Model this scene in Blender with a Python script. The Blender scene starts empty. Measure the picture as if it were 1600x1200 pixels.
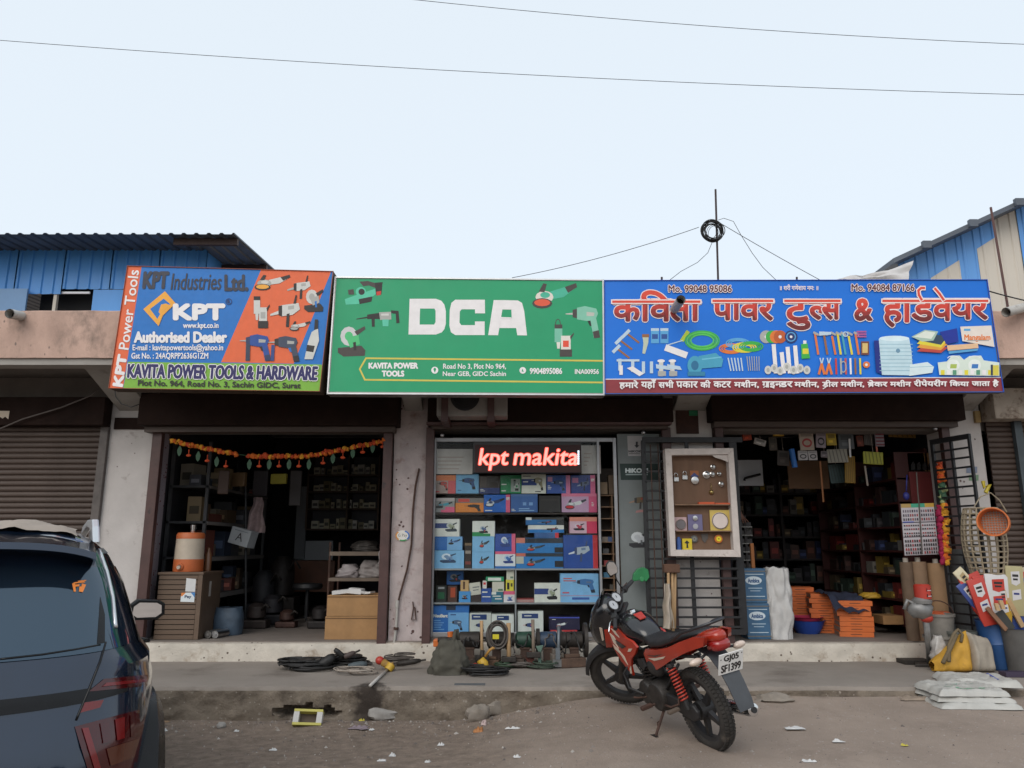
import bpy, bmesh, math, random
from mathutils import Vector, Matrix, noise
random.seed(7)
S = bpy.context.scene
COL = S.collection
R = math.radians
# ------------------------------------------------------------------ camera
PITCH = R(12); FPX = 1186.0; EYE = 1.5
cam = bpy.data.objects.new('camera', bpy.data.cameras.new('camera'))
COL.objects.link(cam); S.camera = cam
cam.location = (0, 0, EYE); cam.rotation_euler = (math.pi/2+PITCH, 0, 0)
cam.data.sensor_width = 36; cam.data.lens = 36*FPX/1600
cam.data.clip_start = .05; cam.data.clip_end = 3000
# ------------------------------------------------------------------ sky and sun
SUN_EL, SUN_AZ = R(38), R(205)          # azimuth clockwise from +Y: behind the camera, a little to the left
w = bpy.data.worlds.new('World'); S.world = w; w.use_nodes = True
nt = w.node_tree; bg = nt.nodes['Background']
sky = nt.nodes.new('ShaderNodeTexSky'); sky.sky_type = 'NISHITA'; sky.sun_disc = False
sky.sun_elevation = SUN_EL; sky.sun_rotation = SUN_AZ
sky.air_density = 1.0; sky.dust_density = 3.0; sky.ozone_density = 1.0
hz = nt.nodes.new('ShaderNodeMix'); hz.data_type = 'RGBA'; hz.inputs[0].default_value = .72   # even thin overcast over the blue
hz.inputs[7].default_value = (9.6, 10.5, 11.2, 1)
nt.links.new(sky.outputs[0], hz.inputs[6]); nt.links.new(hz.outputs[2], bg.inputs[0])
bg.inputs[1].default_value = .11
sl = bpy.data.lights.new('sun', 'SUN'); sl.energy = 1.2; sl.angle = R(45); sl.color = (1, .95, .88)
so = bpy.data.objects.new('sun', sl); COL.objects.link(so)
sd = Vector((math.sin(SUN_AZ)*math.cos(SUN_EL), math.cos(SUN_AZ)*math.cos(SUN_EL), math.sin(SUN_EL)))
so.rotation_euler = sd.to_track_quat('Z', 'Y').to_euler(); so.location = sd*50
S.view_settings.view_transform = 'Standard'; S.view_settings.look = 'None'
S.view_settings.exposure = 0.0; S.view_settings.gamma = 1
# ------------------------------------------------------------------ pixel -> place
CT, ST = math.cos(PITCH), math.sin(PITCH)
def ray(px, py):
    u = (px-800)/FPX; v = (600-py)/FPX
    return Vector((u, CT-v*ST, ST+v*CT))
def P(px, py, Y):
    d = ray(px, py); return Vector((0, 0, EYE))+d*(Y/d.y)
def G(px, py, z):
    d = ray(px, py); return Vector((0, 0, EYE))+d*((z-EYE)/d.z)
# ------------------------------------------------------------------ materials
MATS = {}
def M(name, col, rough=.7, metal=0, var=.0, scale=4, bump=0, bscale=60, stain=None, sscale=2, samt=.5, spec=.5,
      coat=0, stretch=None, emit=0, alpha=None, spots=None):
    if name in MATS: return MATS[name]
    m = bpy.data.materials.new(name); m.use_nodes = True; MATS[name] = m
    t = m.node_tree; b = t.nodes['Principled BSDF']; L = t.links.new
    c4 = (*col, 1)
    b.inputs['Base Color'].default_value = c4; b.inputs['Roughness'].default_value = rough
    b.inputs['Metallic'].default_value = metal; b.inputs['Specular IOR Level'].default_value = spec
    if coat: b.inputs['Coat Weight'].default_value = coat; b.inputs['Coat Roughness'].default_value = .06
    if emit: b.inputs['Emission Color'].default_value = c4; b.inputs['Emission Strength'].default_value = emit
    if not (var or bump or stain or spots): return m
    tc = t.nodes.new('ShaderNodeTexCoord'); mp = t.nodes.new('ShaderNodeMapping')
    L(tc.outputs['Object'], mp.inputs[0])
    if stretch: mp.inputs['Scale'].default_value = stretch
    out = None
    def noi(sc, det=6, ro=.6):
        n = t.nodes.new('ShaderNodeTexNoise'); n.inputs['Scale'].default_value = sc
        n.inputs['Detail'].default_value = det; n.inputs['Roughness'].default_value = ro
        L(mp.outputs[0], n.inputs[0]); return n
    def mix(fac, a, bb):
        x = t.nodes.new('ShaderNodeMix'); x.data_type = 'RGBA'
        L(fac, x.inputs[0])
        for i, q in ((6, a), (7, bb)):
            if hasattr(q, 'is_output'): L(q, x.inputs[i])
            else: x.inputs[i].default_value = (*q, 1)
        return x.outputs[2]
    def ramp(o, a, bb):
        r = t.nodes.new('ShaderNodeMapRange'); r.clamp = True
        r.inputs[1].default_value = a; r.inputs[2].default_value = bb; L(o, r.inputs[0]); return r.outputs[0]
    cur = col
    if var:
        n = noi(scale)
        cur = mix(ramp(n.outputs[0], .3, .7), tuple(c*(1-var) for c in col), tuple(min(1, c*(1+var)) for c in col))
    if stain:
        n = noi(sscale, 8, .65)
        cur = mix(ramp(n.outputs[0], .72-samt*.4, .80-samt*.2), cur, stain)
    if spots:
        v = t.nodes.new('ShaderNodeTexVoronoi'); v.inputs['Scale'].default_value = spots[1]; L(mp.outputs[0], v.inputs[0])
        n = noi(spots[1]*.4, 3)
        mm = t.nodes.new('ShaderNodeMath'); mm.operation = 'SUBTRACT'
        L(n.outputs[0], mm.inputs[0]); L(v.outputs[0], mm.inputs[1])
        cur = mix(ramp(mm.outputs[0], spots[2], spots[2]+.06), cur, spots[0])
    if cur is not col: L(cur, b.inputs['Base Color'])
    if var:
        n2 = noi(scale*2.3, 4); r = t.nodes.new('ShaderNodeMapRange')
        r.inputs[3].default_value = max(.03, rough-.12); r.inputs[4].default_value = min(1, rough+.12)
        L(n2.outputs[0], r.inputs[0]); L(r.outputs[0], b.inputs['Roughness'])
    if bump:
        n = noi(bscale, 8, .65); bp = t.nodes.new('ShaderNodeBump'); bp.inputs['Strength'].default_value = 1
        bp.inputs['Distance'].default_value = bump; L(n.outputs[0], bp.inputs['Height']); L(bp.outputs[0], b.inputs['Normal'])
    return m
def flat(col, rough=.55):                      # printed ink / plain paint of one colour
    k = 'ink_%02x%02x%02x_%d' % (*[int(c*255) for c in col], int(rough*100))
    return M(k, col, rough, var=.06, scale=9)
def srgb(r, g, b):
    f = lambda c: (c/255/12.92 if c/255 <= .04045 else ((c/255+.055)/1.055)**2.4)
    return (f(r), f(g), f(b))
def ink(r, g, b): return flat(srgb(r, g, b))
def glass_mat(name, tint=(1, 1, 1), refl=1.0, rough=.01):
    if name in MATS: return MATS[name]
    m = bpy.data.materials.new(name); m.use_nodes = True; MATS[name] = m; t = m.node_tree
    for n in list(t.nodes): t.nodes.remove(n)
    o = t.nodes.new('ShaderNodeOutputMaterial'); mx = t.nodes.new('ShaderNodeMixShader')
    tr = t.nodes.new('ShaderNodeBsdfTransparent'); tr.inputs[0].default_value = (*tint, 1)
    gl = t.nodes.new('ShaderNodeBsdfGlossy'); gl.inputs['Roughness'].default_value = rough
    fr = t.nodes.new('ShaderNodeFresnel'); fr.inputs[0].default_value = 1.5
    ml = t.nodes.new('ShaderNodeMath'); ml.operation = 'MULTIPLY'; ml.inputs[1].default_value = refl
    t.links.new(fr.outputs[0], ml.inputs[0]); t.links.new(ml.outputs[0], mx.inputs[0])
    t.links.new(tr.outputs[0], mx.inputs[1]); t.links.new(gl.outputs[0], mx.inputs[2]); t.links.new(mx.outputs[0], o.inputs[0])
    return m
# ------------------------------------------------------------------ mesh building
class MB:
    def __init__(s): s.v = []; s.f = []; s.mi = []; s.mats = []; s.m = 0
    def use(s, mat):
        if mat not in s.mats: s.mats.append(mat)
        s.m = s.mats.index(mat); return s
    def add(s, vs, fs):
        o = len(s.v); s.v += [Vector(v) for v in vs]
        for f in fs: s.f.append([i+o for i in f]); s.mi.append(s.m)
        return s
    def poly(s, pts): return s.add(pts, [list(range(len(pts)))])
    def box(s, x0, x1, y0, y1, z0, z1, mtx=None):
        vs = [Vector((x, y, z)) for z in (z0, z1) for x, y in ((x0, y0), (x1, y0), (x1, y1), (x0, y1))]
        if mtx is not None: vs = [mtx @ v for v in vs]
        return s.add(vs, [(3, 2, 1, 0), (4, 5, 6, 7), (0, 1, 5, 4), (1, 2, 6, 5), (2, 3, 7, 6), (3, 0, 4, 7)])
    def cbox(s, c, size, mtx=None):
        h = [a/2 for a in size]; m = Matrix.Translation(Vector(c)) @ (mtx.to_4x4() if mtx is not None else Matrix())
        return s.box(-h[0], h[0], -h[1], h[1], -h[2], h[2], m)
    def frame(s, d):
        d = d.normalized(); a = Vector((0, 0, 1)) if abs(d.z) < .9 else Vector((1, 0, 0))
        x = d.cross(a).normalized(); return x, d.cross(x).normalized()
    def cyl(s, p0, p1, r0, r1=None, n=12, caps=True):
        p0, p1 = Vector(p0), Vector(p1); r1 = r0 if r1 is None else r1
        x, y = s.frame(p1-p0); vs = []
        for p, r in ((p0, r0), (p1, r1)):
            for i in range(n):
                a = 2*math.pi*i/n; vs.append(p+x*math.cos(a)*r+y*math.sin(a)*r)
        fs = [(i, (i+1) % n, n+(i+1) % n, n+i) for i in range(n)]
        if caps: fs += [list(range(n))[::-1], list(range(n, 2*n))]
        return s.add(vs, fs)
    def tube(s, pts, r, n=6, closed=False, caps=True):
        pts = [Vector(p) for p in pts]; N = len(pts); vs = []
        rs = r if isinstance(r, (list, tuple)) else [r]*N
        d0 = (pts[1]-pts[0]); x, y = s.frame(d0)
        for i, p in enumerate(pts):
            a = pts[(i+1) % N] if (closed or i < N-1) else p; b = pts[i-1] if (closed or i > 0) else p
            d = (a-b)
            if d.length < 1e-9: d = d0
            d.normalize(); x = (x-d*x.dot(d)); x = x.normalized() if x.length > 1e-6 else s.frame(d)[0]; y = d.cross(x)
            for k in range(n):
                t = 2*math.pi*k/n; vs.append(p+(x*math.cos(t)+y*math.sin(t))*rs[i])
        fs = []
        for i in range(N if closed else N-1):
            j = (i+1) % N
            for k in range(n): fs.append((i*n+k, i*n+(k+1) % n, j*n+(k+1) % n, j*n+k))
        if not closed and caps: fs += [list(range(n))[::-1], [(N-1)*n+k for k in range(n)]]
        return s.add(vs, fs)
    def lathe(s, prof, c, axis=(0, 0, 1), n=16, sx=1, sy=1):
        c = Vector(c); ax = Vector(axis).normalized(); x, y = s.frame(ax); vs = []; fs = []
        for r, h in prof:
            for i in range(n):
                a = 2*math.pi*i/n; vs.append(c+ax*h+x*math.cos(a)*r*sx+y*math.sin(a)*r*sy)
        for j in range(len(prof)-1):
            for i in range(n): fs.append((j*n+i, j*n+(i+1) % n, (j+1)*n+(i+1) % n, (j+1)*n+i))
        fs += [list(range(n))[::-1], [(len(prof)-1)*n+i for i in range(n)]]
        return s.add(vs, fs)
    def ring(s, c, axis, R0, r, n=28, m=8, sx=1.0):
        c = Vector(c); ax = Vector(axis).normalized(); x, y = s.frame(ax)
        return s.tube([c+x*math.cos(2*math.pi*i/n)*R0*sx+y*math.sin(2*math.pi*i/n)*R0 for i in range(n)], r, m, closed=True)
    def ball(s, c, r, n=12, m=8, jit=0, seed=0, mtx=None):
        c = Vector(c); rr = r if isinstance(r, (tuple, list)) else (r, r, r); vs = []; fs = []
        for j in range(m+1):
            t = math.pi*j/m
            for i in range(n):
                a = 2*math.pi*i/n; d = Vector((math.sin(t)*math.cos(a), math.sin(t)*math.sin(a), math.cos(t)))
                k = 1+jit*noise.noise(d*1.7+Vector((seed*3.1, seed, 0)))*2 if jit else 1
                q = Vector((d.x*rr[0], d.y*rr[1], d.z*rr[2]))*k
                if mtx is not None: q = mtx @ q
                vs.append(c+q)
        for j in range(m):
            for i in range(n): fs.append((j*n+i, (j+1)*n+i, (j+1)*n+(i+1) % n, j*n+(i+1) % n))
        return s.add(vs, fs)
    def prism(s, pts, d):                                   # polygon (3D points) pushed along vector d
        d = Vector(d); n = len(pts); pts = [Vector(p) for p in pts]
        return s.add(pts+[p+d for p in pts], [list(range(n))[::-1], list(range(n, 2*n))]+[(i, (i+1) % n, n+(i+1) % n, n+i) for i in range(n)])
    def loft(s, rings, closed=True, caps=True):
        n = len(rings[0]); vs = [p for r in rings for p in r]; fs = []
        for j in range(len(rings)-1):
            for i in range(n if closed else n-1): fs.append((j*n+i, j*n+(i+1) % n, (j+1)*n+(i+1) % n, (j+1)*n+i))
        if caps and closed: fs += [list(range(n))[::-1], [(len(rings)-1)*n+i for i in range(n)]]
        return s.add(vs, fs)
    def grid(s, fn, nu, nv):
        vs = [fn(i/nu, j/nv) for j in range(nv+1) for i in range(nu+1)]
        return s.add(vs, [(j*(nu+1)+i, j*(nu+1)+i+1, (j+1)*(nu+1)+i+1, (j+1)*(nu+1)+i) for j in range(nv) for i in range(nu)])
    def build(s, name, mat=None, parent=None, smooth=False, bevel=0, sub=0, mtx=None, fix=True):
        vs = s.v if mtx is None else [mtx @ v for v in s.v]
        if parent is not None: org = WPOS[parent.name]
        else:
            lo = [min(v[k] for v in vs) for k in range(3)]; hi = [max(v[k] for v in vs) for k in range(3)]
            org = Vector(((lo[0]+hi[0])/2, (lo[1]+hi[1])/2, lo[2]))
        me = bpy.data.meshes.new(name); me.from_pydata([v-org for v in vs], [], s.f)
        if s.mats:
            for q in s.mats: me.materials.append(q)
            me.polygons.foreach_set('material_index', s.mi)
        elif mat: me.materials.append(mat)
        if fix:
            bm = bmesh.new(); bm.from_mesh(me); bmesh.ops.recalc_face_normals(bm, faces=bm.faces); bm.to_mesh(me); bm.free()
        if smooth:
            me.polygons.foreach_set('use_smooth', [True]*len(me.polygons))
            if smooth is not True: me.set_sharp_from_angle(angle=R(smooth))
        me.update()
        o = bpy.data.objects.new(name, me); COL.objects.link(o)
        if parent is not None: o.parent = parent; WPOS[o.name] = org
        else: o.location = org; WPOS[o.name] = org.copy()
        if bevel:
            b = o.modifiers.new('bevel', 'BEVEL'); b.width = bevel; b.segments = 2; b.limit_method = 'ANGLE'
        if sub:
            b = o.modifiers.new('sub', 'SUBSURF'); b.levels = sub; b.render_levels = sub
        return o
WPOS = {}
LABELS = {}
def tag(o, label, cat, group=None, kind=None):
    o['label'] = label; o['category'] = cat
    if group: o['group'] = group
    if kind: o['kind'] = kind
    return o
def struct(o): o['kind'] = 'structure'; return o
def thing(name, label, cat, base, group=None):
    o = bpy.data.objects.new(name, None); COL.objects.link(o); o.empty_display_size = .1
    o.location = base; WPOS[o.name] = Vector(base); return tag(o, label, cat, group)
def copy_part(o, parent, dloc):
    c = o.copy(); COL.objects.link(c); c.parent = parent; c.location = o.location+Vector(dloc); return c
def lerp(a, b, t): return a+(b-a)*t
def interp(x, tab):
    if x <= tab[0][0]: return tab[0][1]
    for (a, b), (c, d) in zip(tab, tab[1:]):
        if x <= c: return b+(d-b)*(x-a)/(c-a)
    return tab[-1][1]
def nz(x, y, z=0): return noise.noise(Vector((x, y, z)))
# ------------------------------------------------------------------ lettering and flat print
TXT = {}
def glyphs(s, shear=0, clip=None):
    k = (s, shear, clip)
    if k in TXT: return TXT[k]
    c = bpy.data.curves.new('text', 'FONT'); c.body = s; c.shear = shear; c.resolution_u = 3
    o = bpy.data.objects.new('text', c); COL.objects.link(o); bpy.context.view_layer.update()
    me = o.to_mesh(); bm = bmesh.new(); bm.from_mesh(me); o.to_mesh_clear()
    if clip:
        xs = [v.co.x for v in bm.verts]; x = min(xs)+(max(xs)-min(xs))*clip
        bmesh.ops.bisect_plane(bm, geom=bm.verts[:]+bm.edges[:]+bm.faces[:], plane_co=(x, 0, 0), plane_no=(1, 0, 0), clear_outer=True)
    bm.verts.ensure_lookup_table()
    for i, v in enumerate(bm.verts): v.index = i
    vs = [(v.co.x, v.co.y) for v in bm.verts]; fs = [[v.index for v in f.verts] for f in bm.faces]; bm.free()
    bpy.data.objects.remove(o); bpy.data.curves.remove(c)
    xs = [a for a, b in vs]; ys = [b for a, b in vs]; x0, x1, y0, y1 = min(xs), max(xs), min(ys), max(ys)
    TXT[k] = ([((a-x0)/(x1-x0), (b-y0)/(y1-y0)) for a, b in vs], fs); return TXT[k]
class Print:
    """flat ink shapes given in photograph pixels, laid on an upright plane Y (or any map fn(px,py,lift))"""
    def __init__(s, Y=None, fn=None, step=.0001):
        s.mb = MB(); s.Y = Y; s.lift = step; s.step = step; s.o = (0, 0, 1)
        s.fn = fn or (lambda x, y, l: P(x, y, s.Y-l))
    def zoom(s, x0, y0, k): s.o = (x0, y0, k); return s
    def px(s, p): return (s.o[0]+p[0]*s.o[2], s.o[1]+p[1]*s.o[2])
    def poly(s, pts, mat, up=True):
        if up: s.lift += s.step
        s.mb.use(mat).poly([s.fn(*s.px(p), s.lift) for p in pts]); return s
    def rect(s, x0, y0, x1, y1, mat): return s.poly([(x0, y0), (x1, y0), (x1, y1), (x0, y1)], mat)
    def ell(s, cx, cy, rx, ry, mat, n=20): return s.poly([(cx+rx*math.cos(6.2832*i/n), cy+ry*math.sin(6.2832*i/n)) for i in range(n)], mat)
    def ann(s, cx, cy, rx, ry, wd, mat, n=24, a0=0, a1=6.2832):
        s.lift += s.step; s.mb.use(mat)
        for i in range(n):
            t, q = a0+(a1-a0)*i/n, a0+(a1-a0)*(i+1)/n
            s.mb.poly([s.fn(*s.px((cx+(rx+w)*math.cos(a), cy+(ry+w)*math.sin(a))), s.lift) for a, w in ((t, 0), (q, 0), (q, -wd), (t, -wd))])
        return s
    def line(s, pts, wd, mat):
        s.lift += s.step; s.mb.use(mat)
        for i, (a, b) in enumerate(zip(pts, pts[1:])):
            dx, dy = b[0]-a[0], b[1]-a[1]; l = math.hypot(dx, dy) or 1; nx, ny = -dy/l*wd/2, dx/l*wd/2; ex, ey = dx/l*wd*.3, dy/l*wd*.3
            s.lift += s.step*.25
            s.mb.poly([s.fn(*s.px(q), s.lift) for q in ((a[0]-ex+nx, a[1]-ey+ny), (b[0]+ex+nx, b[1]+ey+ny), (b[0]+ex-nx, b[1]+ey-ny), (a[0]-ex-nx, a[1]-ey-ny))])
        return s
    def text(s, t, x0, y0, x1, y1, mat, bold=0, shear=0, quad=None, clip=None, grad=None):
        uv, fs = glyphs(t, shear, clip)
        q = quad or ((x0, y0), (x1, y0), (x1, y1), (x0, y1))
        s.lift += s.step
        offs = [(0, 0)] if not bold else [(bold*math.cos(k*math.pi/4), bold*math.sin(k*math.pi/4)) for k in range(8)]+[(0, 0)]
        for ox, oy in offs:
            s.lift += s.step*.25; pts = []
            for a, b in uv:
                b = 1-b
                x = (1-b)*((1-a)*q[0][0]+a*q[1][0])+b*((1-a)*q[3][0]+a*q[2][0])
                y = (1-b)*((1-a)*q[0][1]+a*q[1][1])+b*((1-a)*q[3][1]+a*q[2][1])
                pts.append(s.fn(*s.px((x+ox, y+oy)), s.lift))
            if grad:
                o = len(s.mb.v); s.mb.v += pts
                for f in fs:
                    c = 1-sum(uv[i][1] for i in f)/len(f); s.mb.use(grad[min(len(grad)-1, int(c*len(grad)))])
                    s.mb.f.append([i+o for i in f]); s.mb.mi.append(s.mb.m)
            else: s.mb.use(mat).add(pts, fs)
        return s
    def tool(s, kind, cx, cy, w, h, mats, flip=1):
        """small picture of a power tool: mats = body, dark, metal, accent"""
        A, D, C, E = mats
        def T(p): return (cx+p[0]*w/2*flip, cy+p[1]*h/2)
        def pl(pts, m): s.poly([T(p) for p in pts], m)
        def el(x, y, rx, ry, m): s.poly([T((x+rx*math.cos(k*.524), y+ry*math.sin(k*.524))) for k in range(12)], m)
        if kind == 'drill':
            pl([(-1, -.5), (-.55, -.55), (-.55, -.42), (-1, -.45)], C); pl([(-.6, -.72), (-.3, -.8), (-.3, -.2), (-.6, -.28)], D)
            pl([(-.35, -.85), (.1, -.95), (.75, -.8), (.85, -.5), (.7, -.1), (.2, -.05), (-.35, -.15)], A)
            pl([(.35, -.15), (.75, -.2), (.95, .85), (.6, .95), (.5, .4)], A); pl([(.55, .6), (.9, .5), (.97, .95), (.62, 1)], D)
            pl([(.2, -.6), (.65, -.55), (.62, -.35), (.2, -.35)], C); pl([(.25, -.05), (.42, -.08), (.48, .25), (.38, .25)], E)
        elif kind == 'grinder':
            pl([(-.2, -.35), (.3, -.6), (.95, -.95), (1, -.7), (.4, .05), (-.1, .2)], A); pl([(.45, -.68), (.95, -.97), (1, -.68), (.6, -.25)], D)
            el(-.45, .05, .4, .45, C); el(-.55, .5, .45, .38, D); el(-.55, .45, .36, .26, E); el(-.42, -.1, .22, .22, A)
            pl([(-.7, -.35), (-.5, -.95), (-.35, -.9), (-.45, -.3)], D)
        elif kind == 'hammer':
            pl([(-1, .12), (-.45, -.12), (-.45, .05), (-1, .2)], D); pl([(-.5, -.3), (.1, -.5), (.15, .15), (-.5, .15)], D)
            pl([(.05, -.55), (.6, -.6), (.62, .2), (.1, .25)], A); pl([(.6, -.75), (.95, -.7), (1, .55), (.85, .6), (.82, -.4), (.62, -.45)], D)
            pl([(.2, .2), (.5, .2), (.48, .9), (.22, .9)], C); pl([(-.3, .1), (-.15, .1), (-.15, .95), (-.28, .95)], D); pl([(.15, -.4), (.5, -.42), (.5, -.2), (.15, -.2)], E)
        elif kind == 'saw':
            el(-.2, -.3, .62, .62, C); el(-.2, -.3, .3, .3, A); pl([(-1, .45), (.7, .3), (1, .6), (.95, .95), (-.6, 1), (-1, .75)], D)
            pl([(-.4, -.2), (.5, -.4), (.6, .2), (-.1, .45)], A); pl([(.2, -.6), (.95, -.95), (1, -.75), (.4, -.35)], D); pl([(.1, .1), (.3, .05), (.35, .6), (.15, .6)], E)
        elif kind == 'magdrill':
            pl([(-.5, -1), (.1, -1), (.1, .1), (-.5, .1)], A); pl([(-.5, -1), (.1, -1), (.1, -.75), (-.5, -.75)], D); pl([(-.35, .1), (-.05, .1), (-.1, .5), (-.3, .5)], C)
            pl([(.0, -.3), (.75, -.3), (.75, .55), (.0, .55)], C); pl([(.15, 0), (.6, 0), (.6, .4), (.15, .4)], E); pl([(-.1, .55), (.85, .55), (.85, 1), (-.1, 1)], D)
            pl([(.7, -.25), (1, -.5), (1, -.4), (.75, -.05)], D)
        elif kind == 'rotary':
            pl([(-1, .2), (-.2, -.1), (-.15, .15), (-1, .32)], C); pl([(-.3, -.35), (.9, -.5), (1, -.1), (.5, .25), (-.3, .35)], A); pl([(-.45, -.3), (-.2, -.35), (-.2, .35), (-.45, .25)], D)
            pl([(.1, .2), (.3, .15), (.25, 1), (.05, 1)], D); pl([(.55, -.45), (.7, -1), (.8, -1), (.72, -.45)], D); pl([(.2, -.3), (.6, -.35), (.6, -.12), (.2, -.08)], E)
        return s
    def build(s, name, parent): return s.mb.build(name, None, parent, fix=False)
# ================================================================== STRUCTURE
YF = 9.5; YP = 9.4; YK = 7.78; YC = 8.4; YS = 8.22       # pillar face, plinth face, kerb, canopy fascia, sign boards
def X(px, py=852, Y=YF): return P(px, py, Y).x
FL = P(600, 1003, YP).z                                   # shop floor
AP = .165                                                 # apron (raised pavement)
SOF = P(60, 559, YC).z; PTOP = P(60, 485, YC).z
plaster = M('whitewashed_plaster', (.52, .485, .465), .9, var=.12, scale=2.2, bump=.004, bscale=35, stain=(.17, .12, .10), sscale=3.2, samt=.30, spots=((.10, .055, .05), 9, .44))
plaster2 = M('flaking_pink_plaster', (.47, .40, .39), .9, var=.16, scale=5, bump=.006, bscale=30, stain=(.30, .21, .19), sscale=6, samt=.45, spots=((.09, .05, .045), 12, .40))
plaster_in = M('lavender_plaster', (.33, .29, .33), .9, var=.12, scale=3, bump=.003, bscale=40, spots=((.16, .03, .04), 22, .30))
pink = M('pink_weathered_plaster', (.50, .34, .275), .92, var=.2, scale=2.6, bump=.008, bscale=30, stain=(.23, .17, .14), sscale=3.4, samt=.5, spots=((.2, .15, .13), 10, .42), stretch=(1, 1, .6))
greyconc = M('grey_painted_concrete', (.33, .31, .285), .9, var=.12, scale=3, bump=.003, bscale=30, stain=(.17, .15, .13), sscale=2.6, samt=.3)
darkconc = M('dark_concrete', (.16, .14, .125), .95, var=.2, scale=2, bump=.004)  # darker concrete for lintels, canopy slab and window base
concrete = M('dusty_concrete', (.27, .235, .205), .95, var=.14, scale=1.3, bump=.006, bscale=45, stain=(.17, .142, .12), sscale=1.1, samt=.42)
innerfl = M('shop_floor_cement', (.20, .17, .15), .85, var=.15, scale=2, bump=.002)
brownsteel = M('brown_shutter_steel', (.020, .0105, .008), .8, spec=.15, var=.25, scale=4, stain=(.05, .03, .024), sscale=5, samt=.2, bump=.001)
redsteel = M('maroon_frame_steel', (.075, .036, .032), .5, var=.25, scale=6, stain=(.03, .02, .02), sscale=6, samt=.3)
slatm = M('brown_shutter_slats', (.070, .047, .037), .6, var=.2, scale=6, stain=(.04, .028, .024), sscale=7, samt=.35, stretch=(.3, 1, 1))
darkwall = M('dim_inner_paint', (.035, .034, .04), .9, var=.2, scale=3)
black = M('black_iron', (.013, .013, .015), .5, var=.3, scale=8)
rust = M('rusty_iron', (.07, .035, .025), .8, var=.4, scale=12, bump=.001)
steel = M('bare_steel', (.45, .45, .46), .32, 1, var=.15, scale=10)
alu = M('dull_aluminium', (.34, .34, .35), .45, .8, var=.1, scale=8)
# ---- ground
def gh(x, y):
    k = interp(x, [(-.7, 0), (1.0, 1)]); k = k*k*(3-2*k)
    left = interp(y, [(2.5, -.02), (5.5, -.07), (7.3, -.145), (8, -.16)])
    right = interp(y, [(5.8, 0), (7.75, .075), (8, .07)])
    h = lerp(left, right, k)
    if -4 < x < 9 and 0 < y < 7.9:
        h += .012*nz(x*1.1, y*1.1)+.006*nz(x*4, y*4, 3)*(1.5-k)
        e = max(0, 1-abs(y-7.55)/.35)*(1-k); h += e*(.035+.04*nz(x*2.2, y*2.2, 9))
    if y > 7.9: h = min(h, -.05)
    return h
def axis(lo, hi, a, b, st):
    v = [lo, lo*.3+a*.7 if lo < a-50 else a-8, a-3]; x = a
    while x <= b: v.append(x); x += st
    return sorted(set(v+[b+3, b+15, hi]))
xs = axis(-900, 900, -6.5, 8, .09); ys = axis(-900, 900, 1.8, 7.95, .09)
ys = [y for y in ys]; mb = MB(); nx = len(xs)
mb.add([(x, y, gh(x, y)) for y in ys for x in xs], [(j*nx+i, j*nx+i+1, (j+1)*nx+i+1, (j+1)*nx+i) for j in range(len(ys)-1) for i in range(nx-1)])
dirt = M('dusty_road_dirt', (.31, .245, .20), .95, var=.16, scale=1.4, bump=.012, bscale=55, stain=(.20, .155, .125), sscale=.9, samt=.4, spots=((.36, .31, .28), 26, .36))
t = dirt.node_tree; b = t.nodes['Principled BSDF']; src = b.inputs['Base Color'].links[0].from_socket      # loose brown dirt beside the compacted road
gm_ = t.nodes.new('ShaderNodeNewGeometry'); sp = t.nodes.new('ShaderNodeSeparateXYZ'); t.links.new(gm_.outputs['Position'], sp.inputs[0])
n = t.nodes.new('ShaderNodeTexNoise'); n.inputs['Scale'].default_value = 1.6; n.inputs['Detail'].default_value = 9; n.inputs['Roughness'].default_value = .68; t.links.new(gm_.outputs['Position'], n.inputs[0])
ma = t.nodes.new('ShaderNodeMath'); ma.operation = 'MULTIPLY_ADD'; ma.inputs[1].default_value = 3.4; t.links.new(n.outputs[0], ma.inputs[0]); t.links.new(sp.outputs[0], ma.inputs[2])
mr = t.nodes.new('ShaderNodeMapRange'); mr.inputs[1].default_value = 2.6; mr.inputs[2].default_value = 1.0; t.links.new(ma.outputs[0], mr.inputs[0])
n2 = t.nodes.new('ShaderNodeTexNoise'); n2.inputs['Scale'].default_value = 9; n2.inputs['Detail'].default_value = 12; n2.inputs['Roughness'].default_value = .78; t.links.new(gm_.outputs['Position'], n2.inputs[0])
cr_ = t.nodes.new('ShaderNodeMix'); cr_.data_type = 'RGBA'; cr_.inputs[6].default_value = (.105, .078, .060, 1); cr_.inputs[7].default_value = (.30, .23, .18, 1)
m3 = t.nodes.new('ShaderNodeMapRange'); m3.inputs[1].default_value = .3; m3.inputs[2].default_value = .7; t.links.new(n2.outputs[0], m3.inputs[0]); t.links.new(m3.outputs[0], cr_.inputs[0])
mx = t.nodes.new('ShaderNodeMix'); mx.data_type = 'RGBA'; t.links.new(mr.outputs[0], mx.inputs[0]); t.links.new(src, mx.inputs[6]); t.links.new(cr_.outputs[2], mx.inputs[7]); t.links.new(mx.outputs[2], b.inputs['Base Color'])
g = struct(mb.build('ground', dirt, smooth=True, fix=False)); g['label'] = 'dusty dirt road surface in front of the shops'
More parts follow.
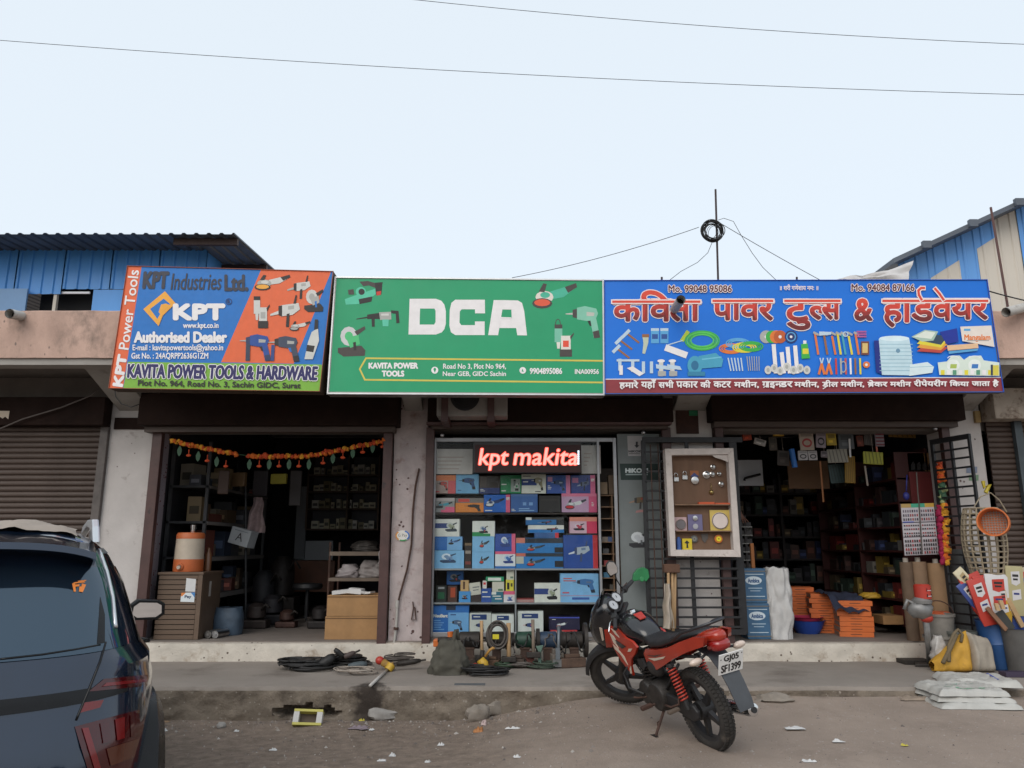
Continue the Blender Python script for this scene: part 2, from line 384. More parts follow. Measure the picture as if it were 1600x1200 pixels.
# grit and pebbles on the dirt: too many to count
mb = MB(); rnd = random.Random(3)
gm = [M('grit_%d' % i, c, .95) for i, c in enumerate([(.2, .17, .15), (.3, .27, .24), (.12, .10, .09), (.38, .35, .32)])]
for i in range(6500):
    x = rnd.uniform(-4.6, 6.5); y = rnd.uniform(4.2, 7.74)
    if rnd.random() < .45 and x < .6: y = 7.74-abs(rnd.gauss(0, .35))
    if x > .8 and rnd.random() < .72: continue
    r = rnd.uniform(.003, .011)*(1+1.4*(rnd.random() < .07)); mb.use(gm[rnd.choice((0, 0, 0, 1, 2, 2, 3))])
    z = gh(x, y); a = rnd.random()*6; vs = []
    for k in range(4): vs.append((x+r*math.cos(a+k*1.57)*rnd.uniform(.7, 1.3), y+r*math.sin(a+k*1.57), z-.003))
    vs.append((x, y, z+r*rnd.uniform(.5, .9)))
    mb.add(vs, [(0, 1, 4), (1, 2, 4), (2, 3, 4), (3, 0, 4)])
o = mb.build('road_grit', None, fix=False); o['kind'] = 'stuff'; o['label'] = 'loose grit and small pebbles scattered over the dirt road'; o['category'] = 'grit'
# ---- apron with broken kerb
xa, xb = -13, 13
def kerb(u, v):                                            # v: 0 bottom of the face .. top edge .. back to plinth
    x = lerp(-6.6, 8.2, u)
    zt = AP+.008*nz(x*1.5, 2)
    gap = max(0, 1-abs(x+1.98)/.36)                        # washed-out hollow under the slab
    cr = .030*nz(x*3, v*4)+.022*nz(x*8, v*9, 5)+.012*nz(x*21, v*22, 2)
    if v < .5:
        t = v/.5; z = lerp(-.35, zt-.012, t); hol = min(1, gap*3)*(1 if abs(z+.065+.05*nz(x*5, 1)+.035*nz(x*17, 4)) < .06*min(1, gap*2)*(.8+.6*nz(x*9, 7)) else 0)*.16
        return Vector((x, YK+cr*(1 if z < zt-.04 else .6)+hol, z))
    t = (v-.5)/.5; t = t**1.6
    return Vector((x, lerp(YK+.012+cr*.5, YP+.1, t), zt+(.004*nz(x*2, t*5) if t > .02 else -.002)))
mb = MB().use(concrete).grid(kerb, 420, 40)
kface = M('crumbling_kerb_cement', (.19, .155, .12), .97, var=.28, scale=4, bump=.02, bscale=22, stain=(.10, .078, .06), sscale=3.5, samt=.5, spots=((.30, .26, .22), 20, .36))
mb.use(kface)
for i, f in enumerate(mb.f):
    if all(mb.v[k].z < AP-.012+.012*nz(mb.v[k].x*4, 3) for k in f): mb.mi[i] = mb.m
mb.use(concrete)
mb.box(xa, -6.6, YK, YP+.1, -.3, AP); mb.box(8.2, xb, YK, YP+.1, -.3, AP)
ap = struct(mb.build('pavement', None, smooth=40, fix=False)); ap['label'] = 'raised concrete pavement with a broken kerb'
# oil stain with its own shape, soaked into the kerb
def soak(t, gm_, center, radii, old, colr=(.045, .034, .027)):
    mp = t.nodes.new('ShaderNodeMapping'); mp.vector_type = 'POINT'
    mp.inputs['Location'].default_value = [-c/r for c, r in zip(center, radii)]; mp.inputs['Scale'].default_value = [1/r for r in radii]
    t.links.new(gm_.outputs['Position'], mp.inputs[0])
    ln = t.nodes.new('ShaderNodeVectorMath'); ln.operation = 'LENGTH'; t.links.new(mp.outputs[0], ln.inputs[0])
    n = t.nodes.new('ShaderNodeTexNoise'); n.inputs['Scale'].default_value = 11; n.inputs['Detail'].default_value = 8; t.links.new(gm_.outputs['Position'], n.inputs[0])
    a = t.nodes.new('ShaderNodeMath'); a.operation = 'MULTIPLY_ADD'; a.inputs[1].default_value = 2.2; a.inputs[2].default_value = -1.1; t.links.new(n.outputs[0], a.inputs[0])
    s2 = t.nodes.new('ShaderNodeMath'); s2.operation = 'ADD'; t.links.new(ln.outputs['Value'], s2.inputs[0]); t.links.new(a.outputs[0], s2.inputs[1])
    r = t.nodes.new('ShaderNodeMapRange'); r.inputs[1].default_value = 1.25; r.inputs[2].default_value = .55; t.links.new(s2.outputs[0], r.inputs[0])
    x = t.nodes.new('ShaderNodeMix'); x.data_type = 'RGBA'; t.links.new(r.outputs[0], x.inputs[0]); t.links.new(old, x.inputs[6]); x.inputs[7].default_value = (*colr, 1); return x.outputs[2]
for m_ in (concrete, kface):
    t = m_.node_tree; b = t.nodes['Principled BSDF']; src = b.inputs['Base Color'].links[0].from_socket; gm_ = t.nodes.new('ShaderNodeNewGeometry')
    c1 = soak(t, gm_, (X(576, 1090, YK), YK, .0), (.15, .25, .30), src); c2 = soak(t, gm_, (X(578, 1080, YK), YK+.08, AP), (.14, .14, .1), c1)
    t.links.new(c2, b.inputs['Base Color'])
# ---- the building
bld = thing('shop_building', 'single-storey row of shops with pink parapet, canopy and white plastered pillars', 'building', (0, YF, AP))
XA0, XA1 = X(165, 700), X(238, 700); XB0, XB1 = X(611, 850), X(665, 850); XC0, XC1 = X(1046), X(1122); XD0, XD1 = X(1497), X(1556)
WALLT = SOF+.02
def pier(x0, x1, z0=AP-.05, z1=None, mt=None):
    def ringf(z, i):
        j = .006*nz(z*3, i*7); return [Vector((x0+j, YF+.004*nz(z*5, i), z)), Vector((x1+.006*nz(z*3, i+3), YF+.004*nz(z*4, i+9), z)), Vector((x1, YF+.42, z)), Vector((x0, YF+.42, z))]
    n = 24; MB().loft([ringf(lerp(z0, z1 or WALLT, i/n), i) for i in range(n+1)]).build('pillar', mt or plaster, bld)
pier(XA0, XA1); pier(XB0, XB1, mt=plaster2); pier(XC0, XC1); pier(XD0, XD1)
pier(X(-330), X(-270)); pier(X(1870), X(1930))
LZ = P(430, 672, YF).z
for a, b_ in ((X(-270), XA0), (XA1, XB0), (XB1, XC0), (XC1, XD0), (XD1, X(1870))):
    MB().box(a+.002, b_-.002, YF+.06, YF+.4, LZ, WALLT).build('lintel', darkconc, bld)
# plinth with worn whitewash, floor edge
def pl(u, v):
    x = lerp(-8, 9, u)
    if v < .6:
        z = lerp(AP-.06, FL-.015+.012*nz(x*2, 1), v/.6); return Vector((x, YP+.012*nz(x*5, z*9)+.03*max(0, (v/.6-.85))*2, z))
    return Vector((x, lerp(YP+.02, YF+.5, (v-.6)/.4), FL-.004+.004*nz(x*6, v*9)))
plm = M('worn_whitewash', (.58, .53, .46), .9, var=.16, scale=4, bump=.008, bscale=30, stain=(.33, .25, .18), sscale=5, samt=.42, spots=((.12, .09, .07), 14, .40))
mb = MB().grid(pl, 260, 12); mb.build('plinth', plm, bld, smooth=50, fix=False)
mb = MB().box(-8, 9, YF-.04, 15, FL-.3, FL+.002); mb.build('shop_floor', innerfl, bld)
# party walls, back, ceiling
CEI = WALLT-.02
for x in (X(-300), (XA0+XA1)/2, (XB0+XB1)/2, (XC0+XC1)/2, (XD0+XD1)/2, X(1900)):
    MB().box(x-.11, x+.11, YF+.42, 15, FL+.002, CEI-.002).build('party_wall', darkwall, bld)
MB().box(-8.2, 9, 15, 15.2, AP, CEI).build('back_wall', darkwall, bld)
MB().box(XA1, XA1+.02, YF+.015, YF+.42, FL+.003, LZ).build('door_reveal', plaster_in, bld)
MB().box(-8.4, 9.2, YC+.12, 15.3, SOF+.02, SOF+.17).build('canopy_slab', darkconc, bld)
def fas(u, v):
    x = lerp(-8.6, 9.4, u); pr = [(YC+.10, SOF+.015), (YC+.01, SOF-.002), (YC, SOF), (YC, PTOP-.01), (YC+.012, PTOP), (YC+.12, PTOP), (YC+.12, SOF+.1)]
    i = min(len(pr)-2, int(v*(len(pr)-1)+1e-6)); k = v*(len(pr)-1)-i
    y, z = lerp(pr[i][0], pr[i+1][0], k), lerp(pr[i][1], pr[i+1][1], k)
    return Vector((x, y+.006*nz(x*3, z*3), z+.008*nz(x*4, 1)))
MB().grid(fas, 120, 12).build('parapet', pink, bld, smooth=30, fix=False)
# edge beam under the fascia and cantilever brackets on each pillar
MB().box(-8.5, 9.3, YC+.03, YC+.22, SOF-.075, SOF+.008).build('edge_beam', greyconc, bld)
def bracket(x0, x1):
    z0 = P(200, 640, YF).z-.02; pr = [(YF+.01, z0), (YF+.01, z0+.32), (YC+.50, SOF+.01), (YC+.10, SOF+.01), (YC+.10, SOF-.07), (YC+.25, SOF-.085)]
    MB().prism([(x0, y, z) for y, z in pr], (x1-x0, 0, 0)).build('bracket', greyconc, bld, bevel=.008)
for a, b_ in ((XA0, XA1), (XB0, XB1), (XC0, XC1), (XD0, XD1), (X(1870), X(1930)), (X(-330), X(-270))): bracket(a+.12, b_-.07)
pipe = M('grey_pvc_pipe', (.42, .40, .37), .55, var=.15, scale=6, stain=(.2, .17, .15), sscale=6, samt=.3)
pin = M('pipe_dark_inside', (.02, .02, .02), .9)
def drain(px, py, ex, ey, Y0, Y1, r):
    a = P(px, py, Y1); b_ = P(ex, ey, Y0); mb = MB().use(pipe).tube([b_, a], r, 14, caps=False); d = (b_-a).normalized()
    mb.use(pipe).tube([a+d*.12, a], r*.86, 14, caps=False).use(pin).cyl(a+d*.12, a+d*.13, r*.86, n=14)
    return mb.build('drain_pipe', None, bld, smooth=40)
drain(15, 490, 42, 496, YC+.1, YC-.22, .055)
drain(1064, 468, 1047, 494, YC+.1, YC-.62, .05)
drain(1572, 488, 1640, 470, YC+.1, YC-.2, .055)
# recess with a meter board at the top of the third pillar
mb = MB().box(X(1056, 660), X(1091, 660), YF-.012, YF-.006, P(0, 678, YF).z, P(0, 640, YF).z)
mb.build('wall_recess', M('dark_recess_board', (.05, .022, .016), .8, var=.3, scale=9), bld)
MB().box(X(1076, 645), X(1089, 645), YF-.03, YF-.013, P(0, 650, YF).z, P(0, 642, YF).z).build('green_fitting', ink(30, 120, 80), bld)
# strip of bare brown wall paint by the first shutter box
MB().box(X(180, 660), X(228, 660), YF-.02, YF-.006, P(0, 671, YF).z, P(0, 653, YF).z).build('steel_plate', brownsteel, bld)
# rust-coloured conduit, bracket and hook on the second pillar
mb = MB().use(rust).tube([P(*p, YF-.03) for p in ((655, 732), (649, 760), (645, 800), (643, 850), (636, 890), (626, 925), (621, 945))], .012, 8)
mb.use(pipe).tube([P(*p, YF-.03) for p in ((621, 945), (619, 980), (616, 1003), (613, 1028))], .016, 8).cyl(P(621, 938, YF-.03), P(620, 950, YF-.03), .024)
mb.use(rust).cyl(P(619, 980, YF-.03), P(618.5, 984, YF-.03), .03)
mb.build('conduit', None, bld, smooth=50)
MB().tube([P(*p, YF-.02) for p in ((645, 940), (646, 950), (643, 968), (650, 968), (648, 948))], .008, 6).build('hook', rust, bld)
# round payment sticker on the second pillar
pr = Print(YF-.012); pr.ell(629, 837, 11, 8.5, ink(225, 222, 215)); pr.ann(629, 837, 11, 8.5, 2, ink(60, 120, 200), a0=-1.2, a1=.8); pr.ann(629, 837, 11, 8.5, 2, ink(220, 150, 60), a0=2.2, a1=4); pr.ann(629, 837, 11, 8.5, 2, ink(70, 150, 90), a0=.9, a1=2)
pr.text('G Pay', 622, 834, 636, 840, ink(90, 90, 90)); pr.build('sticker', bld)
# ---- roller shutters
def shutter_box(name, label, x0, x1, ya, yb, mat=brownsteel, dy=.28, sub=True, end=True):
    z1, z0 = P(0, ya, YF-dy).z, P(0, yb, YF-dy).z
    th = thing(name, label, 'shutter', ((x0+x1)/2, YF-dy/2, z0))
    MB().box(x0, x1, YF-dy, YF-.008, z0, z1).build('hood', mat, th, bevel=.01)
    if sub: MB().box(x0+.05, x1-.05, YF-dy+.1, YF-.02, z0-.07, z0-.004).build('rolled_curtain', slatm, th)
    return th, z0, z1
def guide(th, px0, py0, px1, py1, wd, top, bot, mat=redsteel, d=.09):
    a, b_ = X(px0, py0), X(px1, py1); x = (a+b_)/2
    MB().box(x-wd/2, x+wd/2, YF-d, YF-.003, bot, top).build('guide_rail', mat, th, bevel=.006)
th, z0, z1 = shutter_box('roller_shutter', 'rolled-up brown shutter over the open shop with the marigold string', X(216, 640, YF-.28), X(622, 640, YF-.28), 614, 664)
guide(th, 246, 690, 226, 980, .12, z0, FL-.03); guide(th, 606, 690, 600, 980, .11, z0, FL-.03)
bt = lambda th, px, py: MB().ball(P(px, py, YF-.10), .028, 10, 6).build('lock_knob', steel, th, smooth=True)
bt(th, 590, 671)
th, z0, z1 = shutter_box('roller_shutter', 'rolled-up brown shutter above the glass display window', X(668, 640, YF-.28), X(1052, 640, YF-.28), 622, 659)
MB().box(X(666, 662, YF-.3), X(1050, 662, YF-.3), YF-.30, YF-.16, z0-.035, z0-.003).build('bottom_rail', redsteel, th, bevel=.005)
guide(th, 675, 690, 665, 980, .10, z0-.04, FL-.05); guide(th, 1040, 700, 1052, 980, .11, z0-.04, FL-.03)
bt(th, 691, 680); bt(th, 1005, 676)
th, z0, z1 = shutter_box('roller_shutter', 'rolled-up brown shutter over the open shop with hanging packets', X(1112, 640, YF-.28), X(1508, 640, YF-.28), 612, 656)
guide(th, 1124, 700, 1136, 980, .10, z0, FL-.03); guide(th, 1482, 700, 1500, 980, .10, z0, FL-.03)
bt(th, 1461, 670)
def slats(th, x0, x1, ztop):
    L_ = x1-x0; p = .068; prof = [(0, 0), (-.012, .012), (-.017, .032), (-.010, .052), (0, .0655)]
    mb = MB(); vs = []
    for x in (x0, x1):
        for y, z in prof: vs.append((x, YF-.03+y, FL+z))
        for y, z in prof[::-1]: vs.append((x, YF-.024+y*.8, FL+z))
    n = 10; mb.add(vs, [list(range(n))[::-1], list(range(n, 2*n))]+[(i, (i+1) % n, n+(i+1) % n, n+i) for i in range(n)])
    MB().box(x0+.002, x1-.002, YF-.018, YF-.008, FL, ztop).build('backing_sheet', brownsteel, th)
    o = mb.build('slat', slatm, th, smooth=60); k = 1
    while FL+(k+1)*p < ztop+.05: copy_part(o, th, (0, random.uniform(-.002, .002), k*p)); k += 1
th, z0, z1 = shutter_box('roller_shutter', 'closed brown roller shutter beside the white pillar and parked car', X(-270), X(163, 640, YF-.2), 620, 664, dy=.2, sub=False)
pr = Print(YF-.206); pr.poly([(-8, 642), (15, 642), (13, 655), (8, 651), (4, 654), (-2, 650), (-8, 652)], ink(200, 185, 165)); pr.build('torn_paper', th); slats(th, X(-268), X(150, 850), z0); guide(th, 163, 690, 152, 820, .10, z0, FL-.03, mat=M('dull_grey_steel', (.10, .085, .078), .6, var=.3, scale=7), d=.06)
cream = M('rusty_cream_paint', (.34, .29, .24), .85, var=.2, scale=5, stain=(.10, .055, .035), sscale=9, samt=.5)
th, z0, z1 = shutter_box('roller_shutter', 'closed brown shutter with a rust-speckled cream hood', X(1553, 630, YF-.3), X(1868), 606, 654, mat=cream, dy=.3, sub=False)
slats(th, X(1562), X(1866), z0); MB().box(X(1580, 700), X(1592, 700), YF-.12, YF-.05, FL, z0).build('guide_rail', M('blue_grey_steel', (.05, .065, .075), .5, var=.2), th, bevel=.004)
# ---- corrugated sheds behind
bluesheet = M('blue_corrugated_sheet', (.080, .31, .74), .45, var=.14, scale=.6, stain=(.06, .22, .55), sscale=1.3, samt=.3, stretch=(1, 1, .25))
paleblue = M('pale_blue_sheet', (.16, .30, .52), .5, var=.12, scale=.8)
blue2 = M('light_blue_sheet', (.12, .33, .72), .5, var=.1, scale=.7, stain=(.07, .2, .5), sscale=2, samt=.25, stretch=(1, 1, .2))
creamsheet = M('cream_sheet', (.58, .53, .46), .6, var=.08, scale=.8, stain=(.42, .36, .30), sscale=2, samt=.25, stretch=(1, 1, .2))
roofgrey = M('grey_roof_sheet', (.11, .125, .15), .55, .3, var=.15, scale=1)
purlin = M('brown_purlin', (.05, .028, .024), .7)
sh = thing('shed', 'blue corrugated metal shed with grey overhanging roof behind the shops', 'shed', (-11, 20, 0))
YB = 17.0
def ribsheet(mb, x0, x1, z0, z1, Y, pitch=.28, d=.035):
    x = x0; pts = []
    while x < x1-.001:
        for dx, dy in ((0, 0), (.42, 0), (.5, -d), (.62, -d), (.70, 0)): pts.append((min(x+dx*pitch, x1), Y+dy))
        x += pitch
    pts.append((x1, Y)); n = len(pts)
    z1f = z1 if callable(z1) else (lambda x: z1)
    mb.add([(a, b, z0) for a, b in pts]+[(a, b, z1f(a)) for a, b in pts], [(i, i+1, n+i+1, n+i) for i in range(n-1)])
xw = X(318, 400, YB); zt = P(200, 372, YB).z; zm = P(0, 452, YB).z; zb = P(0, 520, YB).z
x = xw
while x > -19:                                             # one sheet at a time, each a hand wide overlap
    a = x-1.12; mb = MB(); ribsheet(mb, a, x+.10, zm-(.12 if random.random() < .4 else 0), zt, YB+random.uniform(-.006, .006)); mb.build('wall_sheet', bluesheet, sh); x = a
mb = MB()
ribs = []; yy = YB
mb.add([(xw, YB, zb), (xw, YB+9, zb), (xw, YB+9, zt), (xw, YB, zt)], [(0, 1, 2, 3)]); mb.build('side_wall', bluesheet, sh)
MB().box(-19, X(48, 465, YB), YB-.15, YB-.1, zb, P(0, 452, YB-.1).z).build('low_wall', paleblue, sh)
MB().box(X(146, 465, YB), xw-.01, YB-.03, YB-.02, zb, zm-.02).build('low_wall', bluesheet, sh)
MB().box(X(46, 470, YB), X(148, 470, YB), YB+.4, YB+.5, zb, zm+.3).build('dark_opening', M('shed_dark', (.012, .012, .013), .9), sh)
MB().box(X(57, 458, YB), X(139, 458, YB), YB+.02, YB+.06, zm-.1, zm-.05).build('tube_light', M('white_tube', (.8, .8, .85), .4), sh)
MB().box(X(82, 470, YB), X(87, 470, YB), YB+.02, YB+.1, zb, zm).build('post', creamsheet, sh)
zr = P(200, 366, YB-1.2).z; xr = X(366, 366, YB-1.2)
mb = MB(); pts = []; x = -19.0
while x < xr:
    for dx, dz in ((0, 0), (.12, 0), (.14, .035), (.18, .035), (.20, 0)): pts.append((min(x+dx*1.4, xr), dz))
    x += .28
n = len(pts); mb.add([(a, YB-1.2, zr+b) for a, b in pts]+[(a, YB+9, zr+.8+b) for a, b in pts], [(i, i+1, n+i+1, n+i) for i in range(n-1)])
mb.build('roof_sheet', roofgrey, sh)
for yy in (YB-.95, YB+1.1, YB+3.2): MB().box(xw-.3, xr-.02, yy, yy+.10, zr-.16+(yy-YB+1.2)*.078, zr-.01+(yy-YB+1.2)*.078).build('purlin', purlin, sh)
s2 = thing('shed', 'blue and cream striped shed with a steep roof edge beyond the shops', 'shed', (13, 16, 0))
YG = 15.0
A0, A1 = P(1405, 412, YG), P(1600, 322, YG); sl_ = (A1.z-A0.z)/(A1.x-A0.x); rake = lambda x: A0.z+(x-A0.x)*sl_
B0, B1 = P(1455, 434, YG), P(1553, 372, YG); sl2 = (B1.z-B0.z)/(B1.x-B0.x); diag = lambda x: B0.z+(x-B0.x)*sl2
cuts = [X(1405, 430, YG), X(1453, 430, YG), X(1500, 430, YG), X(1531, 430, YG), X(1601, 430, YG), X(1640, 430, YG), X(1720, 430, YG)]
zl = P(0, 520, YG).z
for i, (a, b_) in enumerate(zip(cuts, cuts[1:])):
    c = i in (1, 3, 5)
    if i in (1, 3): 
        e = b_ if i == 1 else X(1553, 372, YG)
        mb = MB(); ribsheet(mb, a, e, zl, diag, YG-.02, .25, .02); mb.build('cream_wall_sheet', creamsheet, s2)
        mb = MB(); ribsheet(mb, a, e, zl, rake, YG, .25, .02); mb.build('blue_wall_sheet', blue2, s2)
        if i == 3: mb = MB(); ribsheet(mb, e, b_, zl, rake, YG, .25, .02); mb.build('cream_wall_sheet', creamsheet, s2)
    else: mb = MB(); ribsheet(mb, a, b_, zl, rake, YG, .25, .02); mb.build('cream_wall_sheet' if c else 'blue_wall_sheet', creamsheet if c else blue2, s2)
dx = cuts[-1]-cuts[0]
MB().prism([(cuts[0]-.35, YG-.5, rake(cuts[0]-.35)+.10), (cuts[-1], YG-.5, rake(cuts[-1])+.10), (cuts[-1], YG-.5, rake(cuts[-1])), (cuts[0]-.35, YG-.5, rake(cuts[0]-.35))], (0, 9, 0)).build('roof_sheet', roofgrey, s2)
for k in range(5):
    x = cuts[0]+.25+k*1.0; MB().box(x, x+.16, YG-.58, YG-.49, rake(x)+.02, rake(x)+.17).build('roof_clip', roofgrey, s2)
# pale plastic sheet slung from the shed
mb = MB(); tp = [P(1268, 436, 14.2), P(1330, 424, 14.2), P(1425, 408, 14.4), P(1418, 440, 14.2), P(1340, 446, 13.6), P(1270, 444, 13.8)]
c0 = P(1275, 437, 14.0)
def tarp(u, v):
    a = tp[0].lerp(tp[2], u); b2 = tp[5].lerp(tp[3], u); q = a.lerp(b2, v); q.z += -.12*math.sin(u*3.14)*(1-v)+.05*nz(u*6, v*4); q.y += .25*nz(u*4, v*3); return q
mb.grid(tarp, 20, 8); o = mb.build('plastic_sheet', M('milky_plastic', (.55, .53, .52), .6, var=.1, scale=3), smooth=True, fix=False)
tag(o, 'pale grey plastic sheet slung beside the striped shed', 'tarpaulin')
# trees across the street, behind the viewer: they only show as reflections in the car and the glass
mb = MB(); rt_ = random.Random(77); lf = [M('far_leaf_%d' % i, c, .8) for i, c in enumerate([(.035, .06, .022), (.05, .08, .03), (.025, .045, .018)])]; bk_ = M('far_bark', (.08, .06, .045), .9)
for k in range(15):
    x = -42+k*6+rt_.uniform(-1.5, 1.5); y = -24+rt_.uniform(-2.5, 2.5); h_ = rt_.uniform(4.5, 7.5); mb.use(bk_).cyl((x, y, -.2), (x+.2, y, h_*.55), .2, .12, n=7)
    for i in range(420):
        d = Vector((rt_.gauss(0, 1), rt_.gauss(0, 1), rt_.gauss(0, .75))); d = d.normalized()*rt_.uniform(.35, 1)*Vector((1, 1, 1)).length/1.732*(2.6+.5*nz(d.x+k, d.y, d.z)); c = Vector((x, y, h_*.68))+Vector((d.x, d.y, d.z*.8)); a = Vector((rt_.uniform(-1, 1), rt_.uniform(-1, 1), rt_.uniform(-1, 1)))*.32; b_ = Vector((rt_.uniform(-1, 1), rt_.uniform(-1, 1), rt_.uniform(-1, 1)))*.32
        mb.use(lf[i % 3]).poly([c-a, c+b_, c+a, c-b_])
o = mb.build('far_trees', None, fix=False); o['kind'] = 'stuff'; o['label'] = 'belt of leafy trees across the street opposite the shops'; o['category'] = 'trees'
# ---- rods and wires
irn = M('dark_rusty_rod', (.035, .02, .02), .7)
wire = M('black_wire', (.012, .012, .013), .6)
YR = YC+.45
rb = P(1122, 436, YR); rt = P(1118, 296, YR)
o = MB().tube([rb-Vector((0, 0, .9)), rb, rt], .013, 8).build('iron_rod', irn, smooth=True); tag(o, 'upright iron rod carrying a coil of black cable', 'rod')
mb = MB(); cc = P(1113, 362, YR-.04); rr = random.Random(5)
for k in range(14):
    q = cc+Vector((rr.uniform(-.012, .012), rr.uniform(-.03, .03), rr.uniform(-.015, .015))); R0 = .125+rr.uniform(-.02, .012)
    mb.ring(q, (rr.uniform(-.15, .15), 1, rr.uniform(-.15, .15)), R0, .0055, 26, 5, sx=rr.uniform(.9, 1.08))
for k in range(4): mb.ring(cc+Vector((.02*k-.03, 0, -.01*k)), (.35, 1, .2*k), .10, .0035, 24, 4, sx=.8)
tag(mb.build('cable_coil', wire, smooth=True), 'coil of black cable hung on the iron rod', 'cable')
def sag(a, b_, s, n=16): return [a.lerp(b_, i/n)-Vector((0, 0, s*4*(i/n)*(1-i/n))) for i in range(n+1)]
def cable(a, b_, s, r, label, name='cable', grp=None):
    tag(MB().tube(sag(a, b_, s), r, 5).build(name, wire, smooth=True), label, 'cable', grp)
cable(P(1092, 355, YR), P(800, 434, YR+.2), .05, .004, 'thin cable running from the cable coil towards the green sign')
tag(MB().tube([P(*p, YR) for p in ((1113, 378), (1106, 395), (1090, 410), (1064, 424), (1046, 438))], .0035, 5).build('cable', wire, smooth=True), 'thin cable dropping from the coil to the blue sign', 'cable')
tag(MB().tube([P(*p, YR) for p in ((1122, 344), (1131, 341), (1146, 346), (1157, 366), (1175, 395), (1192, 418), (1213, 438))], .0035, 5).build('cable', wire, smooth=True), 'looping cable arching over from the iron rod', 'cable')
cable(P(1126, 349, YR), P(1284, 439, YR), .01, .004, 'straight cable slanting from the iron rod across the blue sign top')
cable(P(-160, 50, 7.5), P(1800, 153, 7.5), .12, .0032, 'lower overhead wire crossing the open sky', 'overhead_wire')
cable(P(560, -10, 7.0), P(1800, 76, 7.0), .10, .0030, 'upper overhead wire crossing the open sky', 'overhead_wire')
o = MB().tube([P(1574, 476, YC+.3)-Vector((0, 0, .3)), P(1574, 476, YC+.3), P(1548, 324, YC+.3)], .014, 8).build('iron_rod', M('brown_rod', (.09, .04, .035), .7), smooth=True); tag(o, 'brown iron rod leaning above the pink parapet', 'rod')
cable(P(1542, 454, YS), P(1700, 486, YC), .03, .008, 'black cable leading away from the end of the blue sign')
tag(MB().tube([P(*p, YF-.25) for p in ((-60, 690), (0, 670), (35, 655), (95, 637), (125, 625), (142, 618), (155, 608))], .009, 6).build('cable', M('grey_wire', (.12, .10, .09), .7), smooth=True), 'grey cable drooping across the closed shutter hood', 'cable')
tag(MB().tube([P(*p, YC+.2) for p in ((179, 606), (181, 620), (190, 631), (205, 636), (217, 632))], .006, 6).build('cable', wire, smooth=True), 'black loop of cable below the orange and blue sign', 'cable')
# ================================================================== SIGN BOARDS
alubar = M('sign_aluminium', (.62, .62, .62), .35, .6, var=.08, scale=8)
def board(name, label, quad, Y, depth, framemat, backmat, fw=3.0):
    """quad: TL, TR, BR, BL photograph pixels on the plane Y"""
    q = [P(*p, Y) for p in quad]; c = sum(q, Vector())/4
    th = thing(name, label, 'sign', (c.x, Y, min(p.z for p in q)))
    MB().prism(q, (0, depth, 0)).build('box', backmat, th)
    m = Vector((c.x, Y, c.z)); mb = MB()
    for a, b_ in zip(q, q[1:]+q[:1]):
        t = fw*Y/FPX; mb2 = MB(); d = (b_-a).normalized(); nrm = Vector((-d.z, 0, d.x))
        if nrm.dot(m-a) < 0: nrm = -nrm
        mb2.prism([a-d*.004, b_+d*.004, b_-d*t+nrm*t, a+d*t+nrm*t], (0, -.014, 0)).build('frame_rail', framemat, th)
    return th
W_ = ink(236, 232, 232); DK = ink(38, 34, 34); TEAL = ink(95, 185, 150); GRY = ink(170, 170, 165); MET = ink(205, 205, 200); RED = ink(205, 60, 45)
# ---- orange, blue and green flex sign
Y1 = YS-.06; KQ = [(199.5, 415.5), (521, 424), (500, 612), (170, 607)]
s1 = board('shop_sign', 'crooked orange, blue and green printed sign above the shop with the water jug', KQ, Y1, .20, M('thin_orange_edge', (.30, .07, .03), .5), M('flex_back_brown', (.06, .035, .02), .8), fw=.8)
p = Print(Y1-.0015).zoom(0, 340, .33125)
OR = ink(226, 103, 58); BL = ink(18, 112, 192); GR = ink(122, 176, 58)
p.poly([(602, 228), (1572, 254), (1508, 818), (514, 803)], BL)
p.poly([(602, 228), (668, 231), (580, 806), (514, 803)], OR)
p.poly([(604, 680), (1519, 693), (1508, 818), (581, 806)], GR)
p.poly([(1232, 245), (1562, 254), (1385, 689), (1043, 682)], OR)
p.build('printed_panel', s1)
p = Print(Y1-.006).zoom(0, 340, .33125)
p.text('KPT', 0, 0, 0, 0, W_, bold=4, quad=((527, 620), (527, 648), (0, 0), (0, 0)) and ((534, 790), (560, 646), (596, 650), (576, 796)))
p.text('Power Tools', 0, 0, 0, 0, W_, bold=1, quad=((560, 618), (608, 246), (656, 250), (606, 624)))
p.text('KPT', 675, 258, 795, 332, ink(50, 52, 66), bold=5, shear=.15); p.text('Industries', 805, 264, 1045, 340, ink(50, 52, 66), bold=1, shear=.25); p.text('Ltd.', 1062, 272, 1168, 344, ink(50, 52, 66), bold=4)
YO = ink(238, 168, 60)
p.poly([(778, 347), (828, 404), (768, 462), (748, 512), (676, 432)], YO); p.poly([(772, 382), (803, 408), (757, 452), (742, 478), (708, 431)], BL)
p.poly([(760, 410), (782, 405), (800, 412), (756, 455), (748, 445)], YO)
p.text('KPT', 822, 412, 1056, 478, W_, bold=7); p.ann(1079, 396, 15, 15, 3, ink(30, 50, 100)); p.text('R', 1073, 389, 1085, 403, ink(30, 50, 100), bold=1)
p.text('www.kpt.co.in', 864, 496, 1030, 528, W_, bold=1); p.text('Authorised Dealer', 634, 540, 1068, 588, W_, bold=3.5)
p.text('E-mail : kavitapowertools@yahoo.in', 626, 598, 1052, 634, W_, bold=.8); p.text('Gst No. : 24AQRPP2636G1ZM', 620, 638, 982, 670, W_, bold=.8)
NV = ink(36, 32, 92)
p.text('KAVITA POWER TOOLS & HARDWARE', 604, 692, 1496, 762, W_, bold=7, quad=((606, 692), (1498, 704), (1492, 766), (602, 754)))
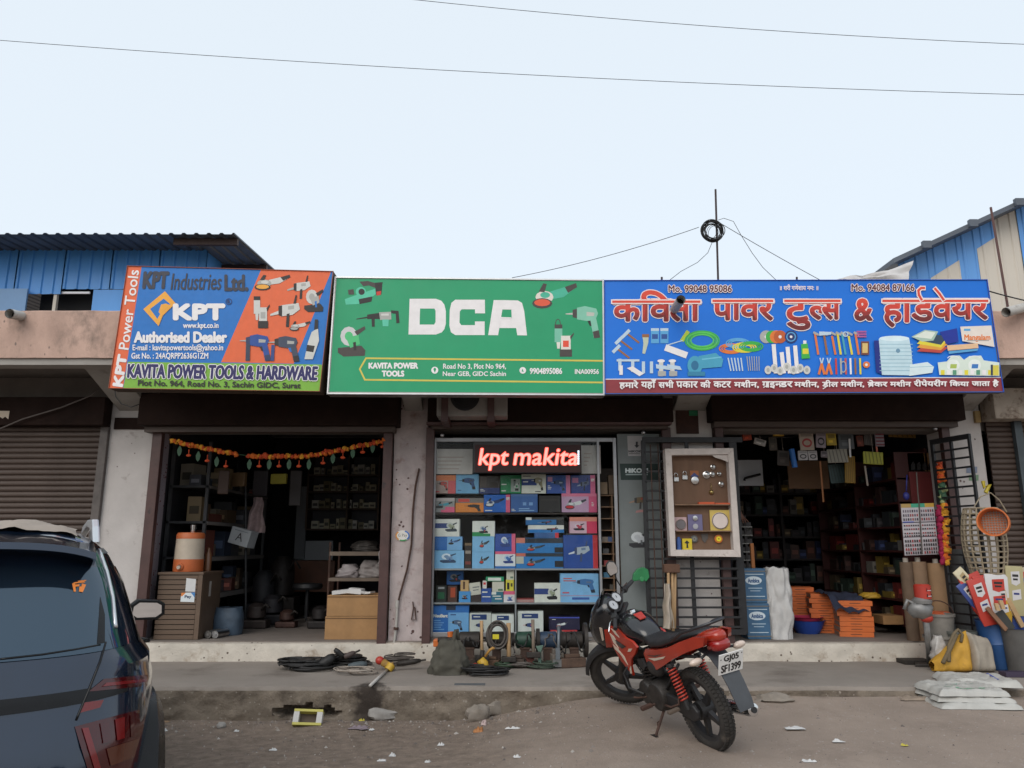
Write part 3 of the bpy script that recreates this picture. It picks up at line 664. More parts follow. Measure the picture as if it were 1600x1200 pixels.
p.text('KAVITA POWER TOOLS & HARDWARE', 604, 692, 1496, 762, NV, bold=3.5, quad=((606, 692), (1498, 704), (1492, 766), (602, 754)))
p.text('Plot No. 964, Road No. 3, Sachin GIDC, Surat', 0, 0, 0, 0, DK, bold=1.2, quad=((652, 766), (1418, 780), (1416, 808), (650, 796)))
p.build('lettering', s1)
p = Print(Y1-.006).zoom(0, 340, .33125)
G4 = (GRY, DK, MET, YO); 
p.tool('grinder', 1285, 308, 170, 80, (MET, DK, GRY, YO)); p.tool('rotary', 1410, 328, 110, 110, (MET, DK, GRY, GRY)); p.tool('saw', 1480, 390, 90, 110, (GRY, DK, MET, BL))
p.tool('magdrill', 1222, 446, 100, 150, (MET, DK, MET, GRY)); p.tool('rotary', 1345, 440, 140, 150, (MET, DK, MET, GRY)); p.tool('grinder', 1415, 512, 100, 50, (MET, DK, GRY, GRY))
p.tool('drill', 1205, 612, 150, 130, (ink(35, 75, 150), ink(40, 55, 90), GRY, DK)); p.poly([(1160, 595), (1180, 595), (1178, 675), (1158, 675)], ink(50, 60, 80)); p.tool('drill', 1340, 618, 150, 125, (ink(60, 70, 90), DK, GRY, BL)); p.poly([(1280, 600), (1296, 600), (1292, 675), (1276, 675)], ink(45, 70, 130))
p.poly([(1470, 540), (1500, 520), (1505, 580), (1475, 668), (1436, 668), (1452, 590)], MET); p.poly([(1485, 480), (1500, 480), (1500, 525), (1482, 530)], DK); p.poly([(1448, 600), (1485, 605), (1478, 635), (1444, 630)], DK)
p.build('tool_pictures', s1)
# ---- green box sign
Y2 = YS; s2b = board('shop_sign', 'green box sign with big white letters and silver frame', [(523, 432.5), (943, 437), (944.5, 618), (511, 616)], Y2, .16, alubar, M('sign_box_metal', (.30, .30, .29), .4, .7), fw=2.2)
# flex face in one green, slightly uneven in tone
gm2 = M('green_flex', srgb(20, 154, 104), .5, var=.05, scale=2)
MB().add([P(*q, Y2-.002) for q in ((526, 435), (941, 439.5), (942, 614), (514.5, 612))], [(0, 1, 2, 3)]).build('printed_panel', gm2, s2b)
p = Print(Y2-.003).zoom(500, 420, .2875)
YL = ink(214, 196, 84)
D_ = [(487, 163), (630, 163), (668, 180), (684, 225), (684, 300), (668, 340), (630, 357), (481, 357)]
def hole(pts, inner): pass
p.poly([(487, 163), (545, 163), (540, 357), (481, 357)], W_); p.poly([(545, 163), (630, 163), (660, 174), (622, 216), (543, 216)], W_, 0); p.poly([(541, 303), (620, 303), (662, 345), (630, 357), (540, 357)], W_, 0)
p.poly([(660, 174), (676, 195), (684, 230), (684, 298), (676, 328), (662, 345), (620, 303), (628, 290), (628, 228), (622, 216)], W_, 0)
p.poly([(735, 168), (896, 168), (897, 242), (843, 242), (842, 220), (770, 220), (760, 232), (758, 292), (768, 306), (842, 306), (842, 286), (895, 286), (895, 360), (735, 360), (712, 345), (703, 310), (705, 225), (714, 185)], W_)
p.poly([(944, 170), (1000, 170), (968, 361), (914, 360)], W_); p.poly([(1000, 170), (1075, 172), (1098, 185), (1070, 222), (990, 221)], W_, 0); p.poly([(1098, 185), (1110, 230), (1125, 362), (1072, 361), (1066, 322), (974, 322), (982, 270), (1042, 270), (1040, 222), (1070, 222)], W_, 0)
p.poly([(984, 262), (1040, 264), (1042, 272), (982, 272)], W_, 0)
p.line([(1535, 500), (250, 486), (216, 545), (244, 603), (1535, 618)], 9, YL)
for t, a in (('KAVITA POWER', (266, 512, 531, 541)), ('TOOLS', (338, 555, 456, 584))): p.text(t, *a, W_, bold=2.5)
p.ell(624, 551, 19, 19, W_); p.ell(624, 546, 7, 8, gm2); p.poly([(618, 551), (630, 551), (624, 565)], gm2)
p.text('Road No 3, Plot No 964,', 670, 516, 1010, 547, W_, bold=.8); p.text('Near GEB, GIDC Sachin', 668, 558, 1010, 586, W_, bold=.8)
p.ell(1102, 552, 18, 18, W_); p.poly([(1096, 558), (1100, 542), (1104, 552), (1108, 560)], gm2); p.text('9904895086', 1141, 540, 1315, 571, W_, bold=1.4); p.text('INA00956', 1386, 546, 1515, 571, W_, bold=1)
p.build('lettering', s2b)
TG = (ink(85, 195, 160), DK, ink(210, 205, 195), RED); k5 = ink(70, 62, 60)
p = Print(Y2-.003).zoom(500, 420, .2875)
p.poly([(135, 165), (190, 145), (325, 100), (330, 120), (230, 190), (140, 195)], TG[0]); p.ell(222, 125, 28, 26, TG[0]); p.ell(226, 125, 17, 17, DK); p.poly([(215, 70), (260, 66), (310, 80), (305, 105), (265, 90), (235, 95)], k5); p.poly([(298, 76), (340, 72), (334, 138), (304, 142)], DK); p.poly([(306, 125), (332, 120), (330, 142), (308, 145)], RED); p.poly([(210, 165), (285, 150), (280, 178), (215, 192)], DK); p.poly([(152, 115), (182, 110), (186, 140), (155, 140)], k5)
p.build('tool_picture', s2b)
p = Print(Y2-.003).zoom(500, 420, .2875)
p.tool('hammer', 315, 265, 235, 105, (GRY, DK, ink(90, 195, 165), MET))
p.build('tool_picture', s2b)
p = Print(Y2-.003).zoom(500, 420, .2875)
p.tool('saw', 172, 392, 150, 170, (ink(75, 190, 120), k5, ink(205, 205, 205), DK))
p.build('tool_picture', s2b)
p = Print(Y2-.003).zoom(500, 420, .2875)
p.tool('grinder', 1275, 150, 245, 150, (ink(70, 180, 150), k5, ink(225, 215, 205), ink(225, 90, 60)))
p.build('tool_picture', s2b)
p = Print(Y2-.003).zoom(500, 420, .2875)
p.tool('drill', 1430, 288, 190, 180, (ink(130, 195, 170), k5, ink(190, 190, 180), DK))
p.build('tool_picture', s2b)
p = Print(Y2-.003).zoom(500, 420, .2875)
p.ann(1293, 300, 15, 28, 4, k5); p.tool('magdrill', 1310, 390, 140, 175, (ink(120, 190, 165), k5, ink(225, 220, 210), ink(225, 80, 55)))
p.build('tool_picture', s2b)
# ---- long blue board with Hindi lettering
Y3 = YS-.02; s3 = board('shop_sign', 'long blue sign with red Hindi lettering over a maroon strip', [(944, 438), (1542, 437), (1568, 613), (945, 616)], Y3, .09, M('blue_edge', (.02, .10, .5), .5), M('flex_back_grey', (.12, .11, .11), .8), fw=.9)
p = Print(Y3-.0012); BB = M('blue_flex', srgb(0, 112, 216), .55, var=.06, scale=1.2)
MR = ink(140, 50, 58); p.poly([(945, 439), (1541, 438), (1563, 596), (946, 599)], BB); p.poly([(946, 593), (1564.5, 590), (1567, 611), (946, 614)], MR); p.line([(946, 592.5), (1564, 589.5)], 1.3, W_)
p.build('printed_panel', s3)
p = Print(Y3-.006).zoom(930, 280, .41875)
g5 = [ink(218, 72, 50), ink(208, 64, 48), ink(184, 54, 44), ink(148, 44, 40), ink(112, 34, 34)]
WH = ink(240, 225, 222)
def hindi(t, x0, y0, x1, y1, clip=None):
    p.text(t, x0, y0, x1, y1, WH, bold=7.2, clip=clip); p.text(t, x0, y0, x1, y1, None, bold=4, grad=g5, clip=clip)
def hstroke(pts, wd): p.line(pts, wd+8, WH); p.line(pts, wd, g5[0])
hindi('क', 68, 455, 170, 528); hindi('िव', 168, 418, 285, 528); hindi('ता', 278, 455, 392, 528)
hindi('पावर', 440, 452, 664, 525)
hindi('टु', 710, 452, 800, 560); hindi('ल', 798, 454, 868, 522, clip=.74); hindi('स', 846, 454, 914, 522)
hindi('&', 970, 448, 1032, 526)
hindi('हा', 1075, 450, 1182, 550); hindi('ड', 1180, 450, 1262, 528); hindi('व', 1262, 450, 1332, 526); hindi('यर', 1330, 450, 1466, 522)
p.line([(64, 457), (392, 457)], 17, WH); p.line([(66, 457), (390, 457)], 9, g5[0])
for a, b_ in ((438, 664), (706, 915), (1072, 1466)): p.line([(a, 454), (b_, 454)], 17, WH); p.line([(a+2, 454), (b_-2, 454)], 9, g5[0])
hstroke([(1218, 450), (1208, 432), (1206, 415), (1216, 406), (1228, 406)], 9); hstroke([(1268, 408), (1285, 428), (1300, 450)], 9)
p.text('Mo. 99048 95086', 274, 396, 509, 421, WH, bold=3.2); p.text('Mo. 99048 95086', 274, 396, 509, 421, ink(90, 40, 50), bold=.9)
p.text('Mo. 94084 87166', 957, 392, 1191, 417, WH, bold=3.2); p.text('Mo. 94084 87166', 957, 392, 1191, 417, ink(90, 40, 50), bold=.9)
p.text('॥ शरी गणेशाय नमः ॥', 690, 393, 832, 414, WH, bold=.5)
# strip line, in pieces so the joined letters can be drawn
def strip(t, x0, x1, up=0, dn=0, clip=None): p.text(t, x0, 755-up, x1, 779+dn-(x0-90)*.006, W_, bold=1.1, clip=clip)
strip('हमारे', 91, 160, 4, 4); strip('यहाँ', 172, 226, 8, 4); strip('सभी', 237, 292, 5); strip('पकार', 303, 382); p.line([(309, 775), (318, 769)], 3, W_); strip('की', 393, 430, 5); strip('कटर', 442, 506); strip('मशीन,', 519, 610, 5, 3)
strip('ग', 624, 645); strip('ाइ', 640, 672, 0, 4); p.line([(628, 777), (642, 769)], 3, W_); strip('न', 672, 690, clip=.75); strip('डर', 688, 736); strip('मशीन,', 744, 834, 5, 3)
strip('डील', 848, 906, 5); p.line([(850, 782), (860, 776)], 3, W_); strip('मशीन,', 916, 1003, 5, 3); strip('बेकर', 1017, 1090, 5); p.line([(1021, 775), (1030, 769)], 3, W_); strip('मशीन', 1101, 1178, 5)
strip('रीपेयरींग', 1190, 1312, 7); strip('िकया', 1323, 1394, 5); strip('जाता', 1406, 1472); strip('है', 1484, 1505, 7, 4)
p.build('lettering', s3)
# goods printed on the blue board
p = Print(Y3-.004).zoom(930, 280, .41875)
BR = ink(150, 100, 60); LT = ink(190, 210, 225); CY = ink(90, 165, 215); GN = ink(60, 175, 70); OG = ink(225, 120, 50); YW = ink(225, 210, 60); TL = ink(70, 160, 190)
for x, y in ((118, 575), (92, 600), (82, 632)): p.line([(x, y), (x+44, y+34)], 7, BR); p.line([(x-14, y+12), (x+8, y-10)], 12, LT)
p.poly([(175, 580), (200, 578), (198, 610), (186, 652), (176, 650), (180, 612)], ink(190, 200, 180)); p.rect(175, 578, 201, 590, BR)
for x in (208, 243): p.rect(x, 562, x+30, 612, CY); p.rect(x, 556, x+30, 566, LT); p.rect(x+4, 578, x+26, 596, ink(40, 80, 150))
p.line([(345, 570), (325, 600)], 14, ink(180, 200, 60)); p.line([(325, 602), (272, 618)], 4, LT); p.line([(268, 630), (336, 655)], 24, W_)
for k in range(4): p.ann(399, 602, 66-k*7, 38-k*4.5, 5, (GN, ink(90, 200, 90))[k % 2], n=28)
for cx, cy, c in ((515, 632, OG), (540, 612, CY), (565, 628, YW), (590, 624, GN)): 
    for k in range(3): p.ann(cx-8, cy, 46-k*9, 20-k*4, 5, c, n=20)
for cx, c in ((638, GRY), (660, GN), (676, OG), (690, ink(190, 90, 40))): p.ell(cx, 588, 24, 24, c); p.ell(cx, 588, 6, 6, W_)
p.ell(731, 588, 24, 24, ink(30, 50, 110)); p.ann(731, 588, 18, 18, 4, CY); p.ell(731, 588, 5, 5, W_)
for x, y in ((92, 680), (140, 685), (180, 690), (210, 690)): p.rect(x-6, y-10, x+6, y+34, LT)
p.poly([(118, 705), (140, 698), (182, 725), (165, 735)], W_); p.rect(80, 672, 165, 680, LT); p.rect(90, 695, 103, 730, W_)
for x in (246, 288): p.rect(x-8, 680, x+8, 735, MET); p.poly([(x-20, 690), (x+28, 698), (x+36, 712), (x-18, 706)], LT); p.ell(x, 678, 14, 6, W_); p.rect(x-12, 716, x+18, 734, GRY)
p.ell(372, 695, 28, 36, TL); p.poly([(385, 660), (450, 648), (478, 672), (472, 700), (400, 706)], TL); p.rect(345, 718, 410, 734, ink(50, 130, 165)); p.ell(372, 695, 14, 18, ink(40, 110, 150)); p.line([(400, 672), (470, 664)], 5, ink(110, 190, 215))
for k in range(5): p.line([(496+k*12, 668), (506+k*11, 714)], 5, LT)
for k in range(6): p.line([(566+k*9, 662), (572+k*8, 714)], 3, GRY)
for x, t in ((670, 620), (700, 650), (722, 630), (750, 625)): p.line([(x-4, t), (x+4, 720)], 15, W_)
for x, y in ((645, 712), (668, 705), (690, 715), (715, 700), (740, 712), (765, 705), (790, 712)): p.ell(x, y, 13, 16, MET); p.ell(x, y, 6, 8, GRY)
p.poly([(768, 615), (792, 612), (802, 668), (770, 670)], GN); p.rect(776, 602, 788, 614, W_); p.rect(774, 632, 796, 652, YW)
for k, (x, c) in enumerate(((824, OG), (858, BR), (888, OG), (908, YW), (926, ink(70, 160, 180)), (950, YW), (975, OG))): p.line([(x-4, 575+k % 3*6), (x+8, 652)], 8, c); p.line([(x-8, 572), (x+8, 580)], 8, GRY)
p.poly([(836, 568), (880, 570), (880, 580), (836, 584)], LT); p.rect(992, 605, 1022, 655, ink(120, 70, 50)); p.rect(997, 612, 1017, 648, ink(220, 190, 120))
for k in range(3): p.rect(975, 566+k*9, 1012, 572+k*9, ink(180, 90, 150))
p.ann(934, 578, 11, 10, 4, LT)
for x in (845, 872): p.line([(x-6, 668), (x, 690)], 5, LT); p.line([(x+6, 668), (x, 690)], 5, LT); p.line([(x, 690), (x-10, 726)], 9, OG); p.line([(x, 690), (x+10, 726)], 9, OG)
for k, c in enumerate((RED, GRY, ink(200, 80, 60), W_, BR, YW)): p.line([(898+k*18, 670), (900+k*18, 726)], 7, c)
p.ann(926, 700, 12, 22, 4, GRY); p.ell(1012, 692, 13, 12, OG); p.ell(1012, 692, 5, 5, W_)
WT = ink(196, 222, 232); p.poly([(1040, 602), (1068, 602), (1072, 728), (1048, 720)], ink(20, 40, 130)); p.poly([(1058, 596), (1090, 588), (1140, 584), (1172, 596), (1180, 640), (1186, 732), (1070, 730)], WT)
p.ell(1116, 594, 56, 10, ink(220, 238, 244)); 
for k in range(8): p.line([(1062, 616+k*14), (1184, 616+k*14)], 2.5, ink(150, 190, 205))
p.poly([(1175, 692), (1240, 682), (1264, 700), (1258, 722), (1172, 734)], ink(215, 232, 236)); p.line([(1175, 702), (1262, 698)], 2, ink(150, 190, 205)); p.ell(1130, 640, 8, 8, ink(110, 150, 175))
for k, c in enumerate((ink(190, 70, 60), ink(225, 160, 60), YW, ink(50, 70, 90))): p.poly([(1200, 642-k*14), (1290, 648-k*10), (1316, 628-k*14), (1225, 622-k*16)], c)
p.poly([(1180, 588), (1230, 562), (1280, 568), (1262, 602), (1220, 606)], ink(170, 195, 180)); p.poly([(1188, 588), (1232, 566), (1270, 572), (1254, 596)], ink(225, 232, 220))
p.poly([(1285, 570), (1350, 556), (1356, 606), (1310, 616)], ink(20, 45, 150))
p.poly([(1362, 550), (1478, 546), (1490, 626), (1370, 604)], ink(228, 218, 208)); p.text('Mangalam', 1378, 580, 1474, 606, OG, bold=1); p.rect(1386, 600, 1470, 604, GRY); p.rect(1376, 558, 1400, 566, CY)
p.poly([(1312, 620), (1428, 612), (1430, 630), (1316, 640)], ink(230, 190, 150)); p.poly([(1318, 642), (1430, 632), (1426, 640), (1320, 652)], CY)
p.poly([(1278, 684), (1312, 680), (1330, 658), (1360, 658), (1376, 674), (1396, 660), (1440, 658), (1450, 676), (1508, 684), (1508, 734), (1284, 730)], ink(216, 228, 216))
for cx in (1336, 1416): p.ell(cx, 694, 24, 22, ink(232, 238, 232)); p.poly([(cx-10, 690), (cx+14, 690), (cx+12, 706), (cx-12, 706)], ink(60, 120, 190) if cx > 1400 else ink(170, 190, 90)); p.ann(cx, 668, 22, 10, 3, ink(235, 240, 238), a0=3.14, a1=6.28)
for k in range(9): p.rect(1290+k*22, 712, 1304+k*22, 730, (YW, W_, ink(90, 150, 120), W_)[k % 4])
p.rect(1484, 694, 1506, 732, ink(215, 200, 80)); p.rect(1476, 692, 1484, 732, ink(50, 60, 80))
p.build('goods_pictures', s3)
for px_ in (1034, 1245): MB().cyl(P(px_, 438, Y3+.03), P(px_, 433, Y3+.03), .012, n=8).build('fixing_bolt', irn, s3)
for th_, pxs, Yb in ((s1, (250, 470), Y1+.205), (s2b, (560, 730, 900), Y2+.165), (s3, (990, 1180, 1370, 1520), Y3+.095)):   # angle-iron struts tying the boards to the parapet
    for q in pxs:
        x = P(q, 440, Yb).x; MB().box(x-.02, x+.02, Yb, YC-.006, SOF+.1, SOF+.16).build('fixing_bar', irn, th_); MB().box(x-.02, x+.02, Yb, Yb+.03, SOF+.17, P(q, 446, Yb).z).build('strut', irn, th_)
        MB().tube([(x, Yb+.02, P(q, 446, Yb).z-.03), (x, YC+.7, SOF+.18)], .015, 6).build('back_stay', irn, th_)
# ---- air conditioner on the middle shutter hood
ac = thing('air_conditioner_unit', 'grey outdoor air conditioner unit under the green sign', 'air conditioner', (X(738), YF-.45, P(0, 652, YF-.6).z))
acm = M('dusty_ac_casing', (.25, .23, .21), .6, var=.15, scale=6)
ax0, ax1 = X(682, 640, YF-.62), X(793, 640, YF-.62); az0 = P(0, 650, YF-.62).z; az1 = az0+.42
MB().box(ax0, ax1, YF-.62, YF-.30, az0, az1).build('casing', acm, ac, bevel=.015)
fc = Vector(((ax0*.6+ax1*.4), YF-.624, az0+.235)); 
mb = MB().lathe([(.17, 0), (.175, .02), (.15, .02), (.15, .004)], fc+Vector((0, .006, 0)), (0, -1, 0), 28); mb.build('fan_ring', black, ac)
mb = MB()
for k in range(5): mb.ring(fc+Vector((0, -.012, 0)), (0, 1, 0), .03+.028*k, .003, 24, 4)
mb.build('fan_grille', black, ac)
for px_ in (695, 767):
    x = X(px_, 640, YF-.63); MB().box(x-.045, x+.045, YF-.64, YF-.02, az0-.075, az0-.003).build('support_bracket', redsteel, ac, bevel=.004)
    MB().box(x-.04, x+.04, YF-.655, YF-.642, az0-.06, az0+.30).build('strap', redsteel, ac)
# ---- LED message board
lb = thing('led_board', 'black message board with glowing red letters above the display window', 'led sign', (X(824, 740, YF-.17), YF-.15, P(0, 739, YF-.17).z))
lm = M('led_board_black', (.012, .009, .010), .4); LY = YF-.19
MB().box(X(739, 715, LY), X(908.5, 715, LY), LY, LY+.07, P(0, 739, LY).z, P(0, 690, LY).z).build('case', lm, lb, bevel=.006)
rd = M('led_red', (1, .07, .035), .5, emit=1.3); cr = M('led_core', (1, .42, .36), .5, emit=1.0); wl = M('led_white', (.75, .9, 1), .5, emit=1.6)
p = Print(LY-.001).zoom(640, 620, .2)
p.rect(510, 375, 1335, 590, M('led_face', (.035, .006, .006), .6))
for t, a in (('kpt', (540, 405, 772, 572)), ('makita', (812, 400, 1312, 532))): p.text(t, *a, rd, bold=7, shear=.15); p.text(t, *a, cr, bold=2, shear=.15)
for k in range(8): p.rect(1312, 420+k*14, 1326, 430+k*14, wl)
p.build('glowing_letters', lb)
# ================================================================== MOTORCYCLE
tyrem = M('dusty_tyre_rubber', (.035, .031, .028), .9, var=.3, scale=9, stain=(.12, .10, .085), sscale=7, samt=.35, bump=.002, bscale=90)
gloss = M('gloss_black_paint', (.012, .012, .014), .22, var=.15, scale=6, coat=.6, stain=(.06, .052, .045), sscale=3, samt=.2)
matb = M('black_plastic', (.022, .021, .022), .55, var=.25, scale=8, stain=(.07, .06, .05), sscale=5, samt=.25)
redp = M('red_bike_paint', (.40, .030, .012), .22, var=.12, scale=5, coat=.5, stain=(.25, .04, .025), sscale=4, samt=.2)
creamp = M('cream_decal', (.62, .52, .42), .4)
engm = M('oily_engine_metal', (.05, .045, .042), .5, .5, var=.4, scale=14, bump=.002)
seatm = M('black_seat_vinyl', (.018, .018, .02), .5, var=.3, scale=12, bump=.001, bscale=200)
flapm = M('grey_mudflap', (.055, .060, .068), .6, var=.2, scale=6, stain=(.16, .14, .12), sscale=4, samt=.3)
chrome = M('chrome', (.7, .7, .7), .12, 1, var=.05, scale=5)
rw = G(1113, 1167, .012); BIKE = Matrix.Translation((rw.x+.02, rw.y+.02, .0)) @ Matrix.Rotation(R(111), 4, 'Z') @ Matrix.Rotation(R(-2.9), 4, 'Y') @ Matrix.Rotation(R(-15.5), 4, 'X')
SHEAR = Matrix(((1, 0, 0, 0), (0, 1, 0, 0), (-.12, 0, 1, .066), (0, 0, 0, 1))); BT = BIKE @ SHEAR      # tail rises towards the back
bike = thing('motorcycle', 'red and black motorcycle leaning on its side stand by the kerb', 'motorcycle', BIKE @ Vector((.6, 0, 0)))
def bb(mb, name, mat=None, parent=None, mtx=BIKE, **k): return mb.build(name, mat, parent or bike, mtx=mtx, **k)
def stations(st, n=20, yc=0):
    rings = []
    for x, hw, z0, z1, e in st:
        rg = []
        for i in range(n):
            a = 2*math.pi*i/n; c, s_ = math.cos(a), math.sin(a)
            rg.append(Vector((x, yc+hw*math.copysign(abs(c)**(2/e), c), (z0+z1)/2+(z1-z0)/2*math.copysign(abs(s_)**(2/e), s_))))
        rings.append(rg)
    return MB().loft(rings)
HEAD = Vector((.985, 0, .86)); AXS = Vector((-math.sin(R(26)), 0, math.cos(R(26))))
STEER = BIKE @ Matrix.Translation(HEAD) @ Matrix.Rotation(R(45), 4, AXS) @ Matrix.Translation(-HEAD)
def wheel(cx, hw, mtx, label):
    c = Vector((cx, 0, .30)); w = MB()
    prof = [(.225, -hw*.55), (.235, -hw*.8), (.262, -hw), (.288, -hw*.82), (.302, -hw*.35), (.305, 0), (.302, hw*.35), (.288, hw*.82), (.262, hw), (.235, hw*.8), (.225, hw*.55)]
    n = 56; rings = [[c+Vector((r*math.cos(6.28319*i/n), y, r*math.sin(6.28319*i/n))) for r, y in prof] for i in range(n)]
    w.loft(rings+[rings[0]], closed=False); ty = bb(w, 'wheel', tyrem, mtx=mtx, smooth=True)
    tr = MB()                                              # tread blocks
    for i in range(64):
        a = 6.28319*i/64
        for y, r, q in ((-hw*.62, .2975, .3), (0, .3045, .0), (hw*.62, .2975, -.3)):
            a2 = a+(.05 if y == 0 else 0); u = Vector((math.cos(a2), 0, math.sin(a2))); tt = Vector((-math.sin(a2), 0, math.cos(a2)))
            m = Matrix((tt, Vector((0, 1, 0)), u)).transposed(); tr.cbox(c+u*r+Vector((0, y, 0)), (.021, hw*.5, .010), m @ Matrix.Rotation(q, 3, 'X'))
    o = bb(tr, 'tread', tyrem, parent=ty, mtx=mtx); o['kind'] = 'stuff'
    rm = MB(); rp = [(.205, -hw*.5), (.232, -hw*.7), (.236, -hw*.6), (.212, 0), (.236, hw*.6), (.232, hw*.7), (.205, hw*.5), (.200, 0)]
    rings = [[c+Vector((r*math.cos(6.28319*i/40), y, r*math.sin(6.28319*i/40))) for r, y in rp] for i in range(40)]
    rm.loft(rings+[rings[0]], closed=True, caps=False)
    for k in range(5):
        a = 1.0+k*6.28319/5; u = Vector((math.cos(a), 0, math.sin(a))); tt = Vector((-math.sin(a), 0, math.cos(a)))
        for sg in (0,):
            p0 = c+u*.05; p1 = c+u*.208
            rm.add([p0+tt*.026+Vector((0, y, 0)) for y in (-.02, .02)]+[p0-tt*.026+Vector((0, y, 0)) for y in (.02, -.02)]+[p1+tt*.014+Vector((0, y, 0)) for y in (-.014, .014)]+[p1-tt*.014+Vector((0, y, 0)) for y in (.014, -.014)],
                   [(0, 1, 2, 3), (4, 7, 6, 5), (0, 4, 5, 1), (1, 5, 6, 2), (2, 6, 7, 3), (3, 7, 4, 0)])
    rm.cyl(c+Vector((0, -.06, 0)), c+Vector((0, .06, 0)), .068, n=20).cyl(c+Vector((0, -.09, 0)), c+Vector((0, .09, 0)), .012, n=10)
    bb(rm, 'rim', matb, parent=ty, mtx=mtx, smooth=40); return ty
wheel(0, .052, BIKE, 'rear'); wheel(1.26, .042, STEER, 'front')
# front end
for sg in (-1, 1):
    a = Vector((1.255, .082*sg, .30)); b_ = a+AXS*.68; mb = MB().use(engm).tube([a, a+AXS*.30], .024, 10).use(chrome).tube([a+AXS*.29, b_], .016, 10).use(matb).cyl(a-Vector((.0, .02*sg, 0)), a+Vector((0, .02*sg, 0)), .028)
    bb(mb, 'fork_leg', mtx=STEER, smooth=40)
mb = MB(); rings = []
for i in range(19):
    a = R(18+i*8.0); rr_ = .335; rings.append([Vector((1.26+(rr_+dz)*math.cos(a), y, .30+(rr_+dz)*math.sin(a))) for y, dz in ((-.066, -.035), (-.055, 0), (0, .014), (.055, 0), (.066, -.035), (.06, -.037), (0, .007), (-.06, -.037))])
mb.loft(rings); bb(mb, 'front_fender', matb, mtx=STEER, smooth=50)
bb(MB().cbox((1.0, 0, .82), (.08, .22, .03)).cbox((.955, 0, .93), (.07, .20, .03)), 'fork_clamp', matb, mtx=STEER, bevel=.006)
# fairing with two dials
fr_ = stations([(.975, .05, .90, 1.02, 2), (1.0, .12, .78, 1.06, 2.6), (1.06, .15, .68, 1.10, 2.8), (1.14, .155, .62, 1.08, 2.6), (1.23, .13, .62, 1.0, 2.4), (1.30, .09, .66, .90, 2.2), (1.33, .02, .74, .82, 2)], 24)
fo = bb(fr_, 'fairing', gloss, mtx=STEER, smooth=True)
for sg in (-1, 1):
    def fy(x, z): return sg*(.158-2.2*(x-1.12)**2-.9*(z-.85)**2)
    pt = [(1.05, .86), (1.09, .76), (1.15, .68), (1.21, .68), (1.17, .76), (1.12, .88)]
    bb(MB().prism([(x, fy(x, z)*1.0, z) for x, z in pt], (0, sg*.006, 0)), 'red_decal', redp, parent=fo, mtx=STEER)
    bb(MB().prism([(x, fy(x, z)*1.02, z) for x, z in ((1.13, .90), (1.175, .78), (1.20, .77), (1.155, .91))], (0, sg*.006, 0)), 'pale_decal', creamp, parent=fo, mtx=STEER)
visor = bb(MB().loft([[Vector((1.12-k*.03, y, 1.075+.035*k-2.2*y*y)) for y in (-.10, -.06, 0, .06, .10)] for k in range(3)], closed=False), 'visor', M('smoky_visor', (.03, .03, .035), .2), parent=fo, mtx=STEER)
face = M('dial_face', (.42, .43, .45), .3); 
for y in (-.05, .05):
    c = Vector((.985, y*1.15, 1.03)); ax = Vector((-.8, .15, .58)).normalized(); mb = MB().use(matb).lathe([(.050, -.05), (.053, .012), (.046, .014), (.046, .006)], c, ax, 20).use(face).cyl(c+ax*.006, c+ax*.0075, .045, n=20).use(matb).cbox(c+ax*.012, (.004, .003, .035))
    bb(mb, 'dial', parent=fo, mtx=STEER, smooth=40)
hb = MB().tube([(.915, .33, .985), (.935, .25, 1.0), (.955, .13, 1.01), (.955, .05, .965), (.955, -.05, .965), (.955, -.13, 1.01), (.935, -.25, 1.0), (.915, -.33, .985)], .011, 10); ho = bb(hb, 'handlebar', matb, mtx=STEER, smooth=True)
for sg in (-1, 1):
    bb(MB().tube([(.938, .235*sg, 1.0), (.912, .35*sg, .984)], .018, 12), 'grip', matb, parent=ho, mtx=STEER, smooth=40)
    bb(MB().tube([(.955, .20*sg, 1.0), (.985, .26*sg, .99), (.975, .36*sg, .975)], .007, 6), 'lever', chrome, parent=ho, mtx=STEER, smooth=True)
    bb(MB().cbox((.945, .205*sg, 1.005), (.05, .06, .045)), 'switch_box', matb, parent=ho, mtx=STEER, bevel=.008)
ms = bb(MB().use(matb).tube([(.955, -.19, 1.02), (.965, -.19, 1.12), (.945, -.175, 1.20)], .006, 6), 'mirror', mtx=STEER, smooth=True)
mm = Matrix.Translation((.94, -.165, 1.255)) @ Matrix.Rotation(R(-48), 4, 'Z') @ Matrix.Rotation(R(6), 4, 'Y') @ Matrix.Rotation(R(15), 4, 'X')
prof = [(-.045, -.055), (.035, -.065), (.055, -.02), (.045, .05), (.012, .075), (-.035, .055), (-.055, 0)]
bb(MB().prism([mm @ Vector((0, y, z)) for y, z in prof], mm.to_3x3() @ Vector((.022, 0, 0))), 'mirror_shell', matb, parent=ms, mtx=STEER, bevel=.008)
bb(MB().prism([mm @ Vector((-.002, y*.86, z*.86)) for y, z in prof], mm.to_3x3() @ Vector((.003, 0, 0))), 'mirror_glass', M('mirror_silver', (.85, .87, .9), .03, 1), parent=ms, mtx=STEER)
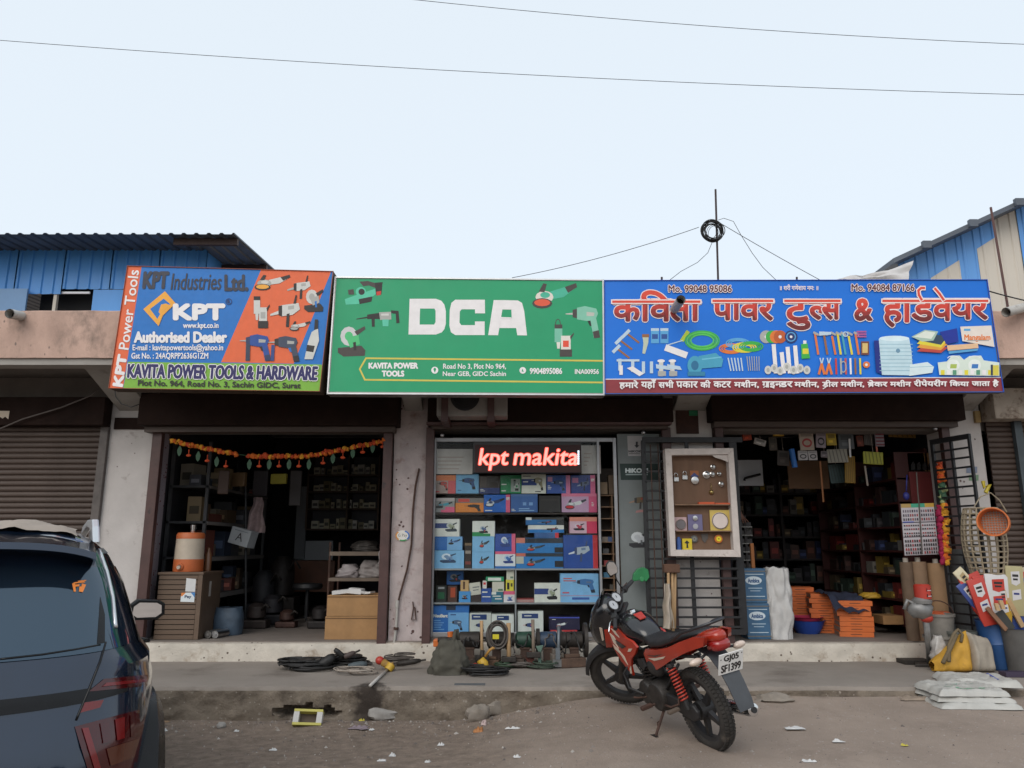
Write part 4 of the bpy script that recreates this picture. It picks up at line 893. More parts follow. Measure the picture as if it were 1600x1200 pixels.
# tank, shrouds, seat, tail
tk = stations([(.50, .07, .72, .80, 2.3), (.55, .105, .70, .845, 2.6), (.64, .13, .68, .90, 2.8), (.75, .148, .68, .935, 2.8), (.86, .142, .70, .935, 2.6), (.94, .115, .74, .915, 2.4), (.985, .06, .78, .87, 2)], 28)
to = bb(tk, 'fuel_tank', gloss, smooth=True)
bb(MB().cyl((.80, 0, .925), (.803, 0, .952), .042, .038, n=20), 'filler_cap', chrome, parent=to, smooth=40)
bb(MB().prism([(.70, .04, .9315), (.70, -.04, .9315), (.62, -.03, .898), (.62, .03, .898)], (0, 0, .008)), 'red_decal', redp, parent=to)
def panel(poly, yf, sg, th, nm, mat, par=None, mtx=BIKE):
    c = (sum(q[0] for q in poly)/len(poly), sum(q[1] for q in poly)/len(poly)); mb = MB(); n = len(poly); K = 5; vs = []
    for k in range(K+1):
        for q in poly:
            x, z = lerp(c[0], q[0], k/K), lerp(c[1], q[1], k/K); vs.append((x, sg*yf(x, z), z))
    for q in poly: vs.append((q[0], sg*(yf(*q)-th), q[1]))
    fs = [(k*n+i, k*n+(i+1) % n, (k+1)*n+(i+1) % n, (k+1)*n+i) for k in range(K+1) for i in range(n)]
    mb.add(vs, fs); return bb(mb, nm, mat, par, smooth=50, mtx=mtx)
for sg in (1, -1):
    ys_ = lambda x, z: .158+.012*math.sin((x-.5)*4)-.25*(z-.72)**2
    sh_ = panel([(.95, .84), (.99, .76), (.97, .66), (.90, .55), (.80, .47), (.76, .44), (.74, .52), (.69, .60), (.60, .66), (.545, .72), (.60, .76), (.70, .775), (.82, .83)], ys_, sg, .02, 'tank_shroud', redp)
    yd = lambda x, z: ys_(x, z)+.004
    for pl_ in ([(.97, .78), (.90, .76), (.86, .71), (.90, .72), (.86, .66), (.93, .70)], [(.95, .68), (.88, .655), (.80, .60), (.78, .53), (.81, .57), (.87, .62), (.94, .645)],
                [(.92, .825), (.85, .81), (.80, .765), (.86, .785)], [(.77, .50), (.79, .455), (.76, .46), (.735, .53)], [(.71, .66), (.66, .67), (.62, .70), (.68, .69)]):
        panel(pl_, yd, sg, .006, 'cream_decal', creamp, sh_)
    panel([(.92, .74), (.86, .69), (.80, .67), (.72, .70), (.80, .72)], yd, sg, .005, 'black_decal', gloss, sh_)
    yb_ = lambda x, z: .125+.03*math.sin(max(0, min(1, (x+.42)/.9))*3.1)-.15*(z-.66)**2
    tl_ = panel([(.47, .70), (.52, .66), (.50, .575), (.42, .535), (.33, .55), (.18, .60), (.02, .66), (-.20, .725), (-.40, .77), (-.43, .83), (-.30, .835), (-.12, .795), (.06, .745), (.25, .715)], yb_, sg, .03, 'side_panel', redp, None, BT)
    yc_ = lambda x, z: yb_(x, z)+.004
    panel([(.45, .63), (.30, .645), (.12, .675), (.16, .655), (.33, .62)], yc_, sg, .005, 'white_stripe', creamp, tl_, BT)
    panel([(.46, .655), (.30, .665), (.16, .69), (.30, .655)], yc_, sg, .005, 'black_stripe', gloss, tl_, BT)
    q = panel([(.64, .60), (.62, .55), (.56, .52), (.52, .56), (.55, .62)], lambda x, z: .14, sg, .02, 'grey_cover', matb)
st_ = stations([(.56, .06, .76, .80, 2.5), (.50, .10, .715, .79, 3), (.38, .125, .70, .775, 3), (.20, .13, .72, .79, 3.2), (.04, .125, .755, .825, 3.2), (-.12, .11, .785, .845, 3), (-.26, .085, .81, .855, 2.6), (-.31, .05, .825, .85, 2)], 24)
bb(st_, 'seat', seatm, smooth=True, mtx=BT)
tc = stations([(-.20, .10, .77, .83, 2.4), (-.33, .082, .775, .855, 2.6), (-.43, .062, .765, .855, 2.6), (-.47, .04, .78, .835, 2.2)], 20); bb(tc, 'tail_cowl', redp, smooth=True, mtx=BT)
bb(MB().tube([(-.02, .155, .80), (-.18, .15, .865), (-.36, .12, .90), (-.44, .06, .915), (-.44, -.06, .915), (-.36, -.12, .90), (-.18, -.15, .865), (-.02, -.155, .80)], .012, 10), 'grab_rail', M('dark_grab_rail', (.06, .06, .065), .3, .6), smooth=True, mtx=BT)
bb(stations([(-.38, .085, .71, .80, 3), (-.445, .072, .705, .79, 3), (-.478, .05, .715, .775, 2.6)], 20), 'tail_lamp', M('red_lamp', (.30, .012, .010), .15, coat=.8), smooth=True, mtx=BT)
for sg in (1, -1):
    bb(MB().use(matb).tube([(-.33, .07*sg, .70), (-.36, .15*sg, .685)], .011, 8).use(M('indicator_lens', (.62, .50, .42), .15, coat=.5)).ball((-.365, .195*sg, .68), (.03, .055, .026), 14, 8), 'indicator', smooth=True, mtx=BT)
rg = [[Vector((x, y, z)) for y in (-w_, -w_*.7, w_*.7, w_)]+[Vector((x+.012, y, z-.006)) for y in (w_*.95, -w_*.95)] for x, z, w_ in ((-.22, .72, .07), (-.36, .68, .075), (-.44, .60, .075), (-.50, .48, .07), (-.545, .36, .068), (-.56, .30, .062))]
bb(MB().loft(rg), 'rear_mudguard', flapm, smooth=40, mtx=BT)
pm = BT @ Matrix.Translation((-.50, .0, .625)) @ Matrix.Rotation(R(-18), 4, 'Y') @ Matrix.Rotation(R(6), 4, 'X')
def bplate(x, y, l): return pm @ Vector((-.004-l, -(x-.5)*.212, (.5-y)*.15))
plo = MB().box(-.004, .004, -.106, .106, -.075, .075).build('number_plate', M('plate_white', (.72, .71, .69), .5, var=.06, scale=12), bike, mtx=pm, bevel=.003)
p = Print(fn=bplate); p.text('GJ05', .20, .10, .80, .46, DK, bold=.016); p.text('SF1399', .10, .55, .90, .90, DK, bold=.016)
p.ell(.07, .25, .025, .035, DK, 8); p.ell(.93, .15, .025, .035, DK, 8); p.build('lettering', plo)
# chassis, engine, exhaust
frm = MB().tube([(.93, 0, .80), (.86, 0, .60), (.80, 0, .36), (.70, 0, .27)], .02, 8).tube([(.90, 0, .83), (.62, 0, .72), (.40, 0, .66), (.32, 0, .45), (.36, 0, .28)], .02, 8)
for sg in (1, -1): frm.tube([(.45, .09*sg, .68), (.20, .10*sg, .70), (-.20, .08*sg, .76)], .013, 8).tube([(.34, .09*sg, .40), (.05, .10*sg, .66)], .012, 8)
bb(frm, 'frame', matb, smooth=True)
bb(MB().box(.34, .62, -.10, .10, .25, .42).lathe([(.12, -.16), (.125, -.10), (.125, .10), (.11, .155)], (.44, 0, .335), (0, 1, 0), 22).lathe([(.10, -.15), (.105, .13), (.09, .15)], (.62, 0, .32), (0, 1, 0), 20), 'crankcase', engm, bevel=.01, smooth=40)
cy = Vector((.64, 0, .40)); d = Vector((.25, 0, .97)).normalized(); mb = MB()
for k in range(7): m = Matrix.Rotation(R(14), 3, 'Y'); mb.cbox(cy+d*(.02+k*.026), (.17, .17, .010), m)
mb.cyl(cy, cy+d*.19, .06, n=14).cbox(cy+d*.22, (.13, .13, .06), Matrix.Rotation(R(14), 3, 'Y')); bb(mb, 'engine_cylinder', engm, bevel=.003)
bb(MB().ball((.42, .10, .565), (.12, .045, .075), 14, 8).cbox((.50, 0, .60), (.20, .16, .12)), 'air_box', matb, smooth=True)
bb(MB().use(engm).tube([(.71, -.03, .55), (.80, -.06, .50), (.80, -.09, .35), (.70, -.12, .24), (.45, -.15, .22), (.15, -.17, .24)], .018, 8).use(chrome).lathe([(.03, 0), (.048, .06), (.05, .50), (.046, .56), (.02, .565)], (.18, -.17, .245), (-1, 0, .14), 18).use(matb).cyl((-.375, -.17, .323), (-.39, -.17, .325), .022), 'exhaust', smooth=40)
bb(MB().prism([(.36, .085, .38), (.36, .085, .28), (.0, .085, .24), (-.07, .085, .27), (-.08, .085, .33), (-.03, .085, .37)], (0, .035, 0)), 'chain_case', matb, bevel=.012)
bb(MB().tube([(.33, -.09, .34), (0, -.095, .30)], .018, 8).tube([(.33, .07, .34), (0, .075, .30)], .018, 8), 'swingarm', matb, smooth=True)
redspring = M('red_spring', (.48, .05, .03), .4)
for sg in (1, -1):
    a, b_ = Vector((.02, .125*sg, .33)), Vector((.13, .13*sg, .66)); d = b_-a; x_, y_ = MB().frame(d)
    so_ = bb(MB().cyl(a, b_, .014, n=10).cyl(a, a+d*.35, .022, n=12).cyl(b_-d*.08, b_, .03, n=12), 'shock_absorber', matb, smooth=40)
    bb(MB().tube([a+d*(.22+.70*k/90)+(x_*math.cos(k*.698)+y_*math.sin(k*.698))*.033 for k in range(91)], .0065, 6), 'spring', redspring, parent=so_, smooth=True)
bb(MB().use(rust).tube([(.42, .09, .26), (.40, .19, .155), (.385, .262, .080)], .011, 8).use(engm).cbox((.385, .27, .078), (.09, .045, .008), Matrix.Rotation(R(15.5), 3, 'X')).use(rust).tube([(.41, .16, .17), (.47, .18, .13), (.44, .20, .10)], .005, 6), 'side_stand', smooth=40)
bb(MB().tube([(.48, -.22, .27), (.48, .22, .27)], .011, 8), 'foot_peg_bar', rust, smooth=True)
for sg in (1, -1): bb(MB().cbox((.48, .235*sg, .275), (.04, .10, .03)), 'foot_peg', rust, bevel=.006); bb(MB().cbox((.10, .21*sg, .33), (.04, .10, .025)), 'foot_peg', M('worn_rubber', (.12, .09, .07), .9), bevel=.006)
bb(MB().tube([(.16, .10, .40), (.10, .15, .36), (.24, .145, .30), (.36, .14, .29)], .009, 6), 'pedal_lever', rust, smooth=True); bb(MB().tube([(.60, .15, .30), (.72, .17, .27), (.74, .20, .28)], .008, 6), 'gear_lever', rust, smooth=True)
bb(MB().tube([(.60, .17, .33), (.80, .19, .34), (.86, .18, .45), (.80, .15, .52), (.80, -.15, .52), (.86, -.18, .45), (.80, -.19, .34), (.60, -.17, .33)], .010, 8), 'crash_guard', matb, smooth=True)
bb(MB().tube([(.93, .03, .95), (1.02, .10, .88), (.90, .09, .78), (.70, .05, .70)], .006, 6).tube([(.95, -.05, .95), (1.06, -.02, .80), (.95, .06, .60), (.66, .10, .45)], .006, 6).tube([(.92, .2, .99), (1.03, .16, .93), (1.0, .06, .78), (.8, .04, .62)], .006, 6), 'control_cables', matb, smooth=True)
# ================================================================== CAR
CAR = Matrix.Translation((-2.26, 3.10, -.03)) @ Matrix.Rotation(R(31), 4, 'Z'); CI = CAR.inverted()
paint = M('dark_blue_car_paint', (.008, .019, .042), .2, metal=.45, var=.1, scale=3, coat=1.0, stain=(.035, .035, .04), sscale=2.2, samt=.12)
dgl = M('dark_car_glass', (.010, .018, .030), .04, spec=1.0); dgl.node_tree.nodes['Principled BSDF'].inputs['Specular Tint'].default_value = (.62, .82, 1, 1); dgl.node_tree.nodes['Principled BSDF'].inputs['IOR'].default_value = 1.6; trimb = M('car_black_trim', (.006, .006, .007), .3, var=.1, scale=10, spec=.3)
lens = M('red_tail_lens', (.055, .003, .004), .15, coat=.4); lens2 = M('red_tail_strip', (.16, .007, .008), .2, coat=.4); amb = M('amber_lens', (.09, .022, .010), .2, coat=.4)
silver = M('silver_trim', (.62, .63, .65), .28, .8)
WZ = [(.22, .80), (.32, .865), (.55, .915), (.75, .925), (.90, .910), (1.0, .875), (1.07, .815), (1.2, .77), (1.35, .715), (1.48, .64), (1.55, .57), (1.60, .48), (1.63, .34)]
RZ = [(.22, .05), (.32, .00), (.55, -.02), (.70, .00), (.80, .035), (.90, .055), (1.0, .085), (1.07, .12), (1.2, .215), (1.35, .33), (1.44, .39), (1.50, .40), (1.55, .46), (1.60, .62), (1.63, .95)]
FZ = [(.22, 4.15), (.32, 4.25), (.7, 4.25), (.85, 4.15), (.95, 3.9), (1.0, 3.25), (1.1, 2.98), (1.5, 2.25), (1.6, 1.95), (1.63, 1.7)]
NE = 5.0
def carpt(t, z):
    w_, r_, f_ = interp(z, WZ), interp(z, RZ), interp(z, FZ); yc, L_ = (r_+f_)/2, (f_-r_)/2; c, s_ = math.cos(t), math.sin(t)
    return Vector((w_*math.copysign(abs(c)**(2/NE), c), yc+L_*math.copysign(abs(s_)**(2/NE), s_), z))
def inside(q):
    if not .22 < q.z < 1.63: return False
    w_, r_, f_ = interp(q.z, WZ), interp(q.z, RZ), interp(q.z, FZ); yc, L_ = (r_+f_)/2, (f_-r_)/2
    return abs(q.x/w_)**NE+abs((q.y-yc)/L_)**NE < 1
EYEL = CI @ Vector((0, 0, EYE))
def carhit(px, py, lift=.004):
    d = (CI.to_3x3() @ ray(px, py)).normalized(); t = 1.5
    while t < 8 and not inside(EYEL+d*t): t += .01
    if t >= 8: return carhit(px-1.5, py, lift)
    lo, hi = t-.01, t
    for _ in range(14):
        m = (lo+hi)/2
        if inside(EYEL+d*m): hi = m
        else: lo = m
    q = EYEL+d*lo; return q-d*lift
def rear(x, z, lift=.004):
    w_, r_, f_ = interp(z, WZ), interp(z, RZ), interp(z, FZ); yc, L_ = (r_+f_)/2, (f_-r_)/2
    return Vector((x, yc-L_*max(0, 1-abs(x/w_)**NE)**(1/NE)-lift, z))
car = thing('parked_car', 'dark blue SUV parked with its rear to the street and a cloth on its roof', 'car', CAR @ Vector((0, 2, 0)))
def cb(mb, name, mat=None, parent=None, **k): return mb.build(name, mat, parent or car, mtx=CAR, **k)
zs = [.22, .26, .32, .42, .55, .65, .75, .82, .90, .95, 1.0, 1.04, 1.07, 1.13, 1.2, 1.28, 1.35, 1.42, 1.48, 1.52, 1.55, 1.575, 1.60, 1.617, 1.63]
nT = 140
mb = MB(); rings = [[carpt(2*math.pi*(i+.5)/nT, z) for i in range(nT)] for z in zs]; mb.loft(rings)
body = cb(mb, 'body', paint, smooth=35)
def patch(q, name, mat, par=None, lift=.004, n=8, both=True, m2=6):
    """quad in photograph pixels thrown onto the body; mirrored to the other side of the car"""
    for sg in ((1, -1) if both else (1,)):
        mb = MB(); mb.grid(lambda u, v: (lambda h: Vector((h.x*sg, h.y, h.z)))(carhit((1-v)*((1-u)*q[0][0]+u*q[1][0])+v*((1-u)*q[3][0]+u*q[2][0]), (1-v)*((1-u)*q[0][1]+u*q[1][1])+v*((1-u)*q[3][1]+u*q[2][1]), lift)), n, m2)
        o = cb(mb, name, mat, par, smooth=True, fix=False)
    return o
def rgrid(x0, x1, za, zb_, name, mat, lift=.004, par=None, nx_=24, nz_=6):
    mb = MB(); mb.grid(lambda u, v: rear(lerp(x0(v) if callable(x0) else x0, x1(v) if callable(x1) else x1, u), lerp(za(u) if callable(za) else za, zb_(u) if callable(zb_) else zb_, v), lift), nx_, nz_); return cb(mb, name, mat, par, smooth=True, fix=False)
wz = lambda z, k: k*interp(z, WZ)
rg_ = rgrid(lambda v: -wz(lerp(1.06, 1.44, v), .90), lambda v: wz(lerp(1.06, 1.44, v), .90), lambda u: 1.055+.02*(2*u-1)**2, lambda u: 1.445-.02*(2*u-1)**2, 'rear_window', dgl, .005, nx_=40)
rgrid(lambda v: -wz(lerp(.86, .92, v), .80), lambda v: wz(lerp(.86, .92, v), .80), lambda u: .855+.03*(2*u-1)**2, lambda u: .915+.02*(2*u-1)**2, 'light_bar', trimb, .005)
rgrid(-.74, .74, .30, .52, 'bumper_insert', trimb, .006)
# roof spoiler
mb = MB(); rings = []
for i in range(25):
    u = i/24*2-1; x = u*.55; b_ = .06*abs(u)**3; rings.append([Vector((x, .78, 1.615-.06*abs(u)**4)), Vector((x, .27+b_, 1.545-.05*abs(u)**4)), Vector((x, .25+b_, 1.515-.05*abs(u)**4)), Vector((x, .42+b_*.5, 1.485-.05*abs(u)**4))])
mb.loft(rings); cb(mb, 'roof_spoiler', paint, smooth=40)
mb = MB().tube([(-.16, .262, 1.525), (.16, .262, 1.525)], .008, 6); cb(mb, 'brake_lamp', lens2)
# lamps from their places in the picture
Zc = lambda *pts: [(x/3, 800+y/3) for x, y in pts]
ul = patch(Zc((488, 782), (694, 762), (690, 815), (415, 842)), 'upper_tail_lamp', lens, lift=.006)
patch(Zc((500, 800), (690, 782), (689, 795), (480, 818)), 'lamp_strip', lens2, ul, lift=.011, m2=2, both=False)
patch(Zc((388, 894), (487, 880), (470, 916), (374, 942)), 'small_lamp', lens2, lift=.006)
ll = patch(Zc((350, 1006), (690, 916), (640, 1195), (440, 1300)), 'lower_tail_lamp', lens, lift=.006)
patch(Zc((385, 1012), (415, 1010), (495, 1270), (470, 1290)), 'lamp_strip', lens2, ll, lift=.012, both=False)
patch(Zc((500, 1110), (655, 1060), (630, 1150), (520, 1190)), 'amber_lamp', amb, ll, lift=.012, both=False)
for k in range(3): patch(Zc((470+k*70, 990-k*18), (515+k*70, 978-k*18), (520+k*65, 1075-k*16), (485+k*65, 1085-k*14)), 'lamp_cell', lens2 if k == 1 else lens, ll, lift=.011, both=False, n=3, m2=3)
# panel gap between tailgate and quarter panel, side glass, bright roof arch
def seam(pts, r, name, mat, lift=.003, both=True):
    for sg in ((1, -1) if both else (1,)):
        q = []
        for a, b_ in zip(pts, pts[1:]):
            for k in range(6): q.append(carhit(lerp(a[0], b_[0], k/6), lerp(a[1], b_[1], k/6), lift))
        q = [Vector((h.x*sg, h.y, h.z)) for h in q]; cb(MB().tube(q, r, 5), name, mat, smooth=True)
seam(Zc((496, 610), (470, 700), (415, 840), (345, 1004)), .005, 'panel_gap', trimb)
seam(Zc((0, 690), (200, 668), (350, 645), (494, 618)), .005, 'glass_seal', trimb, both=False)
patch(Zc((470, 395), (492, 480), (492, 612), (455, 618)), 'window_edge', trimb, lift=.006, n=4)
# side windows laid on the right and left flanks in car space
def side(y0, y1, za, zb_, nm, mat, lift=.005, y0t=None, y1t=None):
    for sg in (1, -1):
        def f(u, v):
            z = lerp(za, zb_, v); y = lerp(lerp(y0, y0t if y0t is not None else y0, v), lerp(y1, y1t if y1t is not None else y1, v), u)
            w_, r_, f_ = interp(z, WZ), interp(z, RZ), interp(z, FZ); yc, L_ = (r_+f_)/2, (f_-r_)/2
            return Vector((sg*(w_*max(0, 1-abs((y-yc)/L_)**NE)**(1/NE)+lift), y, z))
        cb(MB().grid(f, 16, 5), nm, mat, smooth=True, fix=False)
side(.55, .95, 1.06, 1.42, 'side_window', dgl, y0t=.80, y1t=1.05); side(1.0, 1.75, 1.06, 1.48, 'side_window', dgl, y0t=1.08, y1t=1.75); side(1.80, 2.75, 1.06, 1.49, 'side_window', dgl, y1t=2.1)
side(.60, 2.7, 1.490, 1.515, 'roof_arch_trim', silver, .006, y1t=2.3); side(.25, 4.0, .25, .36, 'sill_cladding', trimb, .008)
# silver arch running down the rear pillar
seam(Zc((465, 180), (500, 280), (528, 400), (545, 570)), .011, 'pillar_trim', silver, .004)
for sg in (1, -1):
    cb(MB().prism([(.535*sg, y, z) for y, z in ((.50, 1.545), (.70, 1.625), (.84, 1.665), (1.4, 1.678), (2.0, 1.655), (2.15, 1.58), (2.05, 1.60), (1.4, 1.635), (.95, 1.615), (.85, 1.56))], (.035*sg, 0, 0)), 'roof_rail', silver, bevel=.008)
    mm = Matrix.Translation((1.015*sg, 2.42, 1.075)); 
    mo = cb(MB().loft([[mm @ Vector((sg*x*k, y, z*k)) for x, z in ((-.12, -.035), (-.08, -.065), (.07, -.065), (.115, -.03), (.11, .045), (.07, .07), (-.07, .078), (-.115, .04))] for y, k in ((-.065, .92), (-.055, 1.0), (.02, 1.0), (.08, .72), (.10, .4))]).box(*( (-.17, -.08) if sg > 0 else (.08, .17)), -.03, .04, -.06, -.01, mm), 'door_mirror', trimb, smooth=40)
    cb(MB().prism([mm @ Vector((sg*x*.80, -.066, z*.72)) for x, z in ((-.12, -.035), (-.08, -.065), (.07, -.065), (.115, -.03), (.11, .045), (.07, .07), (-.07, .078), (-.115, .04))], (0, -.002, 0)), 'mirror_glass', MATS['mirror_silver'], mo)
    for y in (.75, 3.35):
        w_ = cb(MB().lathe([(.20, -.11), (.30, -.11), (.335, -.08), (.335, .08), (.30, .11), (.20, .11)], (.80*sg, y, .335), (1, 0, 0), 30), 'wheel', tyrem, smooth=40)
        cb(MB().lathe([(.19, 0), (.205, .10), (.06, .085), (.03, .09)], (.80*sg, y, .335), (sg, 0, 0), 20), 'hub_cap', silver, w_, smooth=40)
        cb(MB().loft([[Vector((x*sg, y+r_*math.cos(a), .34+r_*math.sin(a))) for x, r_ in ((.80, .37), (.935, .37), (.94, .40), (.90, .47), (.80, .47))] for a in [R(-12+k*8.5) for k in range(25)]]), 'wheel_arch', trimb, smooth=40)
for sg in (1, -1): cb(MB().ball((.48*sg, 1.05, 1.08), (.14, .06, .20), 12, 8), 'headrest', trimb, smooth=True)
cb(MB().tube([(.86, 1.30, .985), (.925, 1.36, .975), (.86, 1.46, .985)], .012, 6), 'door_handle', trimb, smooth=True)
# small orange mark on the rear glass
p = Print(fn=lambda x, y, l: CAR @ carhit(x, y, .008+l)).zoom(0, 800, 1/3); OM = M('orange_sticker', (.85, .25, .04), .5)
for q in ([(338, 335), (352, 332), (356, 372), (346, 374)], [(352, 340), (372, 338), (371, 348), (354, 350)], [(372, 350), (385, 348), (380, 374), (370, 373)], [(384, 335), (404, 340), (388, 376), (378, 374)], [(345, 330), (395, 322), (398, 330), (345, 336)], [(365, 322), (405, 318), (402, 324), (366, 327)]): p.poly(q, OM)
p.build('orange_decal', car)
# dusty cloth lying on the roof
def cloth(u, v):
    x = lerp(-.50, .47, u); y = lerp(.60, 1.9, v); e = min(u, 1-u, v, 1-v); zr_ = 1.632
    while zr_ > 1.4 and not inside(Vector((x, y, zr_-.003))): zr_ -= .004
    return Vector((x+.03*nz(v*5, 2), y+.03*nz(u*6, 4), zr_+.010+.03*abs(nz(u*7, v*7))*min(1, e*8)+(.02*max(0, nz(u*9, v*3, 6)))))
o = MB().grid(cloth, 40, 40).build('folded_cloth', M('dusty_beige_cloth', (.30, .25, .21), .95, var=.15, scale=5, bump=.001), mtx=CAR, smooth=True, fix=False); tag(o, 'beige dust cloth spread on the roof of the parked car', 'cloth')
# ================================================================== DISPLAY WINDOW
def pxr(x0, y0, x1, y1, Y):
    """upright box outline at plane Y from a pixel rectangle: x from the middle row, z from the middle column"""
    xm, ym = (x0+x1)/2, (y0+y1)/2; return P(x0, ym, Y).x, P(x1, ym, Y).x, P(xm, y1, Y).z, P(xm, y0, Y).z
win = thing('display_window', 'aluminium framed glass display window full of tool cartons', 'window', (X(805), YF+.1, FL))
wx0, wx1 = X(673, 850, YF), X(967, 850, YF); wz0 = P(0, 995, YF).z; wz1 = P(0, 684, YF).z
for a, b_ in ((wx0, wx0+.045), (wx1-.04, wx1), (X(936), X(936)+.03)): MB().box(a, b_, YF+.0, YF+.05, wz0, wz1).build('frame_post', alu, win, bevel=.003)
for z in (wz0, wz1-.05): MB().box(wx0+.046, wx1-.041, YF+.002, YF+.048, z, z+.05).build('frame_rail', alu, win, bevel=.003)
wb = M('window_back_board', (.055, .042, .036), .8, var=.25, scale=3)
MB().box(wx0+.02, X(936), YF+.62, YF+.65, wz0, wz1).build('back_board', wb, win)
MB().box(wx0-.02, wx0+.01, YF+.052, YF+.62, wz0, wz1).build('side_board', wb, win); MB().box(X(938), X(938)+.02, YF+.052, YF+.62, wz0, wz1).build('side_board', wb, win)
MB().box(wx0-.02, X(968), YF+.005, YF+.70, FL-.02, wz0-.003).build('base', darkconc, win)
Y0 = YF+.10; shz = {}
for nm, py in (('a', 801), ('b', 888), ('c', 941)):
    z = P(0, py, Y0-.03).z; shz[nm] = z; MB().box(wx0+.012, X(937), Y0-.04, YF+.60, z-.022, z-.002).build('shelf', alu if nm != 'a' else wb, win)
MB().box(X(804.5), X(806.8), Y0-.042, Y0-.02, wz0+.05, shz['b']-.024).build('shelf_divider', alu, win)
MB().box(wx0+.03, X(937), YF+.020, YF+.026, wz0+.04, wz1-.04).build('glass_pane', glass_mat('window_glass', (.96, .98, .98), .18), win)
CARTS = 0
def shade(c, k): return tuple(max(0, min(255, int(v*k))) for v in c)
def carton(zr, x0, y0, x1, y1, col, label, bands=(), tool=None, tm=None, texts=(), Y=None, depth=.22, tilt=0, cat='carton', grp=None, name='tool_carton'):
    """printed carton: bands = (u0,v0,u1,v1,colour), tool = (kind,u,v,w,h), texts = (str,u0,v0,u1,v1,colour) in face units"""
    Y = Y or Y0; ox, oy, k = zr; a, b_, z0, z1 = pxr(ox+x0*k, oy+y0*k, ox+x1*k, oy+y1*k, Y)
    m = Matrix.Translation(((a+b_)/2, Y, z0)) @ Matrix.Rotation(R(tilt), 4, 'Y'); w_, h_ = b_-a, z1-z0
    body = M('carton_%02x%02x%02x' % col, srgb(*col), .5, var=.08, scale=14, bump=.0004, bscale=50)
    th = thing(name, label, cat, ((a+b_)/2, Y+depth/2, z0), grp)
    MB().box(-w_/2, w_/2, 0, depth, .0005, h_, m).build('box', body, th, bevel=.003)
    fn = lambda u, v, l: m @ Vector(((u-.5)*w_, -.0008-l, (1-v)*h_))
    p = Print(fn=fn)
    for u0, v0, u1, v1, c in bands: p.rect(u0, v0, u1, v1, ink(*c))
    if tool:
        tm = tm or ((70, 80, 95), (35, 35, 40), (200, 200, 200), (190, 60, 50)); p.tool(*tool[:5], [ink(*c) for c in tm], *tool[5:])
    for t, u0, v0, u1, v1, c in texts:
        if t == '=':
            n = max(1, int((v1-v0)/.07))
            for i in range(n): vv = lerp(v0, v1, (i+.2)/n); p.rect(u0, vv, lerp(u0, u1, .6+.4*((i*37) % 10)/10), vv+(v1-v0)/n*.45, ink(*c))
        else: p.text(t, u0, v0, u1, v1, ink(*c), bold=.008)
    if p.mb.f: p.build('print', th)
    return th
A = (640, 620, .2); B = (640, 840, .2)
WHT, NVY, LB, BLU, PNK, RD_, BLK, GNN, ORG, YEL = (222, 220, 212), (40, 62, 125), (128, 182, 222), (36, 104, 178), (222, 96, 130), (205, 50, 60), (28, 28, 32), (36, 140, 80), (224, 132, 48), (226, 208, 70)
T1 = ((70, 100, 140), BLK, (190, 195, 200), (190, 60, 50)); T2 = ((60, 70, 80), BLK, (150, 150, 150), (205, 60, 50)); T3 = ((225, 225, 225), (60, 60, 70), (180, 180, 185), RD_)
# second row from the top stands on the shelf, the first row on those
r2 = [(188, 790, 352, 900, (150, 148, 146), 'grey carton with pink corner and teal tool beside the orange one', [(.0, .0, 1, .2, (190, 180, 178)), (.55, .62, 1, 1, PNK), (.35, .82, 1, 1, PNK)], ('grinder', .5, .5, .8, .5), ((60, 150, 170), BLK, (120, 120, 125), BLK), ()),
      (358, 790, 578, 900, (222, 130, 44), 'orange carton with a black tool and grey lid', [(0, 0, 1, .34, (120, 112, 108)), (.1, .06, .5, .28, (205, 70, 60))], ('drill', .62, .68, .6, .5), ((30, 30, 32), BLK, BLK, BLK), ()),
      (580, 765, 785, 900, (30, 98, 186), 'bright blue carton with pink edge on the row under the message board', [(.84, 0, 1, 1, PNK)], ('grinder', .42, .45, .75, .55), ((40, 60, 110), BLK, (200, 205, 215), W_ and (220, 220, 220)), [('=', .05, .84, .5, .97, WHT), ('KPT', .87, .15, .98, .30, WHT)]),
      (790, 760, 1000, 898, (58, 98, 160), 'steel blue carton with two pale discs', [(0, 0, 1, .12, (80, 110, 160)), (.45, .45, .58, .62, (120, 160, 210)), (.68, .45, .82, .62, (120, 160, 210))], None, None, [('=', .3, .76, .95, .95, (150, 190, 230)), ('=', .03, .80, .2, .95, WHT)]),
      (1188, 755, 1462, 885, (200, 160, 190), 'lilac carton with pink edge and grinder picture on the top shelf', [(0, 0, 1, .16, (222, 120, 150)), (.77, .16, 1, 1, (216, 90, 130))], ('grinder', .4, .58, .62, .6), T3, [('=', .85, .45, .93, .7, WHT)])]
for x0, y0, x1, y1, c, lb_, bd, tl, tmm, tx in r2: carton(A, x0, y0, x1, 903, c, lb_, bd, tl, tmm, tx)
